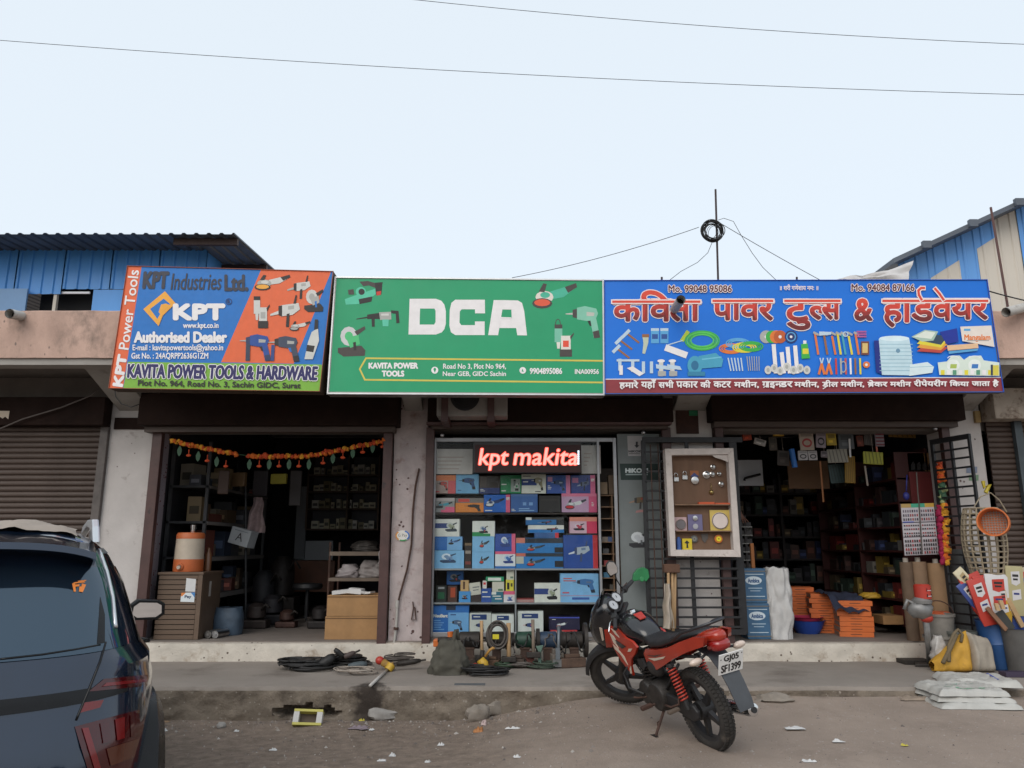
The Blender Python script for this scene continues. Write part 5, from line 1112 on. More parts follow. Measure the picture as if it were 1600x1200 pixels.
r1 = [(190, 612, 360, 745, (172, 150, 142), 'orange topped carton with a red drill picture in the upper corner', [(0, 0, 1, .3, (214, 120, 70)), (.65, .3, 1, 1, (212, 92, 96))], ('drill', .4, .58, .5, .5), ((190, 70, 60), BLK, (90, 90, 95), BLK), [('=', .05, .85, .4, .97, RD_)]),
      (362, 605, 540, 748, (112, 170, 210), 'pale blue carton with a dark blue drill on the top row', [], ('drill', .5, .48, .75, .62), ((50, 80, 130), BLK, (60, 70, 90), BLK), [('=', .08, .78, .35, .9, (70, 110, 150))]),
      (545, 618, 705, 750, (62, 50, 44), 'dark brown cased carton with a blue strip along the bottom', [(.0, .68, 1, 1, (46, 58, 110)), (.05, .05, .35, .6, (80, 66, 58))], None, None, [('=', .05, .74, .3, .9, WHT)]),
      (710, 612, 872, 748, (32, 128, 78), 'green carton with a grey tool on the top row', [(.5, .2, .95, .9, (150, 158, 150))], ('magdrill', .72, .55, .35, .6), ((110, 120, 115), BLK, (190, 190, 185), GNN), [('=', .05, .45, .45, .58, WHT), ('=', .05, .8, .4, .92, WHT)]),
      (875, 605, 1065, 745, (214, 212, 200), 'white and navy carton with a power tool, under the message board', [(0, .25, .62, .58, NVY)], ('drill', .65, .5, .5, .7), ((150, 140, 110), BLK, (190, 190, 190), BLK), [('=', .06, .34, .4, .46, WHT), ('=', .55, .86, .95, .96, BLK), ('=', .05, .06, .6, .16, (110, 110, 110))]),
      (1070, 612, 1255, 742, (52, 84, 160), 'blue carton with pink side strip and drill, on the top row', [(.82, 0, 1, 1, (214, 120, 160)), (.05, .1, .25, .35, (200, 140, 170))], ('drill', .48, .55, .6, .6), ((60, 80, 120), BLK, (170, 180, 195), BLK), [('=', .05, .55, .22, .8, WHT)]),
      (1262, 612, 1450, 742, (44, 62, 132), 'navy carton with pink side strip at the end of the top row', [(.80, 0, 1, 1, (214, 100, 140)), (.05, .15, .3, .42, (190, 110, 150))], ('rotary', .5, .5, .5, .7), ((90, 100, 130), BLK, (160, 170, 190), BLK), [('KPT', .84, .2, .97, .34, WHT)])]
for x0, y0, x1, y1, c, lb_, bd, tl, tmm, tx in r1: carton(A, x0, y0, x1, 756, c, lb_, bd, tl, tmm, tx)
carton(A, 1010, 772, 1180, 903, (40, 34, 34), 'black case between the steel blue and lilac cartons', [(.1, .2, .9, .3, (58, 50, 48))])
carton(A, 700, 756, 1460, 758, (44, 36, 32), 'thin board carrying the upper row of cartons', depth=.2, name='carton_board', cat='board')
# middle shelf
S2 = [(B, 175, 100, 425, 242, LB, 'light blue carton with a circular saw in the bottom of the left stack', [], ('saw', .5, .42, .5, .55), ((120, 150, 185), (50, 70, 100), (220, 230, 240), (70, 100, 150)), [('=', .05, .1, .3, .2, (90, 130, 180)), ('=', .7, .6, .9, .72, (60, 90, 140))]),
      (A, 183, 1092, 412, 1198, BLU, 'blue and pale blue carton with a polisher, under the white saw carton', [(.48, .0, 1, 1, (120, 170, 215))], ('grinder', .73, .4, .42, .45), ((60, 90, 140), BLK, (120, 150, 190), BLK), [('NeuBart', .05, .08, .42, .26, WHT), ('=', .56, .7, .7, .9, NVY)]),
      (A, 186, 955, 390, 1092, WHT, 'white carton with navy band and saw on top of the left stack', [(0, .24, .62, .52, NVY)], ('saw', .68, .45, .45, .55), ((150, 155, 130), (50, 60, 70), (190, 195, 190), BLK), [('=', .05, .32, .5, .42, WHT), ('=', .6, .86, .95, .96, BLK), ('=', .05, .1, .6, .17, (120, 120, 110))]),
      (B, 488, 112, 660, 242, LB, 'light blue carton with a small grinder, lowest of three in its stack', [], ('grinder', .55, .5, .45, .5), T2, [('=', .08, .2, .5, .3, (90, 130, 180)), ('=', .5, .85, .95, .93, (60, 90, 130))]),
      (A, 490, 1090, 662, 1212, LB, 'light blue carton with a small grinder, middle of its stack', [], ('grinder', .55, .5, .45, .5), T2, [('=', .08, .12, .5, .22, (90, 130, 180)), ('=', .5, .88, .95, .96, (60, 90, 130))]),
      (A, 490, 970, 666, 1090, WHT, 'white carton with a green slanting base on the middle stack', [(0, .72, .5, 1, GNN), (.5, .82, .8, 1, GNN)], ('saw', .5, .55, .4, .5), T1, [('=', .06, .2, .6, .27, (60, 60, 60)), ('=', .06, .4, .4, .5, (130, 130, 130))]),
      (B, 668, 108, 827, 242, (218, 220, 222), 'white carton with a blue saw and pink top edge', [(0, 0, 1, .16, PNK), (0, .86, 1, 1, BLU)], ('saw', .65, .45, .5, .5), ((60, 110, 180), NVY, (180, 200, 225), NVY), [('=', .07, .25, .35, .45, (130, 130, 140))]),
      (A, 668, 1070, 826, 1208, (46, 78, 156), 'blue carton with a pink edge and planer, above the white saw carton', [(.82, 0, 1, 1, PNK)], ('saw', .5, .45, .5, .6), ((140, 165, 200), NVY, (210, 215, 225), NVY), [('=', .08, .8, .3, .94, WHT), ('=', .06, .5, .2, .68, RD_)]),
      (B, 832, 122, 1200, 242, (40, 120, 186), 'long blue carton with a black corner label, lowest of the flat stack', [(0, 0, .2, .2, (205, 110, 90)), (.2, 0, 1, .22, (40, 50, 62)), (.0, .22, .16, .68, (190, 190, 175)), (.82, .5, 1, .9, BLK)], ('grinder', .42, .6, .4, .55), T2, [('=', .05, .3, .13, .6, (120, 120, 110)), ('=', .28, .06, .55, .16, WHT)]),
      (B, 832, 2, 1198, 122, (40, 120, 186), 'long blue carton in the middle of the flat stack, black label', [(0, 0, .19, .34, (205, 120, 100)), (.19, .02, 1, .34, (40, 46, 58)), (.82, .62, 1, .96, BLK)], ('grinder', .42, .66, .4, .45), T2, [('=', .22, .1, .4, .26, WHT)]),
      (A, 975, 1062, 1165, 1102, (58, 96, 150), 'short dark blue carton with a red end inside the flat stack', [(.85, 0, 1, 1, RD_)], None, None, [('=', .1, .2, .5, .8, WHT)]),
      (A, 926, 1003, 1206, 1062, WHT, 'flat white carton with blue lower half on the flat stack', [(0, .55, 1, 1, (40, 120, 190))], ('rotary', .62, .55, .45, .7), ((60, 60, 65), BLK, (110, 110, 120), RD_), [('=', .05, .15, .35, .4, RD_)]),
      (A, 908, 942, 1206, 1001, (44, 110, 170), 'flat blue carton with a black and white rim on top of the flat stack', [(0, 0, 1, .3, (60, 58, 56)), (.0, 0, .15, .35, WHT), (.8, .3, 1, 1, BLK)], ('rotary', .5, .65, .4, .5), T2, [('=', .2, .06, .6, .22, WHT)]),
      (A, 1202, 1080, 1470, 1344, (30, 72, 150), 'large deep blue drill carton with a red side panel', [(.86, 0, 1, 1, (200, 50, 58))], ('rotary', .46, .48, .62, .62), ((170, 180, 190), (60, 75, 110), (205, 210, 215), (110, 130, 160)), [('HEAVY DUTY DRILL', .06, .91, .6, .97, WHT)]),
      (A, 1250, 940, 1464, 1066, (214, 120, 140), 'salmon pink carton with a small saw beside the flat stack', [(0, 0, 1, .26, (224, 140, 120)), (.62, .26, 1, 1, (216, 60, 96)), (0, .26, .62, 1, (214, 176, 190))], ('saw', .34, .6, .4, .45), ((190, 70, 90), BLK, (220, 200, 210), RD_), [('FORTE', .32, .08, .75, .2, BLK), ('=', .68, .5, .94, .72, WHT)])]
for it in S2: carton(*it[:5], it[5], it[6], it[7], it[8], it[9])
carton(A, 1222, 1066, 1464, 1080, BLK, 'narrow black box between the pink and deep blue cartons', depth=.18)
carton(B, 430, 42, 484, 242, (46, 36, 34), 'dark upright stack of small boxes with white print', [(.1, .3, .9, .42, (150, 140, 130)), (.1, .72, .9, .84, (130, 60, 55)), (.0, .0, 1, .1, (120, 96, 70))])
# third shelf
S3 = [((290, 262, 420, 368), BLU, 'blue carton with a tool peeping over the small boxes', [], ('saw', .5, .5, .7, .6), T2, .20), ((385, 420, 476, 508), (74, 146, 206), 'small sky blue box below the tan one', [], ('saw', .5, .5, .5, .4), T2, .0), ((398, 335, 462, 420), (198, 160, 110), 'small tan box with a brown stripe', [(.3, .1, .55, .8, (90, 60, 40))], None, None, .0),
      ((560, 398, 640, 508), (42, 78, 150), 'small navy box with a white wave', [(.1, .55, .9, .62, WHT), (.1, .2, .6, .3, WHT)], None, None, 0), ((640, 424, 730, 508), (46, 110, 132), 'small teal box with pale stripes', [(.1, .35, .8, .45, WHT), (.3, .6, .9, .7, WHT), (0, 0, .4, .25, WHT)], None, None, 0),
      ((645, 345, 738, 424), (206, 200, 184), 'small cream box standing on the teal one', [(.5, .7, .9, .9, (90, 120, 90))], None, None, 0), ((735, 418, 822, 508), (222, 214, 216), 'small white box with a pink lid and blue saw', [(0, 0, 1, .3, PNK)], ('saw', .55, .65, .5, .4), ((60, 100, 170), NVY, (160, 180, 210), NVY), 0),
      ((752, 330, 814, 418), YEL, 'small yellow box with black marks', [(.15, .25, .45, .85, BLK), (.6, .3, .85, .6, (90, 80, 40))], None, None, 0), ((757, 254, 816, 330), (208, 202, 186), 'small cream box on top of the yellow one', [(.5, .65, .9, .85, (110, 130, 110))], None, None, 0),
      ((975, 355, 1178, 508), (216, 214, 204), 'white and navy carton with a jigsaw beside the pale blue one', [(0, .28, .55, .58, NVY)], ('saw', .68, .55, .4, .6), ((150, 155, 130), BLK, (190, 190, 185), BLK), 0), ((205, 375, 288, 505), (30, 34, 32), 'dark box with a green emblem', [(.2, .4, .8, .8, (26, 96, 60)), (.2, .08, .8, .2, (170, 170, 170))], None, None, .05),
      ((297, 378, 372, 505), (70, 42, 34), 'dark box with an orange figure', [(.3, .1, .8, .7, (176, 70, 36))], None, None, .05), ((570, 338, 602, 398), (220, 212, 206), 'tiny white box with a red tag on the navy box', [(.2, .2, .8, .5, RD_)], None, None, 0)]
for q, c, lb_, bd, tl, tmm, dy in S3: carton(B, *q, c, lb_, bd, tl, tmm, Y=Y0+dy, depth=.12, name='small_box', cat='box')
carton(B, 478, 352, 568, 505, (205, 200, 186), 'white box leaning askew between the tan and navy boxes', [(.3, .2, .9, .26, (120, 120, 120)), (.3, .35, .8, .4, (120, 120, 120)), (0, .62, 1, 1, (52, 40, 38))], Y=Y0+.02, depth=.1, tilt=-7, name='small_box', cat='box')
carton(B, 595, 306, 736, 342, (36, 140, 96), 'flat green case with a white panel above the small boxes', [(.12, .2, .85, .85, WHT)], Y=Y0+.0, depth=.14, name='small_box', cat='box')
carton(B, 1178, 280, 1478, 508, (126, 178, 220), 'big pale blue carton with a blue rotary drill', [(0, .76, 1, .775, (200, 90, 100)), (.3, .82, .75, .9, (60, 90, 160))], ('drill', .62, .42, .6, .5), ((60, 110, 165), (30, 40, 60), (90, 110, 140), (30, 40, 60)), [('=', .08, .14, .45, .3, (190, 90, 80)), ('=', .05, .62, .35, .72, (190, 80, 90))])
carton(B, 835, 478, 972, 508, (150, 60, 58), 'low pile of red printed leaflets', [(0, .3, 1, .4, WHT), (0, .65, 1, .72, WHT)], depth=.2, cat='leaflets', name='leaflet_pile')
# bottom shelf
NB = M('window_sill_wood', (.2, .13, .08), .7)
S4 = [((175, 530, 462, 762), BLU, 'large blue carton with a pale panel and grey drill beside the white packs', [(.44, .24, 1, 1, (112, 166, 214)), (.38, 0, .64, .16, (30, 40, 60))], ('drill', .66, .66, .36, .36), ((80, 100, 130), BLK, (170, 180, 190), BLK), [('NeuBart', .04, .30, .42, .40, WHT), ('=', .05, .48, .36, .85, (110, 160, 210)), ('=', .05, .9, .3, .97, WHT), ('=', .5, .28, .75, .36, NVY)]),
      ((468, 590, 636, 762), (200, 200, 192), 'white plastic tool pack with a navy label and red machine', [(.1, .06, .8, .3, (30, 56, 110))], ('drill', .45, .65, .5, .4), ((40, 60, 110), BLK, (120, 130, 150), RD_), [('=', .18, .13, .7, .22, WHT)]),
      ((640, 600, 815, 762), (216, 216, 210), 'white plastic tool pack with a navy label behind the coiled cable', [(.24, .06, .78, .28, (30, 56, 110))], None, None, [('=', .3, .12, .7, .2, WHT)]),
      ((845, 575, 1045, 762), (214, 214, 208), 'tall white tool pack with a navy label and red drill', [(.16, .1, .8, .3, (30, 56, 110))], ('drill', .45, .68, .5, .4), ((50, 70, 120), BLK, (190, 70, 80), RD_), [('=', .26, .16, .72, .24, WHT)]),
      ((1090, 620, 1328, 722), (34, 28, 60), 'black and violet carton with a white machine behind the grinders', [(0, 0, 1, .1, (70, 80, 170))], ('grinder', .42, .6, .4, .5), T3, [('=', .1, .15, .3, .25, WHT)])]
for q, c, lb_, bd, tl, tmm, tx in S4: carton(B, *q, c, lb_, bd, tl, tmm, tx)
carton(B, 1100, 722, 1310, 764, (190, 52, 56), 'flat red carton under the black and violet one', [(.05, .2, .5, .4, (220, 140, 130))])
# papers behind the glass at the top
pap = M('yellowed_paper', (.60, .55, .52), .8, var=.12, scale=7)
for q, lb_ in (((200, 408, 492, 604), 'pinned white leaflet beside the message board'), ((1342, 380, 1492, 600), 'pale paper sheet hung at the end of the message board')):
    a, b_, z0, z1 = pxr(640+q[0]*.2, 620+q[1]*.2, 640+q[2]*.2, 620+q[3]*.2, YF+.07); o = MB().box(a, b_, YF+.066, YF+.070, z0, z1).build('paper_sheet', pap); tag(o, lb_, 'paper')
    p = Print(YF+.0655).zoom(*A)
    for i in range(4): p.rect(q[0]+20, q[1]+60+i*30, q[2]-70-i*12, q[1]+68+i*30, ink(180, 160, 150))
    p.build('faint_print', o)
# pelmet frill
# pigeon-hole cabinet beside the window glass
pg = thing('pigeonhole_cabinet', 'narrow wooden cabinet of small open compartments beside the display window', 'cabinet', (X(954), YF+.2, wz0))
wd = M('brown_batten', (.20, .12, .07), .7, var=.25, scale=10); a, b_, z0, z1 = pxr(938, 773, 971, 1000, YF+.10)
MB().box(a, b_, YF+.32, YF+.34, z0, z1+.35).build('back', wb, pg)
for x in (a, (a+b_)/2+.03, b_-.015): MB().box(x, x+.012, YF+.10, YF+.32, z0, z1).build('upright', wd, pg)
for i in range(13): z = lerp(z0, z1-.012, i/12); MB().box(a+.013, b_-.016, YF+.102, YF+.318, z, z+.010).build('divider', wd, pg)
for i, (u, k, c) in enumerate(((.1, 8, (120, 110, 100)), (.55, 8, (60, 80, 120)), (.15, 7, (70, 70, 72)), (.6, 6, (90, 60, 50)), (.2, 6, (150, 60, 60)), (.15, 5, (60, 110, 140)), (.6, 4, (70, 66, 60)), (.1, 3, (90, 84, 70)), (.55, 3, (50, 60, 70)), (.1, 1, (110, 96, 70)))):
    x = lerp(a+.02, b_-.08, u); z = lerp(z0, z1-.012, k/12)+.0105; o = MB().box(x, x+.07, YF+.14, YF+.24, z, z+.06).build('small_packet', ink(*c)); tag(o, '%s packet lying in the pigeonhole cabinet' % ('pale brown', 'slate blue', 'dark grey', 'rust brown', 'red', 'teal blue', 'olive grey', 'khaki', 'dark slate', 'tan')[i], 'packet', 'packets in the pigeonholes')
a, b_, z0, z1 = pxr(938, 745, 969, 772, YF+.10)
o = MB().box(a, a+.09, YF+.11, YF+.26, z0, z0+.15).build('cardboard_box', M('dull_cardboard', (.18, .13, .085), .85, var=.15, scale=6)); tag(o, 'small dull cardboard box on top of the pigeonhole cabinet', 'box')
o = MB().box(a+.11, b_, YF+.14, YF+.28, z0, z0+.24).build('cardboard_box', M('dark_cardboard', (.13, .09, .06), .85, var=.15, scale=6)); tag(o, 'taller dark cardboard box on top of the pigeonhole cabinet', 'box')
# tall grey-green poster board
pb = thing('poster_board', 'tall grey advertising board with a dark green band beside the gate', 'poster', (X(990), YF+.05, FL)); YPB = YF+.04
a, b_, z0, z1 = pxr(970, 678, 1036, 985, YPB); MB().box(X(969, 850, YPB), b_, YPB, YPB+.02, z0, z1).build('panel', M('grey_green_board', (.17, .19, .19), .6, var=.08, scale=4), pb)
p = Print(YPB).zoom(900, 660, .2); p.poly([(342, 322), (640, 322), (645, 450), (350, 450)], ink(28, 50, 46)); p.text('HiKOKI', 388, 360, 560, 392, ink(205, 215, 215), bold=3); p.rect(388, 402, 560, 412, ink(150, 165, 165))
p.build('print', pb); p = Print(YPB).zoom(900, 660, .2); p.poly([(400, 105), (520, 105), (520, 262), (408, 262)], ink(176, 172, 172)); p.line([(475, 155), (475, 180)], 16, ink(40, 40, 45)); p.poly([(455, 178), (495, 178), (475, 200)], ink(40, 40, 45)); p.text('HiKOKI', 412, 218, 515, 234, ink(40, 40, 45), bold=1.5); p.rect(412, 242, 500, 248, ink(90, 90, 90))
p.build('arrow_card', pb); p = Print(YPB).zoom(900, 660, .2)
p.tool('rotary', 490, 610, 150, 130, [ink(100, 84, 60), ink(50, 48, 46), ink(150, 120, 100), ink(150, 60, 50)]); p.poly([(470, 690), (530, 680), (530, 700), (465, 706)], ink(170, 120, 120)); p.build('tool_picture', pb); p = Print(YPB).zoom(900, 660, .2); p.tool('saw', 495, 915, 160, 130, [ink(180, 185, 190), ink(40, 42, 46), ink(200, 205, 208), ink(90, 95, 100)])
p.build('tool_picture', pb)
# bright green machine hood in front of the board
o = MB().prism([P(*q, YF-.2) for q in ((988, 909), (990, 897), (996, 889), (1005, 886), (1013, 890), (1015, 902), (1010, 909), (1002, 906))], (0, .07, 0)).cyl(P(1003, 905, YF-.22), P(1003, 905, YF-.1), .03, n=12).build('machine_guard', M('bright_green_paint', (.02, .20, .065), .45, var=.2, scale=9), bevel=.012); tag(o, 'bright green rounded machine guard hung by the poster board', 'tool guard')
# ================================================================== GATE AND SHOWCASE ON THE THIRD PILLAR
YGt = YF-.14
def bar(th, px0, px1, py0, py1, Y, d, nm, mat): a, b_, z0, z1 = pxr(px0, py0, px1, py1, Y); MB().box(a, b_, Y, Y+d, z0, z1).build(nm, mat, th, bevel=.002)
gt = thing('grille_gate', 'black iron grille gate folded against the pillar behind the white showcase', 'gate', (X(1085), YGt, P(0, 992, YGt).z))
for px0, px1 in ((1007, 1014), (1077, 1083)): bar(gt, px0, px1, 688, 990, YGt, .03, 'upright_bar', black)
bar(gt, 1148, 1160, 688, 990, YGt, .05, 'upright_bar', black); bar(gt, 1004, 1160, 683, 691, YGt-.004, .04, 'top_rail', black); bar(gt, 1013, 1166, 983, 992, YGt-.004, .04, 'bottom_rail', black)
a0, a1 = X(1013, 850, YGt-.02), X(1152, 850, YGt-.02)
for i in range(19): z = P(0, 706+i*15.2, YGt-.02).z; MB().box(a0, a1, YGt-.024, YGt-.002, z-.012, z+.012).build('cross_bar', black, gt)
a1 = X(1046, 850, YGt-.03)
for i in range(2): x = X(1022+i*12, 850, YGt-.03); MB().tube([(x, YGt-.03, P(0, 985, YGt).z), (x, YGt-.03, P(0, 695, YGt).z)], .007, 6).build('thin_rod', rust, gt)
sc = thing('wooden_showcase', 'shallow showcase with white worn frame hung on the gate', 'showcase', (X(1098), YF-.3, P(0, 870, YF-.35).z)); YW = YF-.36
wht = M('chipped_white_wood', (.56, .50, .465), .85, var=.12, scale=7, stain=(.30, .24, .20), sscale=8, samt=.3, bump=.002, bscale=50)
o4 = [P(*q, YW) for q in ((1039, 701), (1146, 700), (1158, 870.5), (1048, 869))]; i4 = [P(*q, YW) for q in ((1049.6, 711), (1138, 710), (1146.6, 859), (1056, 859))]
for k in range(4): MB().prism([o4[k], o4[(k+1) % 4], i4[(k+1) % 4], i4[k]], (0, .15, 0)).build('frame_rail', wht, sc, bevel=.004)
ply = M('brown_plywood', (.155, .085, .050), .75, var=.22, scale=5, stretch=(1, 1, .2)); DB = YW+.12
MB().prism([q+Vector((0, .12, 0)) for q in i4], (0, .01, 0)).build('back_board', ply, sc)
def shl(y): a = P(1051+(y-711)*.045, y, DB).x; b_ = P(1143, y, DB).x; z = P(1100, y, YW+.05).z; MB().box(a-.02, b_+.02, YW+.03, YW+.115, z-.012, z).build('shelf', wd, sc); return z
sz1 = shl(788); sz2 = shl(829)
brass = M('aged_brass', (.40, .30, .12), .35, .9, var=.2, scale=12); stl2 = M('polished_steel', (.55, .54, .53), .25, 1, var=.15, scale=12)
def zq(x, y, Y=None): return P(900+x*.2, 660+y*.2, Y or DB-.012)
for i, (x, y, lb_) in enumerate(((782, 440, 'steel padlock at the outer end of the showcase row'), (850, 425, 'steel padlock next to the second hook in the showcase'))):
    c = zq(x, y); t_ = thing('padlock', lb_, 'padlock', c); MB().box(c.x-.03, c.x+.03, c.y-.012, c.y+.01, c.z-.035, c.z+.02).build('body', stl2, t_, bevel=.005); MB().tube([c+Vector((-.02, 0, .02)), c+Vector((-.02, 0, .05)), c+Vector((-.01, 0, .066)), c+Vector((.01, 0, .066)), c+Vector((.02, 0, .05)), c+Vector((.02, 0, .02))], .006, 6).build('shackle', stl2, t_, smooth=True)
c = zq(925, 415); t_ = thing('lock_pack', 'round lock on an orange and blue backing card', 'lock', c-Vector((0, 0, .06))); MB().box(c.x-.05, c.x+.055, c.y+.004, c.y+.01, c.z-.01, c.z+.06).build('card', ink(150, 90, 50), t_); MB().prism([c+Vector((-.05, 0, -.01)), c+Vector((0, 0, .035)), c+Vector((.055, 0, -.01)), c+Vector((0, 0, -.02))], (0, .003, 0)).build('blue_print', ink(60, 70, 120), t_); MB().lathe([(.045, 0), (.045, .02), (.02, .026)], c+Vector((0, 0, -.06)), (0, -1, 0), 18).build('lock_body', stl2, t_, smooth=40)
for x, y, r, lb_ in ((1070, 348, .032, 'steel door knob highest on the showcase back'), (1018, 410, .045, 'largest round steel lock in the showcase'), (1065, 405, .034, 'steel knob right beside the largest round lock'), (1118, 402, .026, 'small steel knob near the showcase edge'), (1134, 482, .032, 'steel knob below the small one in the showcase')):
    c = zq(x, y); o = MB().lathe([(r, 0), (r, .008), (r*.6, .014), (r*.5, .03), (r*.7, .04), (r*.4, .05)], c, (0, -1, 0), 16).build('door_knob', stl2, smooth=40); tag(o, lb_, 'knob')
c = zq(1058, 545); o = MB().tube([c+Vector((0, 0, .11)), c+Vector((0, 0, .02))], .004, 5).ball(c, .03, 12, 8).build('brass_pendant', brass, smooth=True); tag(o, 'brass pendant hanging on a thin chain in the showcase', 'pendant')
for x0, x1, y0, lb_ in ((950, 1072, 610, 'flat orange packet on the upper showcase shelf'), (1078, 1200, 620, 'thin orange packet at the end of the upper showcase shelf')): a, b2 = zq(x0, 620).x, zq(x1, 620).x; o = MB().box(a, b2, DB-.07, DB-.01, sz1+.001, sz1+(.028 if y0 < 615 else .018)).build('flat_packet', ink(196, 84, 44)); tag(o, lb_, 'packet')
for x0, x1, c1, c2, lb_ in ((768, 862, (190, 160, 160), (110, 105, 108), 'red edged card holding a grey disc'), (872, 985, (110, 105, 140), (170, 170, 176), 'violet card holding two small discs'), (1045, 1200, (206, 180, 96), (220, 206, 200), 'yellow card holding a large pale disc')):
    a, b2 = zq(x0, 750).x, zq(x1, 750).x; z1 = sz2+(b2-a)*(1.1 if x0 < 1000 else 1.02); t_ = thing('disc_card', lb_, 'cutting disc', ((a+b2)/2, DB-.02, sz2)); MB().box(a, b2, DB-.02, DB-.014, sz2+.001, z1).build('card', ink(*c1), t_)
    if x0 == 872: MB().lathe([(.026, 0), (.03, .012), (.01, .014)], ((a+b2)/2, DB-.022, z1-.045), (0, -1, 0), 18).build('disc', stl2, t_); MB().lathe([(.032, 0), (.032, .006), (.01, .008)], ((a+b2)/2, DB-.022, sz2+.05), (0, -1, 0), 18).build('disc', ink(*c2), t_)
    else: r = (b2-a)*.42; MB().lathe([(r, 0), (r, .006), (r*.9, .009), (r*.2, .009)], ((a+b2)/2, DB-.022, (sz2+z1)/2-.005), (0, -1, 0), 26).build('disc', ink(*c2), t_); MB().ring(((a+b2)/2, DB-.032, (sz2+z1)/2-.005), (0, 1, 0), r*.93, .005, 26, 6).build('disc_rim', ink(120, 110, 104), t_)
zf = P(1100, 859, YW+.05).z; MB().box(P(1058, 858, DB).x, P(1146, 858, DB).x, YW+.02, DB, zf-.012, zf-.002).build('bottom_board', wd, sc)
def low(x, r, c, lb_, y=910, nm='cutting_disc', hub=None):
    q = zq(x, y); t_ = thing(nm, lb_, 'cutting disc', q); MB().lathe([(r, 0), (r, .012), (r*.3, .016)], q, (0, -1, 0), 20).build('wheel', ink(*c), t_)
    if hub: MB().lathe([(r*.62, 0), (r*.62, .004)], q+Vector((0, -.017, 0)), (0, -1, 0), 18).build('centre', ink(*hub), t_); MB().lathe([(r*.15, 0), (r*.15, .003)], q+Vector((0, -.022, 0)), (0, -1, 0), 10).build('hole', black, t_)
low(922, .042, (90, 92, 90), 'grey grinding wheel at the bottom of the showcase', hub=(120, 120, 116)); low(1112, .048, (196, 110, 40), 'orange wheel with a yellow centre in the showcase', hub=(226, 206, 40))
q = zq(1005, 905); o = MB().prism([q+Vector((x, 0, z)) for x, z in ((-.04, .05), (.045, .055), (.04, 0), (.0, -.055), (-.03, -.02))], (0, .006, 0)).build('trowel_blade', ink(84, 78, 74)); tag(o, 'dark grey trowel blade at the bottom of the showcase', 'trowel')
q = zq(800, 990); o = MB().cyl((q.x, DB-.05, zf), (q.x, DB-.05, zf+.13), .028, n=14).cyl((q.x, DB-.05, zf+.13), (q.x, DB-.05, zf+.15), .015, n=12).build('spray_can', ink(56, 88, 150), smooth=40); tag(o, 'blue can standing in the bottom corner of the showcase', 'can')
q = zq(865, 990); t_ = thing('yellow_packet', 'yellow packet with a black figure in the showcase', 'packet', (q.x, DB-.03, zf)); MB().box(q.x-.055, q.x+.06, DB-.04, DB-.01, zf+.001, zf+.13).build('pack', ink(206, 182, 40), t_); MB().prism([Vector((q.x, DB-.0415, zf+.02))+Vector((x, 0, z)) for x, z in ((-.01, 0), (.015, 0), (.01, .05), (.03, .06), (0, .09), (-.03, .06), (-.005, .05))], (0, .001, 0)).build('print', black, t_)
MB().prism([P(*q, YW+.02) for q in ((1112, 711), (1138, 711), (1138, 722), (1128, 718), (1118, 715))], (0, .004, 0)).build('torn_paper', wht, sc)
# ================================================================== helpers for goods
def coil(mb, c, R0, r, turns, rnd, flat=.25, n=18, spread=.25, tall=0):
    pts = []; a = rnd.random()*6
    for i in range(int(turns*n)):
        t = i/n; k = R0*(1+spread*(rnd.random()-.5)*.35+spread*.5*math.sin(t*2.4+a)); q = a+t*6.283
        pts.append((c[0]+k*math.cos(q)+.15*R0*math.sin(t*1.7), c[1]+k*math.sin(q)*.75, c[2]+r+flat*R0*abs(math.sin(t*1.3+a))*.5+tall*t/turns))
    return mb.tube(pts, r, 5)
def sackbag(c, sx, sy, sz, seed, fold=.12, top=.7, n=26, m=16):
    def f(u, v):
        a = u*6.28319; k = 1-(1-top)*v**1.5; w_ = 1+fold*nz(math.cos(a)*2.2+seed, math.sin(a)*2.2, v*3.5)+fold*.5*nz(math.cos(a)*6+seed, math.sin(a)*6, v*7)
        bul = 1+.12*math.sin(v*3.14)
        return Vector((c[0]+sx/2*k*w_*bul*math.copysign(abs(math.cos(a))**.75, math.cos(a)), c[1]+sy/2*k*w_*bul*math.copysign(abs(math.sin(a))**.75, math.sin(a)), c[2]+sz*v*(1+.05*nz(seed, math.cos(a)*2, math.sin(a)*2))))
    mb = MB(); mb.grid(f, n, m); k = len(mb.v); ring = [mb.v[m*(n+1)+i] for i in range(n)]; cc = sum(ring, Vector())/n+Vector((0, 0, -.03*sz))
    mb.v.append(cc)
    for i in range(n): mb.f.append([m*(n+1)+i, m*(n+1)+i+1, k]); mb.mi.append(mb.m)
    return mb
def pbox3(x0, y0, x1, y1, Y, d, name, mat, label=None, cat=None, grp=None, parent=None, bevel=.004, rot=0):
    a, b_, z0, z1 = pxr(x0, y0, x1, y1, Y); m = Matrix.Translation(((a+b_)/2, Y+d/2, z0)) @ Matrix.Rotation(R(rot), 4, 'Z')
    o = MB().box(-(b_-a)/2, (b_-a)/2, -d/2, d/2, 0, z1-z0, m).build(name, mat, parent, bevel=bevel)
    if label: tag(o, label, cat, grp)
    return o
card = M('brown_cardboard', (.36, .20, .085), .8, var=.15, scale=5, bump=.001, stain=(.22, .12, .05), sscale=4, samt=.25)
cord = M('grey_cable', (.10, .085, .075), .7, var=.2, scale=15); cordw = M('dirty_white_cable', (.34, .29, .245), .7, var=.15, scale=15); cordb = M('black_cable', (.018, .017, .017), .6, var=.3, scale=15)
wood = M('worn_handle_wood', (.42, .27, .14), .7, var=.2, scale=12, stretch=(1, 1, .15)); orangep = M('orange_plastic', (.60, .15, .03), .45, var=.1, scale=6)
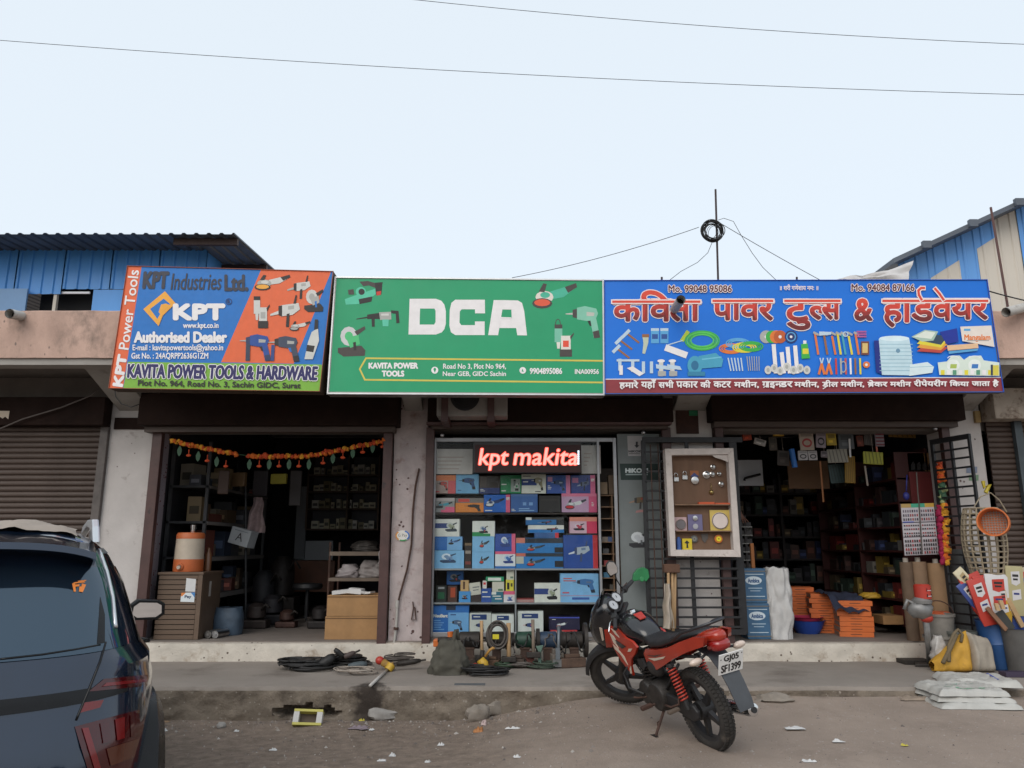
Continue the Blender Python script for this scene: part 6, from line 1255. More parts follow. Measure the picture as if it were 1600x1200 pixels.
olive = M('olive_canvas', (.075, .07, .055), .95, var=.2, scale=8, bump=.002, bscale=80); gunm = M('greasy_cast_iron', (.04, .034, .03), .6, .4, var=.4, scale=12, bump=.002)
# ================================================================== SHOP WITH THE WATER JUG
cabm = M('brown_laminate', (.12, .078, .052), .55, var=.15, scale=5, stretch=(.15, 1, 1)); cabd = M('dark_laminate_gap', (.05, .033, .024), .7)
cx0, cx1 = P(244, 950, 9.58).x, P(313, 950, 9.58).x; ctz = P(285, 894, 9.58).z
cb_ = thing('counter_cabinet', 'brown wooden counter cabinet standing in the first shop doorway', 'cabinet', ((cx0+cx1)/2, 9.9, FL))
MB().box(cx0+.01, cx1-.006, 9.60, 10.2, FL+.003, ctz-.03).build('carcass', cabd, cb_); MB().box(cx0-.015, cx1+.012, 9.565, 10.23, ctz-.03, ctz).build('top', cabm, cb_, bevel=.004)
np_ = 13; ph = (ctz-.035-FL)/np_
pk = MB().box(cx0, cx1-.06, 9.58, 9.598, FL+.006, FL+ph-.003).build('plank', cabm, cb_, bevel=.002)
for i in range(1, np_): copy_part(pk, cb_, (0, random.uniform(-.001, .001), i*ph))
MB().box(cx1-.055, cx1, 9.575, 9.60, FL+.004, ctz-.032).build('corner_post', cabm, cb_); MB().box(cx1-.0055, cx1+.002, 9.61, 10.19, FL+.004, ctz-.032).build('side_panel', M('cabinet_side', (.10, .066, .044), .6, var=.15, scale=4), cb_)
p = Print(9.578).zoom(160, 600, .383); p.poly([(343, 792), (382, 796), (378, 848), (338, 846)], ink(205, 205, 205)); p.poly([(322, 852), (378, 850), (374, 890), (318, 888)], ink(215, 222, 225)); p.poly([(322, 852), (340, 851), (326, 866), (321, 866)], ink(220, 130, 60)); p.poly([(360, 851), (378, 850), (376, 872), (370, 862)], ink(70, 130, 190)); p.text('Pay', 336, 862, 362, 876, ink(80, 90, 110), bold=1)
p.build('paper_sticker', cb_)
MB().box(cx1+.003, cx1+.005, 9.80, 9.86, ctz-.30, ctz-.12).build('side_sticker', ink(170, 165, 160), cb_)
jc = P(294, 888, 9.78); jc = Vector((jc.x, 9.78, ctz+.002)); jr = .175
jug = thing('water_jug', 'orange and cream insulated water jug on the wooden cabinet', 'water jug', jc)
jor = M('jug_orange', (.52, .13, .04), .5, var=.12, scale=8, stain=(.3, .08, .03), sscale=6, samt=.2); jcr = M('jug_cream', (.52, .44, .35), .5, var=.1, scale=6, stain=(.36, .28, .2), sscale=5, samt=.25)
MB().lathe([(jr, 0), (jr*1.02, .01), (jr*1.02, .15)], jc, n=28).build('base', jor, jug, smooth=40); MB().lathe([(jr*.99, .151), (jr*.96, .40)], jc, n=28).build('body', jcr, jug, smooth=40)
MB().lathe([(jr*.97, .401), (jr*.97, .45), (jr*.88, .475), (jr*.3, .48)], jc, n=28).build('lid', jor, jug, smooth=40); MB().cyl(jc+Vector((-.03, -jr, .06)), jc+Vector((-.03, -jr-.05, .055)), .022, n=12).build('tap', M('tap_cream', (.5, .42, .34), .5), jug, smooth=40); MB().ring(jc+Vector((-.03, -jr-.012, .06)), (0, 1, 0), .035, .012, 18, 6).build('tap_ring', jor, jug, smooth=True)
o = MB().lathe([(.028, 0), (.04, .09), (.037, .09), (.026, .008)], jc+Vector((.02, 0, .481)), n=18).build('steel_tumbler', chrome, smooth=40); tag(o, 'steel tumbler turned up on the water jug lid', 'tumbler')
b0 = P(324, 888, 9.95); o = MB().lathe([(.045, 0), (.045, .20), (.02, .25), (.02, .29)], (b0.x, 9.95, ctz+.002), n=14).build('bottle', M('amber_bottle', (.16, .07, .03), .3), smooth=40); tag(o, 'brown bottle beside the water jug', 'bottle')
# wall rack, along the side wall
rk = thing('wall_rack', 'grey steel rack with paper-covered shelves along the shop side wall', 'shelf', (XA1+.22, 11.6, FL)); rx0 = XA1-.15; greys = M('grey_slotted_steel', (.08, .08, .085), .6, var=.2)
sh_paper = M('shelf_paper_edge', (.22, .20, .19), .9)
for y in (10.4, 12.9):
    for x in (rx0, rx0+.5): MB().box(x, x+.04, y, y+.04, FL+.003, 2.9).build('upright', greys, rk)
rnd = random.Random(11)
def cname(c):
    r, g_, b_ = c; mx, mn = max(c), min(c)
    if mx-mn < 24: return 'black' if mx < 52 else 'dark grey' if mx < 85 else 'grey' if mx < 130 else 'pale' if mx < 190 else 'whitish'
    if r >= g_ >= b_: return 'red' if g_ < r*.5 else ('brown' if r < 130 else 'tan') if g_ < r*.86 else ('khaki' if r < 170 else 'cream')
    if b_ == mx: return 'blue'
    return 'green' if g_ == mx else 'maroon'
ORD = ('bottom', 'second', 'third', 'fourth', 'fifth', 'sixth', 'seventh', 'eighth', 'ninth')
def goods(th_label, cat, grp, x0, x1, y0, y1, z, n, cols, hs, name, ax='x', sz=(.05, .13)):
    t = 0
    for i in range(n):
        w_ = rnd.uniform(*sz); h_ = rnd.uniform(*hs); u = (i+.5)/n; c = cols[rnd.randrange(len(cols))]
        x, y = (lerp(x0, x1, u), rnd.uniform(y0, y1)) if ax == 'x' else (rnd.uniform(x0, x1), lerp(y0, y1, u))
        m = Matrix.Translation((x, y, z+.001)) @ Matrix.Rotation(R(rnd.uniform(-12, 12)), 4, 'Z'); d = w_*rnd.uniform(.8, 1.5)
        mb = MB().use(ink(*c)).box(-w_/2, w_/2, -d/2, d/2, 0, h_, m)
        c2 = shade(c, .55) if sum(c) > 300 else shade(c, 1.7)
        mb.use(ink(*c2)).add([m @ Vector(q) for q in ((-w_*.35, -d/2-.001, h_*.3), (w_*.35, -d/2-.001, h_*.3), (w_*.35, -d/2-.001, h_*.62), (-w_*.35, -d/2-.001, h_*.62))], [(0, 1, 2, 3)])
        n_ = cname(c); hh = 'tall' if h_ > lerp(*hs, .66) else 'low' if h_ < lerp(*hs, .33) else 'middling'; lb2 = '%s %s %s' % (hh, n_, th_label); tag(mb.build(name, None), lb2, cat, grp+': '+hh+' '+n_)
DULL = [(110, 90, 70), (90, 90, 95), (140, 120, 90), (70, 80, 100), (120, 70, 60), (60, 60, 62), (150, 140, 125)]
for i, z in enumerate((.75, 1.25, 1.72, 2.2)):
    z += .1; MB().box(rx0, rx0+.55, 10.4, 12.95, z-.03, z).build('shelf', greys, rk); MB().box(rx0+.55, rx0+.556, 10.42, 12.9, z-.07+.01*i, z-.005).build('paper_edge', sh_paper, rk)
    goods('box on the %s shelf of the steel side rack' % ORD[i], 'box', 'side rack %s shelf' % ORD[i], rx0+.15, rx0+.42, 10.5, 12.85, z, 13, DULL, (.10, .36), 'dusty_box', 'y', (.14, .26))
# white box hung by a rope and a checked cloth
hx = P(380, 840, 10.9); m = Matrix.Translation(hx) @ Matrix.Rotation(R(14), 4, 'Y') @ Matrix.Rotation(R(-20), 4, 'Z')
o = MB().box(-.17, .17, -.08, .08, -.11, .12, m).build('hanging_carton', M('grey_white_carton', (.34, .36, .38), .7, var=.1, scale=6)); tag(o, 'pale carton hung tilted inside the first shop', 'carton')
p = Print(fn=lambda x, y, l: m @ Vector((x, -.081-l, y))); p.line([(-.05, -.05), (0, .05), (.05, -.05)], .016, DK); p.line([(-.11, .085), (.12, .085)], .012, ink(120, 125, 130)); p.line([(-.03, -.01), (.03, -.01)], .012, DK); p.build('print', o)
def hangcloth(c, w_, h_, label, mat, seed=1):
    def f(u, v): return Vector((c.x+(u-.5)*w_*(.45+.7*v-.3*v*v)+.03*nz(v*3, seed), c.y+.05*math.sin(u*9+v*3+seed)*(.4+v*.6), c.z-h_*v))
    tag(MB().grid(f, 18, 14).build('hanging_cloth', mat, smooth=True, fix=False), label, 'cloth')
hangcloth(P(403, 777, 11.0), .30, .50, 'pinkish cloth hanging inside the first shop', M('pink_grey_cloth', (.26, .19, .19), .9, var=.25, scale=14))
o = MB().tube([P(384, 760, 11), P(384, 990, 11)], .018, 8).build('iron_post', black); tag(o, 'thin black post standing inside the first shop', 'post')
o = sackbag((P(349, 990, 10.0).x, 10.15, FL+.003), .33, .3, .33, 3, .05, .95).build('plastic_crate', M('blue_grey_plastic', (.06, .09, .13), .5, var=.25, scale=8), smooth=40); tag(o, 'dull blue plastic tub on the floor by the cabinet', 'tub')
for i, px_ in enumerate((327, 338)): q = P(px_, 993, 9.75); o = MB().cyl((q.x, 9.70, FL+.05), (q.x+.05, 9.95, FL+.05), .045, n=14).cyl((q.x, 9.69, FL+.05), (q.x, 9.70, FL+.05), .02).build('metal_roller', steel if i else M('dull_steel', (.2, .19, .18), .5, .7), smooth=40); tag(o, ('dull steel roller lying against the cabinet', 'bright steel roller lying beside the plastic tub')[i], 'roller')
for i, (px_, py, Y, r_, h_, c, lb_) in enumerate(((400, 975, 10.9, .17, .34, (52, 44, 42), 'dark motor housing on the floor beyond the plastic tub'), (425, 968, 11.4, .20, .42, (44, 42, 46), 'black machine body standing deeper on the shop floor'), (448, 972, 11.0, .14, .24, (72, 50, 44), 'reddish machine casing on the floor near the stool'), (412, 930, 11.9, .24, .75, (38, 38, 42), 'tall dark machine in the dim middle of the shop'), (440, 915, 12.3, .26, .95, (46, 40, 38), 'tallest dark machine before the back wall'), (500, 970, 10.9, .15, .30, (40, 36, 36), 'dark machine foot beside the low iron rack'))):
    x = P(px_, py, Y).x; t_ = thing('machine', lb_, 'machine', (x, Y, FL)); mt = M('machine_dark_%d' % i, srgb(*c), .6, .3, var=.35, scale=10)
    MB().box(x-r_, x+r_, Y-r_*.7, Y+r_*.7, FL+.003, FL+h_*.35).build('base', mt, t_, bevel=.02); MB().lathe([(r_*.5, 0), (r_*.75, .03), (r_*.7, h_*.5), (r_*.35, h_*.64)], (x, Y, FL+h_*.35+.002), n=16).build('motor', mt, t_, smooth=40); MB().tube([(x+r_*.4, Y-r_*.4, FL+h_*.7), (x+r_*.9, Y-r_*.6, FL+h_*.95), (x+r_*1.2, Y-r_*.5, FL+h_*.8)], .018, 7).build('handle', gunm, t_, smooth=True)
for i, (x0, y0, x1, y1, Y, c, lb_) in enumerate(((360, 738, 385, 760, 10.6, (96, 74, 48), 'brown packet hung below the marigold string'), (422, 740, 448, 756, 11.2, (170, 160, 60), 'yellow-green packet hung in the dim first shop'), (395, 735, 418, 775, 11.4, (60, 54, 58), 'dark bundle hung beside the yellow-green packet'), (452, 735, 470, 790, 11.8, (90, 84, 84), 'grey bag hung in front of the door frame'), (340, 735, 356, 772, 10.4, (80, 60, 50), 'brown pouch hung near the side rack'))): pbox3(x0, y0, x1, y1, Y, .06, 'hanging_packet', ink(*c), lb_, 'packet', bevel=.012, rot=10*i-20)
# glazed shelves on the back wall
gs = thing('glazed_shelf_unit', 'wall unit with small stock boxes at the back of the first shop', 'shelf', (P(540, 780, 13.6).x, 13.8, 1.4)); gx0, gx1 = P(478, 790, 13.6).x, P(592, 790, 13.6).x; gz = [P(530, y, 13.6).z for y in (826, 794, 767, 741)]
shw = M('unit_wood', (.12, .08, .055), .7, var=.2); MB().box(gx0, gx1, 13.98, 14.0, gz[0], gz[3]+.35).build('back', M('unit_back', (.10, .10, .11), .8), gs)
for z in gz: MB().box(gx0, gx1, 13.62, 13.98, z-.025, z).build('shelf', shw, gs)
for x in (gx0, (gx0*.45+gx1*.55), gx1-.03): MB().box(x, x+.03, 13.6, 13.97, gz[0]+.001, gz[3]+.34).build('upright', shw, gs)
for i, z in enumerate(gz): goods('stock box on the %s shelf of the back wall unit' % ORD[i], 'box', 'wall unit %s shelf' % ORD[i], gx0+.1, gx1-.1, 13.72, 13.85, z, 11, [(215, 205, 180), (200, 195, 175), (190, 180, 150), (150, 140, 110), (210, 205, 195)], (.08, .20), 'stock_box')
o = pbox3(466, 845, 520, 880, 13.7, .02, 'wall_panel', M('pale_wall_panel', (.38, .39, .41), .7), 'pale panel on the back wall of the first shop', 'panel'); pbox3(462, 760, 478, 874, 13.65, .06, 'door_frame', M('grey_door_frame', (.20, .205, .22), .6), 'grey upright door frame at the back of the first shop', 'door frame')
o = pbox3(455, 876, 522, 925, 13.0, .6, 'office_desk', M('reddish_wood', (.13, .05, .025), .6, var=.2), 'reddish wooden desk at the back of the first shop', 'desk')
# stool
sx, sy = P(478, 965, 11.6).x, 11.6; t_ = thing('office_stool', 'black cushioned stool in the dim first shop', 'stool', (sx, sy, FL)); MB().lathe([(.2, 0), (.22, .03), (.21, .08), (.1, .09)], (sx, sy, FL+.48), n=20).build('seat', seatm, t_, smooth=40); MB().cyl((sx, sy, FL+.06), (sx, sy, FL+.48), .03).build('column', black, t_)
for k in range(5): a = k*1.2566; MB().tube([(sx, sy, FL+.08), (sx+.26*math.cos(a), sy+.26*math.sin(a), FL+.04)], .018, 6).build('foot', chrome, t_)
# low table rack with bags, and cartons in front
tr_ = thing('iron_rack', 'low iron rack with two wooden shelves behind the cardboard cartons', 'rack', (P(556, 935, 10.2).x, 10.3, FL)); q0, q1 = P(514, 900, 10.15).x, P(600, 900, 10.15).x; zA, zB = P(556, 862, 10.15).z, P(556, 903, 10.15).z
for x in (q0, q1-.02):
    for y in (10.15, 10.7): MB().tube([(x, y, FL), (x, y, zA+.12)], .014, 6).build('leg', rust, tr_)
MB().box(q0, q1, 10.13, 10.72, zA-.05, zA).build('shelf', M('grey_plank', (.17, .13, .10), .8, var=.2), tr_); MB().box(q0, q1, 10.13, 10.72, zB-.04, zB).build('shelf', MATS['grey_plank'], tr_)
for px_, z, w_, h_, lb_, mt in ((545, zB, .30, .17, 'crumpled pale plastic bag on the lower rack shelf', M('crumpled_plastic', (.33, .29, .29), .5, var=.2, scale=14)), (580, zB, .34, .22, 'full grey plastic bag at the end of the rack shelf', M('grey_plastic_bag', (.25, .22, .21), .5, var=.2, scale=14)), (570, zA, .38, .14, 'heap of dull parts on the upper rack shelf', gunm)):
    o = sackbag((P(px_, 880, 10.3).x, 10.35, z+.002), w_, .3, h_, px_, .35, .5).build('plastic_bag' if mt is not gunm else 'parts_heap', mt, smooth=True); tag(o, lb_, 'bag' if mt is not gunm else 'parts')
hangcloth(P(597, 850, 10.1), .10, .25, 'small pale rag hung on the rack corner', M('pale_rag', (.4, .36, .35), .9))
for q, lb_, r_ in (((507, 969, 597, 1001), 'lower brown cardboard carton of the two stacked in the doorway', 0), ((510, 937.5, 598, 968.5), 'upper brown cardboard carton with torn papers on it', .6)):
    a, b_, z0, z1 = pxr(*q, 9.60); z0 = FL+.002 if q[1] > 960 else P(550, 1001, 9.6).z+.0 ; 
    if q[1] > 960: lowtop = FL+.27; z0, z1 = FL+.002, lowtop
    else: z0, z1 = lowtop+.003, lowtop+.25
    t_ = thing('cardboard_carton', lb_, 'carton', ((a+b_)/2, 9.85, z0)); m = Matrix.Translation(((a+b_)/2, 9.86, z0)) @ Matrix.Rotation(R(r_), 4, 'Z'); w_ = (b_-a)/2
    MB().box(-w_, w_, -.25, .25, 0, z1-z0, m).build('body', card, t_, bevel=.004); MB().box(-w_-.003, w_+.003, -.254, -.2505, (z1-z0)*.9, (z1-z0)*.94, m).build('flap_edge', M('card_edge', (.16, .085, .04), .9), t_)
    if r_: ctop = z1
for i, (px_, a, w_, h_) in enumerate(((533, 10, .22, .055), (556, -8, .16, .075), (567, 20, .10, .04), (577, -15, .09, .035))):
    m = Matrix.Translation((P(px_, 930, 9.7).x, 9.72, ctop+.001)) @ Matrix.Rotation(R(a), 4, 'Z') @ Matrix.Rotation(R((-6, 5, 8, -8)[i]), 4, 'Y'); o = MB().box(-w_/2, w_/2, -.07, .07, .012, h_, m).build('paper_bundle', M('white_paper', (.62, .61, .60), .8, var=.06)); tag(o, ('long white paper bundle on the upper cardboard carton', 'upright white paper pack in the middle of the carton top', 'small white paper pack beside the upright one', 'smallest white packet at the edge of the carton top')[i], 'paper')
# ---- marigold string across the doorway
def flowers(mb, pts, step, r, cols, rnd, jit=.012):
    q = []; 
    for a, b_ in zip(pts, pts[1:]):
        n = max(1, int((b_-a).length/step))
        for i in range(n): q.append(a.lerp(b_, i/n))
    for p_ in q:
        mb.use(cols[rnd.randrange(len(cols))]); mb.ball(p_+Vector((rnd.uniform(-jit, jit), rnd.uniform(-jit, jit), rnd.uniform(-jit, jit))), r*rnd.uniform(.75, 1.15), 7, 5, jit=.35, seed=rnd.random()*9)
    return mb
FO = [M('marigold_orange', (.62, .13, .012), .8, var=.3, scale=40, bump=.004, bscale=120), M('marigold_deep', (.50, .06, .012), .8, var=.3, scale=40, bump=.004, bscale=120), M('marigold_yellow', (.66, .30, .02), .8, var=.3, scale=40, bump=.004, bscale=120)]
leafm = M('toran_leaf', (.03, .09, .045), .6, var=.25, scale=12); YGa = YF-.06
ga = thing('flower_garland', 'orange marigold string with leaf pendants over the first shop door', 'garland', P(430, 712, YGa))
gp = [(270, 688), (290, 694), (318, 700), (345, 705), (372, 710), (388, 712), (410, 713), (440, 713), (470, 713), (492, 711), (520, 706), (550, 700), (580, 693), (609, 687)]
g3 = [P(*q, YGa) for q in gp]
for seg in (g3[:5], g3[5:10], g3[9:]): o = flowers(MB(), seg, .024, .028, FO, rnd).build('flower_string', None, ga, smooth=True); o['kind'] = 'stuff'
MB().tube(g3, .004, 5).build('thread', leafm, ga)
pd = [(281+i*14.5, 698+i*4.2) for i in range(6)]+[(390+i*15.5, 719) for i in range(7)]+[(505+i*15.5, 714-i*4.2) for i in range(7)]
for i, (x, y) in enumerate(pd):
    c = P(x, y, YGa); 
    if i % 2: MB().ball(c-Vector((0, 0, .075)), (.032, .012, .018), 10, 6).cyl(c-Vector((0, 0, .07)), c-Vector((0, 0, .0)), .006, n=6).build('lamp_pendant', FO[i % 2], ga, smooth=True)
    else: MB().prism([c+Vector((a, 0, b_)) for a, b_ in ((-.006, .01), (-.03, -.04), (-.022, -.09), (0, -.12), (.022, -.09), (.03, -.04), (.006, .01))], (0, .006, 0)).build('leaf', leafm, ga)
# ================================================================== HARDWARE SHOP
rshelf = M('maroon_shelf', (.055, .012, .010), .6, var=.2, scale=5); dshelf = M('dark_shelf', (.035, .03, .03), .7)
br = thing('back_rack', 'dark stock rack across the back of the hardware shop', 'shelf', (P(1290, 900, 12.8).x, 13.0, FL)); bx0, bx1 = XC1+.2, XD0-.1
MIX = [(120, 45, 40), (150, 125, 55), (55, 66, 100), (150, 146, 138), (90, 56, 44), (50, 54, 58), (66, 82, 72), (110, 96, 76), (46, 46, 50), (40, 36, 38), (74, 50, 46), (60, 58, 60)]; MIX = [shade(c, .8) for c in MIX]
for i in range(6):
    z = FL+.18+i*.36; MB().box(bx0, bx1, 12.8, 13.2, z-.03, z).build('shelf', dshelf, br)
    goods('packet on the %s shelf of the dark back rack' % ORD[i], 'packet', 'back rack %s shelf' % ORD[i], bx0+.1, bx1-.1, 12.9, 13.0, z, 20, MIX, (.10, .30), 'hardware_packet', 'x', (.07, .16))
for x in (bx0, lerp(bx0, bx1, .33), lerp(bx0, bx1, .66), bx1-.04): MB().box(x, x+.04, 12.78, 13.2, FL, FL+2.3).build('upright', dshelf, br)
sr = thing('side_rack', 'maroon shelves along the side wall of the hardware shop', 'shelf', (XD0-.2, 11.2, FL)); wx = XD0-.02
MB().box(wx-.02, wx+.01, 9.95, 12.6, FL+.002, 2.75).build('back', rshelf, sr)
for i in range(7):
    z = FL+.12+i*.31; MB().box(wx-.42, wx-.02, 9.95, 12.6, z-.025, z).build('shelf', rshelf, sr)
    goods('packet on the %s of the maroon side shelves' % ORD[i], 'packet', 'maroon side shelves %s' % ORD[i], wx-.34, wx-.2, 10.05, 12.5, z, 16, MIX, (.07, .24), 'hardware_packet', 'y', (.08, .2))
for y in (9.95, 11.2, 12.58): MB().box(wx-.425, wx-.03, y, y+.03, FL+.001, 2.70).build('upright', rshelf, sr)
def zR(x, y): return 1140+x*.2125, 640+y*.2125
def zR2(x, y): return 1140+x*.2125, 840+y*.2125
def rr_(q, f=zR): a = f(q[0], q[1]); b_ = f(q[2], q[3]); return (*a, *b_)
o = pbox3(*rr_((1310, 318, 1500, 455)), 9.95, .25, 'printed_carton', M('ochre_carton', (.30, .15, .06), .8, var=.1), 'ochre carton with black stencils high on the side shelves', 'carton')
p = Print(9.949).zoom(1140, 640, .2125)
for k in range(4): x = 1335+k*42; p.rect(x, 400, x+30, 445, DK); p.poly([(x+4, 400), (x+15, 378), (x+26, 400)], DK)
p.build('stencil', o)
pbox3(*rr_((1330, 458, 1510, 690)), 9.93, .015, 'red_board', M('red_board', (.16, .02, .02), .6, var=.15), 'plain red board hung under the ochre carton', 'board')
pbox3(*rr_((430, 376, 730, 582)), 10.6, .02, 'brown_board', M('brown_hardboard', (.12, .06, .025), .7, var=.15), 'brown hardboard sheet hung in the hardware shop', 'board')
pbox3(*rr_((45, 370, 245, 560)), 11.3, .02, 'white_board', M('whiteboard', (.62, .65, .69), .5, var=.05), 'white board on the inner wall of the hardware shop', 'board')
o = MB().tube([P(1163, 751, 11.2), P(1164, 747, 11.2), P(1188, 741, 11.2)], .02, 6).build('black_bracket', black); tag(o, 'black bracket in front of the white board', 'bracket')
lr = thing('tray_rack', 'narrow rack of grey trays just inside the hardware shop', 'rack', (P(1167, 850, 10.6).x, 10.7, FL))
for i in range(7): a, b_, z0, z1 = pxr(1159, 816+i*13, 1175+i*1.0, 824+i*13, 10.55); MB().box(a-.02, b_, 10.55, 10.9, z0, z0+.012).build('tray_lip', M('tray_grey', (.30, .29, .27), .6), lr); MB().box(a-.02, b_-.005, 10.58, 10.9, z0+.013, z0+.07).build('tray', M('tray_dark', (.06, .055, .055), .7), lr)
MB().box(P(1160, 850, 10.9).x-.06, P(1160, 850, 10.9).x-.03, 10.56, 10.9, FL, 1.9).build('upright', dshelf, lr)
# goods hanging from the lintel
hang = [((95, 165, 162, 225), (190, 70, 30), 'orange card packet hung at the gate side of the lintel', 9.9), ((180, 215, 268, 262), (196, 190, 186), 'white card packet hanging askew beside the orange one', 9.95), ((320, 165, 400, 195), (206, 160, 40), 'small yellow tag card hung below the lintel', 9.9),
        ((515, 165, 620, 298), (196, 178, 160), 'beige packet with a red ring print', 9.8), ((636, 165, 708, 280), (176, 160, 170), 'lilac packet with a dark ring', 9.8), ((712, 168, 785, 262), (200, 170, 40), 'yellow packet hung between lilac and grey ones', 9.8),
        ((800, 170, 915, 290), (96, 100, 104), 'grey tool packet with a blue base', 9.85), ((505, 302, 575, 372), (205, 200, 200), 'white card with a black coil, first of a pair', 9.82), ((580, 302, 646, 372), (205, 200, 200), 'white card with a black coil, second of a pair', 9.82), ((672, 305, 722, 352), (130, 120, 125), 'small grey packet under the lilac one', 9.85),
        ((720, 290, 870, 390), (170, 166, 150), 'fan of pale brushes tied in a bunch', 9.85), ((985, 310, 1130, 402), (190, 190, 60), 'yellow and green striped packet hung low', 9.8), ((990, 175, 1060, 262), (110, 104, 100), 'grey blister packet near the striped one', 9.9), ((1072, 170, 1138, 270), (160, 150, 160), 'pale packet with maroon bands', 9.8), ((935, 190, 985, 270), (130, 60, 40), 'rust red packet hung beside the blister packet', 9.9),
        ((352, 300, 440, 412), (92, 84, 80), 'dim brown packet behind the blue tube', 10.1), ((1170, 165, 1370, 205), (150, 110, 30), 'long mustard strip along the lintel', 10.0), ((850, 340, 925, 540), (170, 130, 30), 'long mustard bundle hanging in the doorway', 9.95), ((735, 400, 850, 540), (60, 84, 84), 'dark teal bundle hanging beside the mustard one', 10.1), ((290, 200, 350, 300), (84, 74, 60), 'dim olive packet hung near the small yellow tag', 10.0)]
for q, c, lb_, Y in hang:
    c = shade(c, .8)
    r4 = rr_(q); a, b_, z0, z1 = pxr(*r4, Y); t_ = thing('hanging_packet', lb_, 'packet', ((a+b_)/2, Y, z0)); rot = rnd.uniform(-5, 5); m = Matrix.Translation(((a+b_)/2, Y, (z0+z1)/2)) @ Matrix.Rotation(R(rot+(14 if 'askew' in lb_ else 0)), 4, 'Y'); w_, h_ = (b_-a)/2, (z1-z0)/2
    MB().box(-w_, w_, 0, .025, -h_, h_, m).build('pack', ink(*c), t_, bevel=.006); p = Print(fn=lambda x, y, l: m @ Vector((x*w_, -.002-l, y*h_)))
    if 'ring' in lb_ or 'coil' in lb_: p.ann(0, -.2, .7, .5, .22, ink(*((150, 50, 50) if 'red' in lb_ else (40, 38, 44)))); p.rect(-.8, .5, .8, .85, ink(*shade(c, .8)))
    elif 'strip' in lb_ or 'bundle' in lb_ or 'brush' in lb_:
        for k in range(5): p.line([(-.8+k*.35, .9), (-.7+k*.37, -.9)], .1, ink(*shade(c, .7)))
    elif 'striped' in lb_ or 'bands' in lb_:
        for k in range(4): p.rect(-.95, -.85+k*.5, .95, -.65+k*.5, ink(*((40, 70, 40) if 'striped' in lb_ else (110, 40, 50))))
    else: p.rect(-.7, .1, .7, .7, ink(*shade(c, .7))); p.rect(-.6, -.6, .2, -.2, ink(*shade(c, 1.3)))
    p.build('print', t_); MB().tube([m @ Vector((0, .01, h_)), Vector(((a+b_)/2, Y+.01, LZ-.005))], .003, 4).build('string', cordw, t_)
q0, q1 = P(*zR(455, 290), 9.85), P(*zR(480, 425), 9.85); o = MB().cyl(q0, q1, .035, n=14).build('blue_tube', ink(40, 100, 170), smooth=40); tag(o, 'bright blue tube hanging in the hardware doorway', 'tube')
for x0, y0, x1, y1, lb_, c in ((880, 215, 888, 350, 'white plastic strip hanging in the hardware doorway', (215, 215, 215)), (1075, 240, 1088, 340, 'thin salmon handle hanging by the striped packet', (190, 110, 90)), (995, 415, 1015, 560, 'thin pale cord handle hanging low in the doorway', (150, 140, 130)), (665, 380, 690, 680, 'long thin wooden rod hung in the hardware shop', (130, 80, 40))): o = MB().tube([P(*zR(x0, y0), 9.83), P(*zR(x1, y1), 9.83)], .012, 6).build('hanging_strip', ink(*c)); tag(o, lb_, 'strip')
# tins, sack, basins, orange cartons
def face_fn(a, b_, z0, z1, Y): return lambda u, v, l: Vector((lerp(a, b_, u), Y-.001-l, lerp(z1, z0, v)))
tinm = M('blue_tin', (.045, .12, .22), .4, var=.15, scale=7, stain=(.03, .07, .12), sscale=5, samt=.2); zt_ = FL+.003
for i, (x0, x1, h_, lb_) in enumerate(((1166, 1202, .42, 'lower square blue tin of the stack beside the gate'), (1164, 1200, .41, 'upper square blue tin of the stack beside the gate'))):
    a, b_ = P(x0, 950, 9.62).x, P(x1, 950, 9.62).x; t_ = thing('square_tin', lb_, 'tin', ((a+b_)/2, 9.78, zt_)); MB().box(a, b_, 9.62, 9.92, zt_, zt_+h_).build('can', tinm, t_, bevel=.008)
    for z in (zt_+.03, zt_+h_-.04): MB().box(a-.003, b_+.003, 9.616, 9.924, z, z+.012).build('rim', MATS['dull_steel'], t_)
    p = Print(fn=face_fn(a, b_, zt_, zt_+h_, 9.62)); p.ell(.45, .35, .36, .12, ink(200, 212, 220)); p.text('Ambica', .2, .30, .70, .41, ink(60, 90, 130), bold=.01); p.rect(.1, .16, .9, .18, ink(190, 205, 215)); p.rect(.2, .56, .8, .585, ink(170, 190, 205)); p.rect(.28, .64, .72, .66, ink(170, 190, 205)); p.rect(.1, .80, .9, .82, ink(190, 205, 215)); p.build('label_print', t_); zt_ += h_+.004
o = MB().box(P(1177, 880, 9.7).x-.02, P(1177, 880, 9.7).x+.02, 9.70, 9.74, zt_, zt_+.30).build('wooden_stick', M('orange_wood', (.30, .11, .03), .7)); tag(o, 'short orange-brown stick standing on the blue tins', 'stick')
c = P(1219, 990, 9.68); o = sackbag((c.x, 9.72, FL+.002), .29, .24, .84, 5, .26, 1.0, 64, 40).build('woven_sack', M('white_woven_plastic', (.52, .51, .50), .6, var=.12, scale=9, bump=.002, bscale=90), smooth=True); tag(o, 'tall folded white woven sack beside the blue tins', 'sack')
c = P(1266, 972, 10.2); c = Vector((c.x, 10.3, FL+.003)); o = MB().lathe([(.14, 0), (.19, .09), (.215, .16), (.225, .165), (.205, .155), (.13, .012)], c, n=26).build('plastic_basin', M('blue_plastic', (.02, .06, .30), .4, var=.1), smooth=40); tag(o, 'blue plastic basin on the hardware shop floor', 'basin')
o = MB().lathe([(.14, .0), (.20, .09), (.222, .095), (.2, .088), (.13, .01)], c+Vector((-.02, 0, .112)), n=26).build('plastic_basin', M('pink_plastic', (.45, .04, .10), .4, var=.1), smooth=40); tag(o, 'pink plastic basin nested on the blue basin', 'basin')
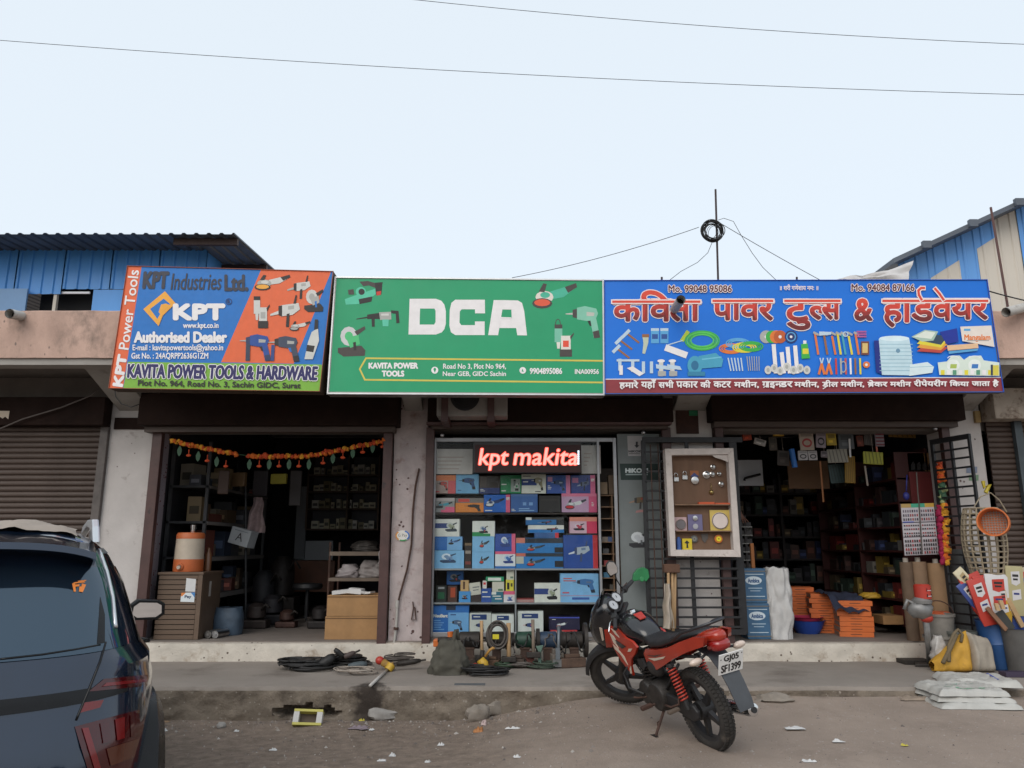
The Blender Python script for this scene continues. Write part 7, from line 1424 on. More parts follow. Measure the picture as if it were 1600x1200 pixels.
ocm = M('orange_carton', (.60, .14, .03), .6, var=.12, scale=6); ocs = M('orange_carton_side', (.25, .16, .12), .8, var=.15)
ox = P(1340, 980, 9.9).x
for k, (dx, dy, n, w_) in enumerate(((.0, 0, 7, .40), (-.20, .42, 8, .36), (-.36, .80, 9, .34))):
    for i in range(n):
        m = Matrix.Translation((ox+dx+rnd.uniform(-.012, .012), 10.02+dy, FL+.003+i*.062)) @ Matrix.Rotation(R(-12+rnd.uniform(-3, 3)), 4, 'Z'); t_ = thing('flat_carton', 'flat orange carton, %s from the floor, in the stack %s' % (ORD[i] if i else 'first', ('nearest the doorway', 'between the other two', 'deepest inside')[k]), 'carton', m.translation, ('orange cartons in the front stack', 'orange cartons in the middle stack', 'orange cartons in the rear stack')[k])
        MB().use(ocm).box(-w_/2, w_/2, -.17, .17, 0, .059, m).build('box', None, t_, bevel=.003); MB().box(-w_/2-.0015, -w_/2-.0005, -.168, .168, .006, .054, m).build('side_label', ocs, t_); MB().box(-.07, .06, -.1715, -.1705, .028, .034, m).build('print', DK, t_)
def oc(u, v):
    x = lerp(ox-.30, ox+.12, u); y = lerp(9.80, 10.5, v); return Vector((x, y, FL+.46+.05*nz(u*4, v*4)+.06*nz(u*2, v*2, 3)+(.05 if v > .4 else 0)-(.15*max(0, .25-v)/.25)))
o = MB().grid(oc, 20, 20).build('dark_cloth', M('navy_cloth', (.02, .025, .05), .9, var=.2), smooth=True, fix=False); tag(o, 'dark navy cloth thrown over the orange cartons', 'cloth')
o = sackbag((P(1362, 935, 10.3).x, 10.35, FL+.44), .25, .2, .07, 8, .3, .6).build('yellow_bundle', ink(190, 150, 50), smooth=True); tag(o, 'yellow bundle lying behind the orange cartons', 'bundle')
o = pbox3(1380, 962, 1412, 976, 10.1, .3, 'open_carton', card, 'small open cardboard tray on the hardware shop floor', 'carton')
# person at the counter, mostly hidden by the showcase and pillar
def person(base, joints, edges, rad, label):
    root = thing('person', label, 'person', base); me = bpy.data.meshes.new('body'); me.from_pydata([Vector(j) for j in joints], edges, [])
    o = bpy.data.objects.new('body', me); COL.objects.link(o); o.parent = root; sk = o.modifiers.new('skin', 'SKIN'); sk.use_smooth_shade = True
    for i, r in enumerate(rad): me.skin_vertices[0].data[i].radius = (r, r)
    me.skin_vertices[0].data[0].use_root = True; sb = o.modifiers.new('sub', 'SUBSURF'); sb.levels = 1; sb.render_levels = 2; return root, o
skn = M('brown_skin', (.19, .085, .055), .55, var=.1, scale=8); pb_ = Vector((P(1118, 860, 10.75).x, 10.75, FL)); hand = P(1158, 806, 10.45)-pb_
J = [(0, 0, .95), (0, 0, 1.15), (0, 0, 1.38), (0, 0, 1.50), (0, -.02, 1.60), (0, -.02, 1.74), (-.19, 0, 1.40), (-.24, .02, 1.12), (-.23, -.10, .90), (.19, 0, 1.40), (.25, -.05, 1.15)]
wr = hand+Vector((-.03, .02, .09)); J += [tuple(wr), tuple(hand)]; J += [(-.10, 0, .90), (-.11, .02, .48), (-.11, .0, .06), (-.11, -.15, .03), (.10, 0, .90), (.11, .02, .48), (.11, 0, .06), (.11, -.15, .03)]
E_ = [(0, 1), (1, 2), (2, 3), (3, 4), (4, 5), (2, 6), (6, 7), (7, 8), (2, 9), (9, 10), (10, 11), (11, 12), (0, 13), (13, 14), (14, 15), (15, 16), (0, 17), (17, 18), (18, 19), (19, 20)]
Rd = [.15, .14, .15, .06, .075, .085, .075, .05, .038, .075, .05, .032, .032, .095, .065, .042, .035, .095, .065, .042, .035]
for k in range(5):
    n = len(J); sp = (k-2)*.019; d = Vector((.012+sp*.5, -.02 if k else -.05, -.045+abs(sp)*.3)); J += [tuple(hand+Vector((sp, -.005, -.028))), tuple(hand+Vector((sp, -.005, -.028))+d), tuple(hand+Vector((sp, -.005, -.028))+d*1.7+Vector((0, .02, 0)))]; E_ += [(12, n), (n, n+1), (n+1, n+2)]; Rd += [.010, .009, .008]
pr_, bo = person(pb_, J, E_, Rd, 'person in dark clothes reaching out an arm behind the white showcase'); bo.data.materials.append(skn)
drk = M('dark_clothes', (.02, .022, .03), .9, var=.2)
mb = MB().loft([[pb_+Vector((rx*math.cos(i*.3927), ry*math.sin(i*.3927), z)) for i in range(16)] for rx, ry, z in ((.21, .15, .80), (.20, .14, 1.0), (.205, .145, 1.2), (.23, .14, 1.38), (.16, .11, 1.47), (.08, .08, 1.50))]); mb.build('shirt', drk, pr_, smooth=True)
for s_ in (-1, 1): MB().tube([pb_+Vector((.10*s_, 0, .93)), pb_+Vector((.11*s_, .02, .48)), pb_+Vector((.11*s_, 0, .08))], [.125, .095, .085], 12).build('trouser_leg', drk, pr_, smooth=True)
MB().tube([pb_+Vector((.17, 0, 1.40)), pb_+Vector((.225, -.02, 1.27)), pb_+Vector((.25, -.05, 1.16))], [.095, .085, .075], 12).build('sleeve', drk, pr_, smooth=True); MB().tube([pb_+Vector((-.17, 0, 1.40)), pb_+Vector((-.23, 0, 1.25)), pb_+Vector((-.24, .02, 1.14))], [.095, .085, .075], 12).build('sleeve', drk, pr_, smooth=True)
MB().ball(pb_+Vector((0, .01, 1.72)), (.098, .108, .10), 14, 9).build('hair', M('black_hair', (.012, .010, .010), .6), pr_, smooth=True)
for s_ in (-1, 1): MB().ball(pb_+Vector((.034*s_, -.098, 1.70)), .012, 8, 6).build('eye', M('eye_white', (.6, .6, .58), .3), pr_, smooth=True); MB().ball(pb_+Vector((.092*s_, -.01, 1.68)), (.012, .022, .03), 8, 6).build('ear', skn, pr_, smooth=True)
MB().ball(pb_+Vector((0, -.112, 1.665)), (.016, .024, .028), 8, 6).build('nose', skn, pr_, smooth=True); MB().ball(pb_+Vector((0, -.092, 1.62)), (.028, .012, .007), 8, 6).build('mouth', M('lip_brown', (.16, .05, .04), .5), pr_, smooth=True)
# ================================================================== GOODS BY THE FAR PILLAR
Zb = lambda x, y: (1380+x*.2333, 840+y*.2333)
def gq(x, y, z=AP): return G(*Zb(x, y), z)
def frontY(y): return G(1500, 840+y*.2333, AP).y
# open grille gate swung out
hA = Vector((P(1471, 850, YF-.1).x, YF-.12, 0)); hB = Vector((5.36, 8.82, 0)); gz1 = P(1468, 690, YF-.12).z; gz0 = FL+.1; dv = (hB-hA)
sg_ = thing('grille_gate', 'black iron grille gate swung open in front of the end pillar', 'gate', (hA.x, hA.y, gz0))
def gbar(t0, t1, z0, z1, th, nm):
    a, b_ = hA+dv*t0, hA+dv*t1; n = Vector((-dv.y, dv.x, 0)).normalized()*th/2
    MB().prism([a-n+Vector((0, 0, z0)), b_-n+Vector((0, 0, z0)), b_+n+Vector((0, 0, z0)), a+n+Vector((0, 0, z0))], (0, 0, z1-z0)).build(nm, black, sg_)
for t0, t1 in ((0, .07), (.50, .55), (.95, 1)): gbar(t0, t1, gz0, gz1-.041, .03, 'upright_bar')
gbar(0, 1, gz1-.04, gz1+.02, .035, 'top_rail')
for i in range(19): z = gz1-.15-i*.112; gbar(.071, .499, z, z+.022, .02, 'cross_bar'); gbar(.551, .949, z, z+.022, .02, 'cross_bar')
# papers on the pillar behind it
p = Print(YF-.008); p.rect(1510, 729, 1527, 739, ink(120, 130, 150)); p.rect(1514, 742, 1529, 751, ink(110, 140, 110)); p.build('notice_paper', bld)
MB().box(X(1519, 640), X(1527, 640), YF-.05, YF-.006, P(0, 661, YF).z, P(0, 643, YF).z).build('switch_box', ink(150, 125, 80), bld)
# marigold strands and card display on the door edge
sm = thing('flower_strand', 'hanging marigold strand in orange, green and yellow by the gate', 'garland', P(1478, 800, YF-.16)); YG2 = YF-.17
gn = M('pale_green_flower', (.30, .34, .16), .8, var=.3, scale=30); mg = M('magenta_flower', (.32, .01, .06), .8, var=.3, scale=30)
for a, b_, cols in (((1467, 722), (1471, 755), [FO[0], FO[1]]), ((1471, 757), (1473, 786), [gn, leafm, gn]), ((1474, 790), (1481, 880), [FO[2], FO[0], FO[2]])):
    o = flowers(MB(), [P(*a, YG2), P(*b_, YG2)], .022, .042, cols, rnd, .016).build('flower_string', None, sm, smooth=True); o['kind'] = 'stuff'
sm2 = thing('flower_strand', 'short magenta flower strand beside the marigold one', 'garland', P(1469, 830, YF-.16)); o = flowers(MB(), [P(1467, 792, YG2+.02), P(1473, 880, YG2+.02)], .022, .035, [mg], rnd, .014).build('flower_string', None, sm2, smooth=True); o['kind'] = 'stuff'
YD = YF-.10; cdm = M('card_white', (.52, .49, .52), .6, var=.06); q4 = [(1407.5, 787.5), (1459, 786), (1467, 866), (1414, 868)]
cd_ = thing('card_display', 'white display card with rows of tiny fittings hung at the doorway', 'display card', P(1436, 867, YD)); MB().prism([P(*q, YD) for q in q4], (0, .01, 0)).build('card', cdm, cd_)
p = Print(YD-.001)
def bil(u, v): return tuple((1-v)*((1-u)*q4[0][i]+u*q4[1][i])+v*((1-u)*q4[3][i]+u*q4[2][i]) for i in (0, 1))
def cq(u0, v0, u1, v1, m): p.poly([bil(u0, v0), bil(u1, v0), bil(u1, v1), bil(u0, v1)], m)
cq(0, 0, .3, .075, ink(180, 150, 90)); cq(.3, 0, .72, .075, ink(70, 160, 130)); cq(.72, 0, 1, .075, ink(200, 160, 70)); cq(0, .355, 1, .372, ink(60, 50, 60)); cq(.02, .345, .35, .36, ink(60, 90, 190)); cq(0, .64, 1, .655, ink(90, 80, 90))
for r_, v in enumerate((.12, .20, .28, .41, .48, .56, .61, .70, .78, .86, .93)):
    for k in range(14):
        if k == 7: continue
        u = .04+k*.068; c = rnd.choice([(60, 56, 66), (110, 100, 110), (150, 70, 70), (90, 90, 110)] if r_ < 3 else [(40, 36, 42), (60, 50, 54), (150, 50, 50)]); cq(u, v, u+.042, v+(.05 if r_ < 3 or r_ > 6 else .028), ink(*c))
p.build('fittings', cd_); MB().tube([P(1432, 738, YD), P(1434, 770, YD), P(1436, 788, YD-.004), P(1441, 866, YD-.012)], .008, 6).build('cord', MATS['grey_cable'], cd_)
o = MB().tube([P(1417, 742, YD+.05), P(1416, 768, YD+.05)], .008, 6).ball(P(1416, 775, YD+.05), (.04, .03, .05), 8, 6).build('blue_tassel', ink(40, 44, 120), smooth=True); tag(o, 'blue tassel hanging above the white display card', 'tassel')
# orange sieve ring and cane basket hanging on the gate
c = P(1553, 816, 8.42); ax = Vector((-.62, -.75, .05)).normalized(); sv = thing('orange_sieve', 'round orange plastic sieve hung on the open gate', 'sieve', c-Vector((0, 0, .2)))
MB().lathe([(.135, -.08), (.148, -.07), (.148, .07), (.155, .08), (.143, .08), (.138, .06), (.130, -.07)], c, ax, 32).build('rim', orangep, sv, smooth=40)
x_, y_ = MB().frame(ax)
for k in range(-4, 5):
    h_ = math.sqrt(max(0, .13**2-(k*.027)**2))
    for u_, v_ in ((x_, y_), (y_, x_)): MB().tube([c-ax*.06+u_*k*.027-v_*h_, c-ax*.06+u_*k*.027+v_*h_], .0045, 4).build('mesh_wire', cordw, sv)
bk = thing('cane_basket', 'woven cane basket hanging behind the orange sieve', 'basket', P(1540, 893, 8.75)); canem = M('cane', (.30, .245, .17), .8, var=.2, scale=20)
cc = P(1538, 845, 8.78)
for i in range(13): t = i/12; r_ = .17+.05*math.sin(t*3.14); MB().ring(cc+Vector((0, 0, -.36+t*.72)), (0, 0, 1), r_, .009, 22, 5).build('hoop', canem, bk)
for i in range(16): a = i*.3927; MB().tube([cc+Vector(((.17+.05*math.sin(t/6*3.14))*math.cos(a), (.17+.05*math.sin(t/6*3.14))*math.sin(a), -.36+t*.12)) for t in range(7)], .010, 5).build('stave', canem, bk)
MB().tube([P(*q, 8.7) for q in ((1522, 792), (1532, 776), (1548, 770), (1562, 782), (1573, 800))], .007, 5).build('handle', canem, bk)
o = MB().tube([P(1536, 752, 8.9), P(1538, 762, 8.88), P(1546, 757, 8.88), P(1540, 770, 8.88)], .022, 6).build('yellow_ribbon', ink(180, 160, 30)); tag(o, 'knotted yellow ribbon tied to the open gate', 'ribbon')
# rolls standing against the doorway
def roll(x0, y0, x1, y1, Y, mat, label, name='material_roll', cat='roll', core=True):
    a, b_ = P(*Zb(x0, (y0+y1)/2), Y).x, P(*Zb(x1, (y0+y1)/2), Y).x; zt = P(*Zb(x0, y0), Y).z; zb = FL+.004; r_ = (b_-a)/2; t_ = thing(name, label, cat, ((a+b_)/2, Y+r_, zb))
    MB().lathe([(r_, 0), (r_, zt-zb), (r_*.45, zt-zb), (r_*.42, zt-zb-.03)], ((a+b_)/2, Y+r_, zb), n=22).build('roll', mat, t_, smooth=40)
    if core: MB().lathe([(.03, 0), (.03, .07), (.022, .07), (.022, .01)], ((a+b_)/2, Y+r_, zt-.02), n=12).build('core_tube', M('paper_core', (.45, .40, .34), .8), t_)
br1 = M('brown_wrap', (.13, .085, .055), .8, var=.2, scale=6); br2 = M('tan_wrap', (.22, .14, .085), .8, var=.15, scale=6, stain=(.12, .07, .045), sscale=4, samt=.3)
roll(155, 165, 235, 640, 9.44, br1, 'dark brown wrapped roll next to the doorway'); roll(232, 162, 335, 640, 9.42, br2, 'tan wrapped roll with a pale core in the middle'); roll(345, 172, 478, 640, 9.40, M('card_roll', (.28, .17, .09), .8, var=.15), 'wide cardboard coloured roll beside the grey pipe'); roll(500, 78, 680, 640, 9.36, M('grey_felt_roll', (.085, .088, .09), .85, var=.12, scale=8), 'thick dark grey roll behind the red packets', core=False)
# breaker machine on its stand
yb = 8.72; mst = thing('breaker_machine', 'red headed breaker drill on a grey upright stand', 'drill stand', gq(300, 860)); gcast = M('grey_cast_metal', (.24, .235, .23), .5, .4, var=.2, scale=9)
f_ = lambda x, y, Y=yb: P(*Zb(x, y), Y)
a, b_ = f_(218, 312), f_(308, 415); MB().lathe([(.055, 0), (.085, .01), (.088, (a.z-b_.z)*.9), (.07, a.z-b_.z)], ((a.x+b_.x)/2, yb, b_.z), n=18).build('motor_head', M('tool_red', (.42, .04, .025), .4, var=.15, scale=8), mst, smooth=40)
p = Print(fn=lambda u, v, l: Vector(((a.x+b_.x)/2+u, yb-math.sqrt(max(0, .089**2-u*u))-.001-l, b_.z+v)))
for v in (.03, .09): p.rect(.0, v, .07, v+.035, DK); p.rect(.01, v+.008, .06, v+.014, W_)
p.build('label_print', mst)
MB().lathe([(.10, 0), (.105, .03), (.06, .07)], (f_(258, 430).x, yb, f_(258, 440).z), n=18).build('collar', gcast, mst, smooth=40); MB().ball(f_(250, 480), (.13, .09, .11), 14, 9, jit=.15, seed=2).build('gear_case', gcast, mst, smooth=True); MB().tube([f_(255, 470), f_(200, 440), f_(160, 420), f_(140, 480)], .02, 8).build('side_handle', gcast, mst, smooth=True)
MB().cyl(f_(290, 490), f_(286, 545), .06, .045, n=14).build('chuck', steel, mst, smooth=40); MB().ball(f_(290, 540), (.07, .06, .05), 12, 8).build('guard', M('tool_red', (.4, .04, .02)), mst, smooth=True)
fb = G(*Zb(318, 862), AP); MB().tube([f_(288, 560), Vector((fb.x, fb.y, AP+.02))], [.03, .036], 10).build('stand_shaft', gcast, mst, smooth=True); MB().prism([Vector((fb.x+x, fb.y+y, AP+.001)) for x, y in ((-.20, -.05), (.04, -.12), (.22, -.08), (.10, .12), (-.1, .14))], (0, 0, .035)).build('stand_base', gunm, mst, bevel=.006)
o = MB().box(*(lambda q: (q.x-.17, q.x+.15, q.y-.09, q.y+.12))(gq(220, 845)), AP+.002, AP+.05).build('iron_plate', gunm, bevel=.006); tag(o, 'oily iron plate lying by the drill stand', 'plate')
o = MB().lathe([(.135, 0), (.14, .05), (.14, .56), (.11, .58)], (gq(305, 820).x, 9.20, AP+.002), n=22).build('orange_roll', M('orange_netting', (.50, .10, .035), .7, var=.2, scale=20, bump=.006, bscale=40), smooth=40); tag(o, 'orange netting roll standing behind the drill stand', 'roll')
o = MB().box(gq(200, 800).x-.02, gq(200, 800).x+.03, 9.0, 9.05, AP, f_(200, 520, 9.0).z).build('timber_post', M('old_timber', (.2, .15, .11), .8, var=.2), bevel=.003); tag(o, 'thin timber strip standing against the plinth end', 'timber')
# buckets
def bucket(x, y, r0, r1, h_, mat, label, Y=None, z=AP, handle=True):
    q = gq(x, y); yy = Y or q.y+r0; t_ = thing('bucket', label, 'bucket', (q.x, yy, z)); MB().lathe([(r0, 0), (r1, h_), (r1*1.06, h_), (r1*1.06, h_-.03), (r1*1.0, h_-.03), (r1*.94, h_-.005), (r0*.9, .02)], (q.x, yy, z+.002), n=24).build('pail', mat, t_, smooth=40)
    if handle: MB().tube([(q.x+r1*1.05*math.cos(a), yy, z+h_-.01+r1*.8*math.sin(a)) for a in [R(k*15) for k in range(13)]], .007, 5).build('bail', rust, t_, smooth=True)
    return q.x, yy
bm1 = M('dirty_grey_plastic', (.20, .185, .165), .7, var=.2, scale=7, stain=(.12, .10, .08), sscale=5, samt=.3)
bxx, byy = bucket(445, 880, .13, .165, .34, bm1, 'lower dirty grey bucket of the stack'); q = thing('bucket', 'upper grey bucket nested in the stack with its handle raised', 'bucket', (bxx, byy, AP+.22)); MB().lathe([(.135, 0), (.17, .34), (.18, .34), (.18, .31), (.16, .335), (.12, .02)], (bxx, byy, AP+.24), n=24).build('pail', bm1, q, smooth=40); MB().tube([(bxx+.175*math.cos(a), byy-.02, AP+.57+.15*math.sin(a)) for a in [R(k*15) for k in range(13)]], .007, 5).build('bail', rust, q, smooth=True)
bucket(585, 890, .14, .17, .40, M('green_grey_plastic', (.10, .105, .095), .7, var=.2, scale=6), 'greenish grey bucket behind the yellow bag', handle=False)
# blue drum and grey bin, packets standing in them
dm = M('blue_drum_plastic', (.025, .085, .24), .45, var=.15, scale=6, stain=(.04, .09, .18), sscale=5, samt=.2); q = gq(790, 895); dq = Vector((q.x+.10, q.y+.12, AP)); dr = thing('plastic_drum', 'blue plastic drum with faded white lettering', 'drum', dq); lean = Matrix.Translation(dq) @ Matrix.Rotation(R(-7), 4, 'Y')
MB().lathe([(.15, 0), (.165, .02), (.17, .25), (.178, .27), (.17, .29), (.165, .50), (.17, .52), (.16, .525), (.14, .06)], (0, 0, .018), n=28).build('drum_wall', dm, dr, smooth=40, mtx=lean)
p = Print(fn=lambda u, v, l: lean @ Vector((.172*math.sin(u*2), -.172*math.cos(u*2)-.002-l, .30-v)))
rl = random.Random(8)
for i in range(2):                                       # faded, unreadable brush lettering
    for k in range(8): u = -.10+k*.065; p.line([(u, i*.06+rl.uniform(0, .01)), (u+rl.uniform(-.01, .04), i*.06+.02), (u+rl.uniform(0, .03), i*.06+.042)], .009, ink(160, 175, 195))
p.rect(-.05, .13, .35, .142, ink(140, 155, 180)); p.build('lettering', dr)
bq = gq(905, 925); bn = M('grey_bin_plastic', (.095, .09, .085), .7, var=.2, scale=5, stain=(.15, .13, .11), sscale=4, samt=.3); o = MB().lathe([(.19, 0), (.215, .46), (.225, .46), (.205, .455), (.18, .02)], (bq.x+.22, bq.y+.16, AP+.002), n=28).build('grey_bin', bn, smooth=40); tag(o, 'large grey bin full of timber offcuts at the end of the row', 'bin')
pkr = M('packet_red', (.46, .045, .03), .35, var=.1, scale=9); pkw = M('packet_white', (.58, .56, .56), .4); pkb = M('packet_blue', (.04, .07, .25), .4)
bxp = thing('goods_tub', 'dark tub holding the upright red and white packets', 'tub', (gq(640, 700).x, 9.0, AP)); MB().box(gq(560, 700).x, gq(760, 700).x, 8.70, 9.0, AP+.002, f_(600, 590, 8.72).z).build('tub', M('dark_tub', (.05, .05, .052), .7, var=.2), bxp, bevel=.02)
pk = [((545, 250), 170, 230, -22, 'leaning red and white packet with black print', pkr, pkw), ((650, 250), 200, 250, -8, 'broad red packet with white label in the middle of the tub', pkr, pkw), ((735, 245), 180, 250, 2, 'red topped white packet with a blue band', pkw, pkr), ((500, 300), 200, 70, -35, 'long striped packet poking out sideways', pkb, pkw), ((800, 250), 140, 110, 6, 'narrow red and yellow packet', pkr, ink(210, 180, 70)), ((850, 190), 200, 90, 3, 'clear yellowish packet sticking up tallest', ink(170, 160, 120), pkw), ((905, 200), 190, 80, -4, 'pale packet with red printing by the end', ink(180, 165, 140), pkr), ((920, 260), 230, 70, 14, 'blue packet leaning over the bin', pkb, pkr), ((590, 275), 190, 90, -14, 'red packet with a white band tucked behind the leaning one', pkr, pkw), ((700, 262), 180, 84, -4, 'white packet with red panels between the broad red one and yellow stick', pkw, pkr), ((965, 235), 220, 90, 8, 'broad red packet at the far end of the row', pkr, pkw), ((765, 330), 150, 60, -3, 'yellow stick of packets', ink(190, 150, 50), pkw), ((470, 215), 190, 55, -38, 'pale wooden handle poking out farthest', ink(200, 190, 160), ink(170, 150, 110))]
for i, ((x, y), h_, w_, rot, lb_, m1, m2) in enumerate(pk):
    w_ = w_*.5 if w_ > 120 else w_
    c = f_(x+20, y, 8.68-.03*(i % 3)); k = .2333*8.68/FPX; mt_ = Matrix.Translation(c) @ Matrix.Rotation(R(rot), 4, 'Y'); t_ = thing('upright_packet', lb_, 'packet', c-Vector((0, 0, h_*1.5*k)))
    W2, H2 = w_*k*.62, h_*1.55*k
    MB().loft([[mt_ @ Vector((W2*xx*(1 if zz > -H2*.95 else .8), yy*(.25 if j in (0, 4) else 1), zz)) for xx, yy in ((-1, -.012), (-.5, -.022), (.5, -.022), (1, -.012), (1, .012), (-1, .012))] for j, zz in enumerate((-H2, -H2*.8, -H2*.4, -.03, 0))]).build('pack', m1, t_, smooth=40)
    p = Print(fn=lambda u, v, l: mt_ @ Vector((u*W2, -.0235-l, -v*H2))); p.poly([(-.5, .12), (.5, .10), (.5, .34), (0, .40), (-.5, .36)], m2); p.poly([(-.5, .50), (.5, .46), (.5, .66), (-.5, .70)], m2); p.rect(-.35, .17, .35, .22, DK); p.rect(-.3, .25, .25, .29, DK); p.rect(-.35, .54, .3, .58, ink(40, 50, 110)); p.build('print', t_)
for i, (x0, y0, x1, y1, w_, mt, lb_) in enumerate(((835, 405, 940, 600, .05, M('new_pine', (.40, .26, .13), .7, var=.15, scale=8), 'pale pine board leaning in the grey bin'), (775, 500, 860, 620, .11, M('dark_board', (.035, .036, .032), .7), 'dark board leaning in front of the pine one'), (700, 470, 830, 620, .045, M('red_brown_board', (.22, .11, .06), .7), 'red-brown batten slanting from the packets'), (790, 420, 810, 480, .04, MATS['new_pine'], 'short pine peg beside the yellow packet'), (760, 440, 775, 490, .04, MATS['new_pine'], 'second short pine peg by the packets'))):
    a, b_ = f_(x0, y0, 8.60-.03*i), f_(x1, y1, 8.57-.03*i); d = (b_-a); m = Vector((0, 1, 0)).cross(d).normalized()*w_/2; o = MB().prism([a-m, a+m, b_+m, b_-m], (0, .03, 0)).build('timber_offcut', mt, bevel=.003); tag(o, lb_, 'timber')
# yellow and white shopping bag
q = gq(530, 912); by = q.y+.16; yl = M('yellow_woven_bag', (.50, .27, .03), .7, var=.2, scale=9, bump=.003, bscale=30, stain=(.32, .17, .04), sscale=5, samt=.3); pw = M('grey_woven_bag', (.32, .28, .23), .8, var=.2, scale=8, bump=.003, bscale=30)
bg_ = thing('shopping_bag', 'slumped yellow and grey woven bag with handles', 'bag', (q.x, by, AP)); x0, x1, x2 = gq(345, 900).x, gq(600, 900).x, gq(745, 900).x
def bagf(xa, xb, zt0, zt1):
    def f(u, v):
        s_ = math.sin(v*6.28319); c_ = math.cos(v*6.28319); z = (.5-.5*c_); top = lerp(zt0, zt1, u)+.02*nz(u*5, 3); dep = .17*(1-.55*z)*(1+.25*nz(u*4, v*6)); e = min(1, 5*min(u, 1-u)+.35)
        return Vector((lerp(xa, xb, u)+.02*nz(v*5, u*3), by+dep*math.copysign(abs(s_)**.6, s_)*e, AP+.004+top*z))
    return f
MB().grid(bagf(x0, x1, .10, .42), 24, 28).build('yellow_half', yl, bg_, smooth=True, fix=False); MB().grid(bagf(x1-.01, x2, .41, .33), 18, 28).build('grey_half', pw, bg_, smooth=True, fix=False)
ho_ = [f_(440, 830, by-.19), f_(440, 720, by-.1), f_(475, 640, by-.08), f_(500, 615, by-.06), f_(530, 650, by-.06), f_(520, 700, by-.08)]; MB().tube(ho_, [.02, .02, .016, .016, .016, .016], 6).build('handle', M('olive_strap', (.16, .12, .07), .9, var=.2), bg_, smooth=True)
MB().tube([f_(400, 840, by-.185), f_(450, 740, by-.125), f_(490, 650, by-.08)], .022, 6).build('strap', MATS['olive_strap'], bg_, smooth=True); o = sackbag((f_(410, 800).x, by+.12, AP+.1), .16, .14, .26, 4, .3, .5).build('clear_bag', M('clear_plastic', (.4, .38, .36), .35, var=.2, scale=20), smooth=True); tag(o, 'crumpled clear plastic bag behind the yellow bag', 'bag')
# folded sacks piled on the road edge
wsk = M('white_plastic_sack', (.44, .43, .40), .5, var=.1, scale=9, stain=(.34, .30, .25), sscale=6, samt=.25, bump=.002, bscale=60); GNi = ink(110, 165, 130); o_ = ink(205, 80, 40)
def fsack(c, w_, d_, h_, rot, seed, label, pr=None):
    mt_ = Matrix.Translation(c) @ Matrix.Rotation(R(rot), 4, 'Z')
    def top(u, v):
        e = min(u, 1-u, v, 1-v); q = min(1, e*14)**.6
        return mt_ @ Vector(((u-.5)*w_+.03*nz(v*3, seed)*(1 if .1 < u < .9 else 1.6), (v-.5)*d_+.03*nz(u*3, seed+2), h_*q*(.75+.2*nz(u*2.5+seed, v*2.5))+.016*q*nz(u*9+seed, v*7)+.010*q*abs(nz(u*16, v*14+seed))))
    mb = MB().grid(top, 44, 40).grid(lambda u, v: mt_ @ Vector(((u-.5)*w_*.99+.03*nz(v*3, seed), (v-.5)*d_*.99+.03*nz(u*3, seed+2), -.002)), 10, 10)
    o = mb.build('folded_sack', wsk, smooth=50, fix=False); tag(o, label, 'sack')
    if pr: p = Print(fn=lambda u, v, l: top(u, v)+Vector((0, -.001, .003+l))); pr(p); p.build('print', o)
def prn(p):
    p.ann(.24, .26, .06, .05, .014, GNi); p.ann(.76, .26, .05, .04, .014, GNi)
    for k in range(9): p.line([(.30+k*.045, .14), (.325+k*.045, .145)], .03, GNi)
    for k in range(6): p.line([(.30+k*.07, .50+.05*(k % 2)), (.35+k*.07, .62), (.40+k*.06, .56)], .010, ink(130, 175, 155))
def pro(p): p.rect(.74, .05, .97, .95, o_); p.line([(.72, .2), (.76, .9)], .03, ink(70, 90, 170))
gs_ = lambda x, y, z: G(*Zb(x, y), z)
q = gs_(790, 1030, AP); fsack(Vector((q.x+.02, YK+.18, AP+.01)), .66, .52, .07, -14, 3, 'white sack with an orange end lying on the pavement edge', pro)
z_ = gh(4.3, 7.45); q = gs_(675, 1150, z_); c = Vector((q.x, q.y+.27, z_))
fsack(c, .72, .56, .06, -3, 9, 'lowest folded white sack of the pile on the road edge'); fsack(c+Vector((.0, .03, .048)), .68, .52, .06, -6, 14, 'middle folded white sack of the pile on the road edge'); fsack(c+Vector((-.02, .04, .096)), .64, .50, .075, -2, 21, 'topmost white sack of the pile with faint green print', prn)
o = MB().box(*(lambda q: (q.x-.11, q.x+.13, q.y-.03, q.y+.1))(gq(885, 935)), AP+.003, AP+.05).build('printed_box', ink(60, 50, 70), bevel=.003); tag(o, 'flat dark printed box beside the grey bin', 'box')
# handles and rag leaning on the gate
hs = thing('tool_bundle', 'bundle of wooden handled tools with a rag leaning on the gate', 'tools', Vector((P(1052, 985, 9.2).x, 9.2, FL-.02)))
for i, (a, b_) in enumerate((((1044, 886), (1046, 984)), ((1050, 888), (1052, 986)), ((1055, 886), (1054, 982)))): MB().tube([P(*a, 9.22+.03*i), P(*b_, 9.18)], .018, 8).build('handle', wood, hs, smooth=True)
MB().cbox(P(1049, 888, 9.24), (.19, .09, .10)).build('block_head', M('rusty_brown', (.10, .05, .03), .8, var=.3), hs, bevel=.01)
hangcloth(P(1042, 912, 9.14), .15, .50, 'dirty cream rag hung over the wooden handles', M('cream_rag', (.46, .40, .33), .9, var=.15, scale=9), 4); 
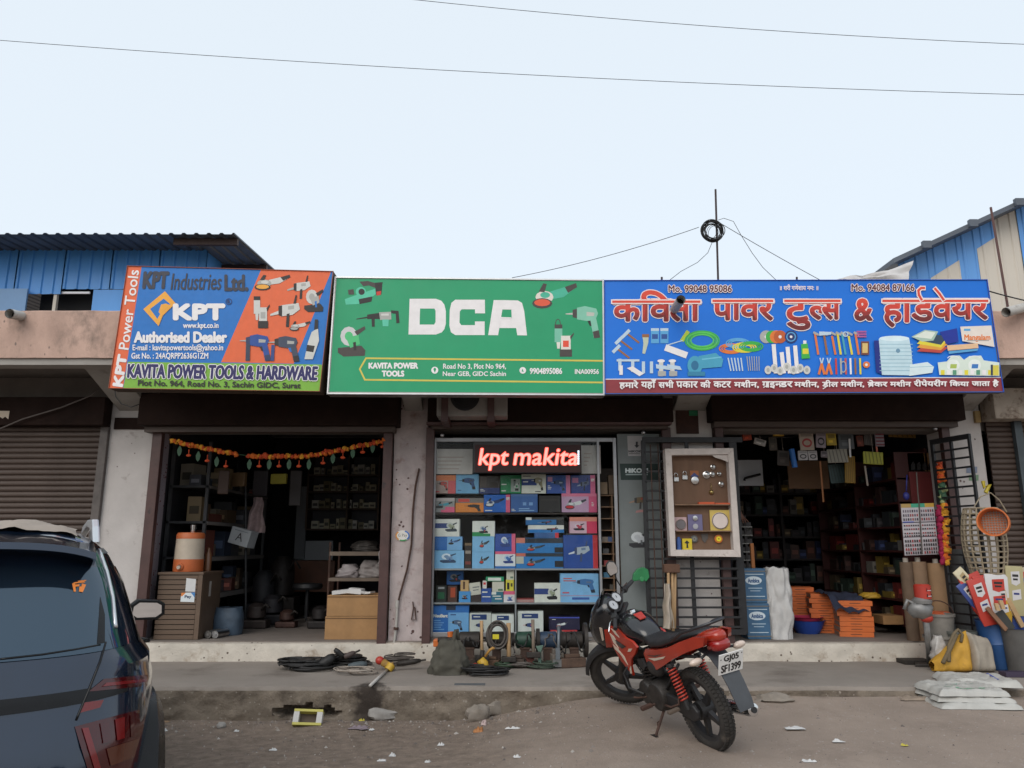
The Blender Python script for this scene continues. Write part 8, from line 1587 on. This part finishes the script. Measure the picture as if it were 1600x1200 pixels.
# ================================================================== TOOLS ON THE PAVEMENT
Bz = lambda x, y: (640+x*.2, 840+y*.2)
def bq_(x, y, Y): return P(*Bz(x, y), Y)
YT = 9.12
def grinder(x, mot, w_, label, wheels, base=True, y=800):
    c = bq_(x, y, YT); t_ = thing('bench_grinder', label, 'grinder', (c.x, YT, AP)); 
    MB().lathe([(.06, -w_/2), (.092, -w_/2+.02), (.096, w_/2-.02), (.06, w_/2)], c, (1, 0, 0), 20).build('motor', mot, t_, smooth=40)
    MB().cyl(c-Vector((w_/2+.09, 0, 0)), c+Vector((w_/2+.09, 0, 0)), .012, n=8).build('shaft', MATS['dull_steel'], t_)
    for dx, r_ in [(a_, b2*1.15) for a_, b2 in wheels]: MB().lathe([(r_*.3, -.025), (r_, -.02), (r_, .02), (r_*.3, .025)], c+Vector((dx, 0, 0)), (1, 0, 0), 26).build('grinding_wheel', gunm, t_, smooth=40)
    if base: MB().prism([c+Vector((-.06, -.06, -.06)), c+Vector((.06, -.06, -.06)), c+Vector((.06, .06, -.06)), c+Vector((-.06, .06, -.06))], (0, 0, -.04)).box(c.x-.05, c.x+.05, YT-.05, YT+.05, AP+.03, c.z-.05).box(c.x-.13, c.x+.13, YT-.10, YT+.10, AP+.002, AP+.035).build('pedestal', M('rusty_base', (.10, .06, .045), .8, var=.3, scale=10), t_, bevel=.006)
grinder(470, gunm, .26, 'black bench grinder behind the canvas bag', ((-.16, .10),)); grinder(900, M('green_motor', (.018, .055, .036), .5, var=.3, scale=10), .22, 'bench grinder with a green motor', ((.15, .11), (-.14, .07)))
grinder(1080, M('blue_motor', (.024, .048, .09), .5, var=.3, scale=10), .22, 'bench grinder with a blue motor', ((.14, .10),)); grinder(1285, gunm, .22, 'largest dark bench grinder with a broad wheel, next to the motorcycle', ((.13, .165), (-.12, .08)))
grinder(680, gunm, .22, 'greasy bench grinder hung with coiled cable', ((.12, .09),))
def hammer(x0, y0, x1, y1, label, head=True, mat=wood, r=.02, Y=8.96):
    a, b_ = bq_(x0, y0, Y), bq_(x1, y1, Y-.06); t_ = thing('hammer', label, 'hammer', b_); MB().tube([a, a.lerp(b_, .5), b_], [r*1.0, r*.85, r*1.05], 8).build('handle', mat, t_, smooth=True)
    if head: MB().cbox(b_+Vector((0, 0, -.02)), (.16, .06, .06)).build('head', gunm, t_, bevel=.008)
hammer(562, 650, 566, 925, 'hammer standing on its head with a pale wooden handle'); hammer(772, 668, 776, 935, 'hammer with a thick yellowish wooden handle beside the cable', r=.026); hammer(962, 640, 968, 900, 'hammer with a grey-brown handle between green and blue grinders', mat=M('grey_wood', (.22, .17, .13), .8, var=.2)); hammer(1165, 690, 1162, 930, 'chisel with a grey-blue steel shank', head=False, mat=M('blue_grey_steel2', (.16, .18, .20), .5, .5))
t_ = thing('scraper', 'square steel floor scraper with an upright socket', 'scraper', bq_(1160, 1010, 8.9)); a = bq_(1120, 950, 8.9); b_ = bq_(1198, 1012, 8.88); MB().box(a.x, b_.x, 8.88, 8.90, b_.z, a.z).build('blade', M('blade_steel', (.2, .2, .2), .5, .6, var=.2), t_); MB().box(a.x+.03, b_.x-.03, 8.87, 8.92, a.z, a.z+.12).build('socket', M('blue_grey_steel2', (.16, .18, .2)), t_)
a = bq_(990, 860, 8.92); o = MB().prism([bq_(985, 850, 8.92), bq_(1045, 840, 8.92), bq_(1030, 885, 8.92), bq_(1028, 1010, 8.92), bq_(1002, 1010, 8.92), bq_(1005, 890, 8.92)], (0, .02, 0)).build('spade_bit', M('green_grey_paint', (.10, .17, .135), .6, var=.3, scale=9), bevel=.003); tag(o, 'flat green-grey spade bit standing on the pavement', 'tool bit')
mb = MB(); rnd2 = random.Random(21); c = bq_(688, 770, 8.92)
for k in range(9): mb.ring(c+Vector((rnd2.uniform(-.015, .015), rnd2.uniform(-.03, .03), rnd2.uniform(-.02, .02))), (rnd2.uniform(-.2, .2), 1, rnd2.uniform(-.2, .2)), .135+rnd2.uniform(-.03, .025), .008, 26, 5, sx=.75)
o = mb.build('coiled_cable', cord, smooth=True); tag(o, 'dark cable coiled upright between the two wooden hammers', 'cable'); MB().cbox(c+Vector((-.02, -.05, .0)), (.07, .012, .05)).build('yellow_tag', ink(205, 190, 40), o)
bq0 = G(*Bz(305, 1080), AP); o = sackbag((bq0.x, bq0.y+.15, AP+.002), .40, .30, .34, 12, .30, .5, 40, 24).build('canvas_bag', olive, smooth=True); tag(o, 'slumped olive canvas bag in front of the grinders', 'bag')
MB().tube([bq_(350, 850, bq0.y+.1), bq_(345, 790, bq0.y+.1), bq_(358, 730, bq0.y+.12), bq_(372, 720, bq0.y+.14), bq_(380, 800, bq0.y+.16)], .02, 8).build('strap', olive, o, smooth=True)
q = bq_(255, 800, 9.2); t_ = thing('orange_hammer_drill', 'orange rotary drill lying behind the canvas bag', 'drill', q); MB().box(bq_(188, 800, 9.2).x, bq_(300, 800, 9.2).x, 9.14, 9.26, bq_(188, 850, 9.2).z, bq_(188, 792, 9.2).z).build('grip_case', orangep, t_, bevel=.012); MB().cyl(bq_(220, 800, 9.1), bq_(350, 796, 9.1), .028, n=12).build('barrel', gunm, t_, smooth=40); MB().tube([bq_(318, 735, 9.15), bq_(322, 790, 9.15)], .035, 8).build('handle', orangep, t_)
def tangle(pts_c, Rr, r, n, mat, label, seed, name='cable_tangle', spread=.5, tall=.05, cat='cable'):
    mb = MB(); rd_ = random.Random(seed)
    for k in range(n): coil(mb, (pts_c.x+rd_.uniform(-1, 1)*Rr*spread, pts_c.y+rd_.uniform(-1, 1)*Rr*.4, AP+rd_.uniform(0, tall)), Rr*rd_.uniform(.6, 1.05), r, rd_.uniform(1.3, 2.6), rd_, .25)
    o = mb.build(name, mat, smooth=True); tag(o, label, cat); return o
tangle(G(*Bz(575, 1070), AP), .19, .009, 9, cordb, 'black cable heap lying in front of the yellow tool', 1); tangle(G(*Bz(735, 1020), AP), .10, .010, 4, M('green_cable', (.03, .055, .03), .6, var=.3), 'short green cable beside the black heap', 2); tangle(G(*Bz(860, 1010), AP), .17, .008, 6, cord, 'grey cable bundle in front of the green grinder', 3); tangle(G(*Bz(1060, 1020), AP), .13, .008, 4, M('greenish_cable', (.045, .065, .045), .6, var=.3), 'greenish cable loops at the foot of the spade bit', 4)
t_ = thing('angle_tool', 'yellow and black hand tool resting on the black cable heap', 'tool', bq_(575, 1040, 8.62)); YA = 8.66; yel = M('tool_yellow', (.52, .32, .03), .5, var=.2, scale=10)
MB().tube([bq_(550, 950, YA), bq_(580, 990, YA), bq_(600, 1030, YA)], [.045, .055, .035], 10).build('body', yel, t_, smooth=True); MB().tube([bq_(590, 930, YA), bq_(625, 880, YA), bq_(650, 862, YA), bq_(662, 870, YA)], .015, 7).build('lever', M('ochre_handle', (.42, .22, .05), .6), t_, smooth=True); MB().tube([bq_(560, 960, YA), bq_(570, 880, YA+.02)], .024, 8).build('neck', gunm, t_, smooth=True); MB().ball(bq_(512, 1005, YA), .035, 10, 7).build('red_cap', M('tool_red', (.4, .04, .02)), t_, smooth=True)
o = MB().cbox(G(*Bz(470, 1148), AP)+Vector((0, 0, .003)), (.30, .09, .005)).build('flat_bar', M('slate_strip', (.10, .105, .11), .7)); tag(o, 'flat grey strip lying at the pavement edge', 'strip')
for i, (x0, x1, h_, mt, lb_) in enumerate(((420, 620, 60, cordb, 'black cable draped over the black bench grinder'), (640, 820, 90, cord, 'dusty cable draped between the wooden hammers'), (820, 1010, 70, cordb, 'black cable draped over the green motor'), (1000, 1190, 80, cord, 'dusty cable draped over the blue motor'), (1190, 1390, 110, cordb, 'black cable wound over the largest grinder'))):
    pts = []; r9 = random.Random(i+40)
    for k in range(26): t = k/25; pts.append(bq_(lerp(x0, x1, t)+r9.uniform(-12, 12), 800-h_*math.sin(t*6.28*1.5+i)*.6+r9.uniform(-20, 20)+90*abs(t-.5), 8.98+r9.uniform(-.05, .03)))
    o = MB().tube(pts, .009, 5).build('draped_cable', mt, smooth=True); tag(o, lb_, 'cable')
for i, (x, y, w_, h_, c, lb_) in enumerate(((520, 960, .10, .09, (74, 62, 54), 'rusty machine block by the pale wooden hammer'), (650, 930, .16, .08, (92, 70, 54), 'rusty base plate under the coiled cable'), (850, 930, .14, .09, (70, 58, 50), 'brown machine foot beside the yellowish hammer'), (940, 960, .08, .12, (96, 52, 44), 'red-brown clamp below the green motor'), (1130, 920, .07, .14, (112, 104, 96), 'grey bracket behind the scraper'), (1270, 960, .30, .10, (86, 66, 54), 'wide rusty base under the largest grinder'))):
    q = bq_(x, y, 8.95); o = MB().box(-w_/2, w_/2, -.06, .06, 0, h_, Matrix.Translation((q.x, 8.98, AP+.002)) @ Matrix.Rotation(R(8*i-20), 4, 'Z')).box(-w_*.3, w_*.3, -.03, .03, h_, h_*1.4, Matrix.Translation((q.x, 8.98, AP+.002)) @ Matrix.Rotation(R(8*i-20), 4, 'Z')).build('machine_block', M('rusty_block_%d' % i, srgb(*c), .8, var=.35, scale=16, bump=.003), bevel=.008); tag(o, lb_, 'machine part')
# left heap
Hz = lambda x, y: (230+x*.41875, 960+y*.41875)
def hq(x, y, z=AP): return G(*Hz(x, y), z)
tangle(hq(590, 205), .22, .011, 10, cordb, 'heap of black cables and hoses on the pavement', 6, tall=.10); tangle(hq(740, 195), .20, .012, 8, cordb, 'second black cable heap with tool grips in it', 7, tall=.12); tangle(hq(775, 218), .20, .007, 5, cordw, 'pale cable looped in front of the black heap', 8, tall=.03); tangle(hq(945, 190), .17, .008, 6, cord, 'brownish cable looped round the red and yellow drill', 9, tall=.12)
for i, (x0, y0, x1, y1, r_, mt, lb_) in enumerate(((545, 190, 625, 172, .05, gunm, 'dark grinder body lying in the black cables'), (640, 195, 700, 155, .055, cordb, 'black drill body lying in the cable heap'), (700, 130, 735, 160, .028, cordb, 'black tool grip sticking up from the heap'), (735, 160, 775, 142, .03, M('brown_grip', (.07, .05, .045), .6), 'brown tool grip lying on top of the heap'), (750, 195, 820, 185, .04, M('blue_grey_tool', (.07, .09, .10), .6), 'blue-grey tool body beside the pale cable'), (930, 185, 1020, 172, .03, gunm, 'dark steel shaft pointing to the pillar'))):
    a, b_ = P(*Hz(x0, y0), 8.75), P(*Hz(x1, y1), 8.80); t_ = thing('power_tool', lb_, 'tool', a.lerp(b_, .5)-Vector((0, 0, r_))); MB().tube([a, a.lerp(b_, .3), a.lerp(b_, .75), b_], [r_*.7, r_, r_, r_*.6], 12).build('body', mt, t_, smooth=True); MB().cyl(b_, b_+(b_-a).normalized()*.06, r_*.35, n=8).build('nose', gunm, t_)
t_ = thing('rod_drill', 'red and yellow drill with a long white rod over the pavement edge', 'drill', hq(905, 205)); YZ = 8.72
MB().ball(P(*Hz(868, 172), YZ+.05), (.05, .045, .045), 12, 8).build('red_end', M('tool_red', (.4, .04, .02)), t_, smooth=True); MB().tube([P(*Hz(880, 178), YZ+.03), P(*Hz(905, 195), YZ), P(*Hz(920, 190), YZ)], .04, 10).build('body', M('rust_yellow', (.30, .17, .04), .7, var=.35, scale=14), t_, smooth=True); MB().cyl(P(*Hz(912, 188), YZ-.02), P(*Hz(898, 208), YZ-.05), .045, n=14).build('yellow_collar', yel, t_, smooth=40)
MB().tube([P(*Hz(896, 206), YZ-.05), G(*Hz(832, 266), AP+.02)], .015, 8).build('rod', M('white_pipe', (.50, .47, .44), .5), t_, smooth=True)
# ================================================================== LITTER AND STONES
def gz_(x, y): 
    q = G(*Hz(x, y), -.12)
    for _ in range(6): q = G(*Hz(x, y), gh(q.x, q.y))
    return q
stone = M('road_stone', (.25, .215, .18), .95, var=.2, scale=8, bump=.006, bscale=30); pale = M('grey_stone', (.30, .28, .26), .95, var=.2, scale=8, bump=.005, bscale=30)
for x, y, s_, mt, lb_ in ((880, 395, (.16, .10, .075), pale, 'grey stone lying under the stained kerb'), (1232, 395, (.115, .08, .085), stone, 'rounded brown stone by the white stick'), (1308, 372, (.17, .09, .075), stone, 'long brown stone against the kerb'), (750, 360, (.09, .07, .07), M('brick_bit', (.20, .085, .06), .9, var=.2), 'broken brick lump in the washed-out kerb hollow'), (715, 368, (.07, .05, .045), stone, 'small stone in the washed-out kerb hollow'), (272, 425, (.045, .04, .03), pale, 'small grey stone on the dirt before the kerb')):
    q = gz_(x, y); o = MB().ball(q+Vector((0, s_[1]*.5, s_[2]*.55)), s_, 14, 10, jit=.22, seed=x, mtx=Matrix.Rotation(x, 3, 'Z')).build('stone', mt, smooth=50); tag(o, lb_, 'stone')
q = G(*(1210, 1096), .07); o = MB().ball(q+Vector((0, 0, .02)), (.17, .09, .055), 14, 10, jit=.25, seed=4).build('stone', stone, smooth=50); tag(o, 'flat brown stone at the kerb behind the motorcycle', 'stone')
yb_ = gz_(585, 428); t_ = thing('yellow_box', 'open yellow and white paper box lying on the dirt', 'box', yb_); m = Matrix.Translation(yb_+Vector((0, .1, .0))) @ Matrix.Rotation(R(-28), 4, 'X') @ Matrix.Rotation(R(6), 4, 'Z'); ye = M('pale_yellow_card', (.52, .47, .12), .7, var=.1); we = M('white_card', (.55, .53, .50), .7)
for a in ((-.13, .13, -.05, .05, .0, .022), (-.13, .13, -.05, .05, .118, .14)): MB().box(*a, m).build('rim', ye, t_)
for a in ((-.13, -.08, -.048, .048, .0225, .1175), (.08, .13, -.048, .048, .0225, .1175)): MB().box(*a, m).build('side_card', we, t_)
MB().box(-.079, .079, .03, .045, .0225, .1175, m).build('back_card', M('card_shadow_brown', (.12, .09, .07), .8), t_)
o = MB().tube([gz_(1250, 375)+Vector((0, .05, .02)), gz_(1282, 340)+Vector((0, .05, .06))], .016, 8).build('white_stick', M('white_pipe', (.5, .47, .44), .5), smooth=True); tag(o, 'short white pipe piece leaning on the stones', 'pipe')
def scrap(q, w_, d_, h_, mat, label, name='paper_scrap', grp=None, seed=0):
    def f(u, v): return Vector((q.x+(u-.5)*w_*(1+.5*nz(v*2, seed)), q.y+(v-.5)*d_*(1+.5*nz(u*2, seed+5)), q.z+.004+h_*abs(nz(u*3+seed, v*3, 1))*2*min(1, 5*min(u, 1-u, v, 1-v))))
    o = MB().grid(f, 9, 9).build(name, mat, smooth=True, fix=False); tag(o, label, 'litter', grp)
wp = M('litter_white', (.58, .57, .56), .7); 
for i, (x, y, w_) in enumerate(((65, 436, .05), (333, 438, .045), (470, 508, .06), (875, 548, .06), (1045, 553, .045), (836, 433, .05), (918, 382, .05), (1065, 390, .035), (1095, 490, .05), (915, 530, .05), (1380, 535, .05))): scrap(gz_(x, y), w_, w_*.6, .018, wp, 'white paper scrap lying on the dirt road', grp='white scraps on the dirt', seed=i*1.7)
scrap(gz_(1366, 428), .14, .03, .02, wp, 'long white paper strip on the dirt road', seed=3); scrap(gz_(1235, 438), .09, .08, .05, M('orange_litter', (.40, .17, .06), .7), 'crumpled orange wrapper below the stones', seed=8); scrap(gz_(1256, 412), .05, .07, .05, M('pink_litter', (.5, .38, .36), .7), 'crumpled pinkish paper below the stones', seed=9); scrap(gz_(790, 425), .16, .10, .02, M('violet_litter', (.25, .20, .22), .5), 'flattened violet-grey plastic wrapper', seed=12); scrap(gz_(800, 398), .05, .03, .02, M('yellow_litter', (.5, .42, .06), .7), 'tiny yellow wrapper under the stained kerb', seed=2)
scrap(gz_(70, 402), .07, .06, .01, M('brown_litter', (.26, .17, .10), .8), 'flat brown leaf of card near the car', seed=6)
for x, y, w_, lb_ in ((825, 213, .16, 'bent white paper strip on the road behind the motorcycle'), (875, 325, .09, 'folded white scrap lowest on the road'), (973, 258, .09, 'pale torn paper on the open road'), (1198, 272, .05, 'small yellowish scrap on the open road'), (975, 107, .04, 'small white scrap against the kerb')):
    q = G(860+x*.4625, 1040+y*.4625, 0); q = G(860+x*.4625, 1040+y*.4625, gh(q.x, q.y)); scrap(q, w_, w_*.5, .016, wp if 'yellow' not in lb_ else M('yellow_litter', (.5, .42, .06)), lb_, seed=x)
q = G(*Zb(215, 1065), .1); q.z = gh(q.x, q.y); scrap(q, .26, .13, .05, M('brown_paper', (.28, .22, .17), .85, var=.15), 'crumpled brown paper against the kerb', seed=5)
q = G(1152, 1118, .03);
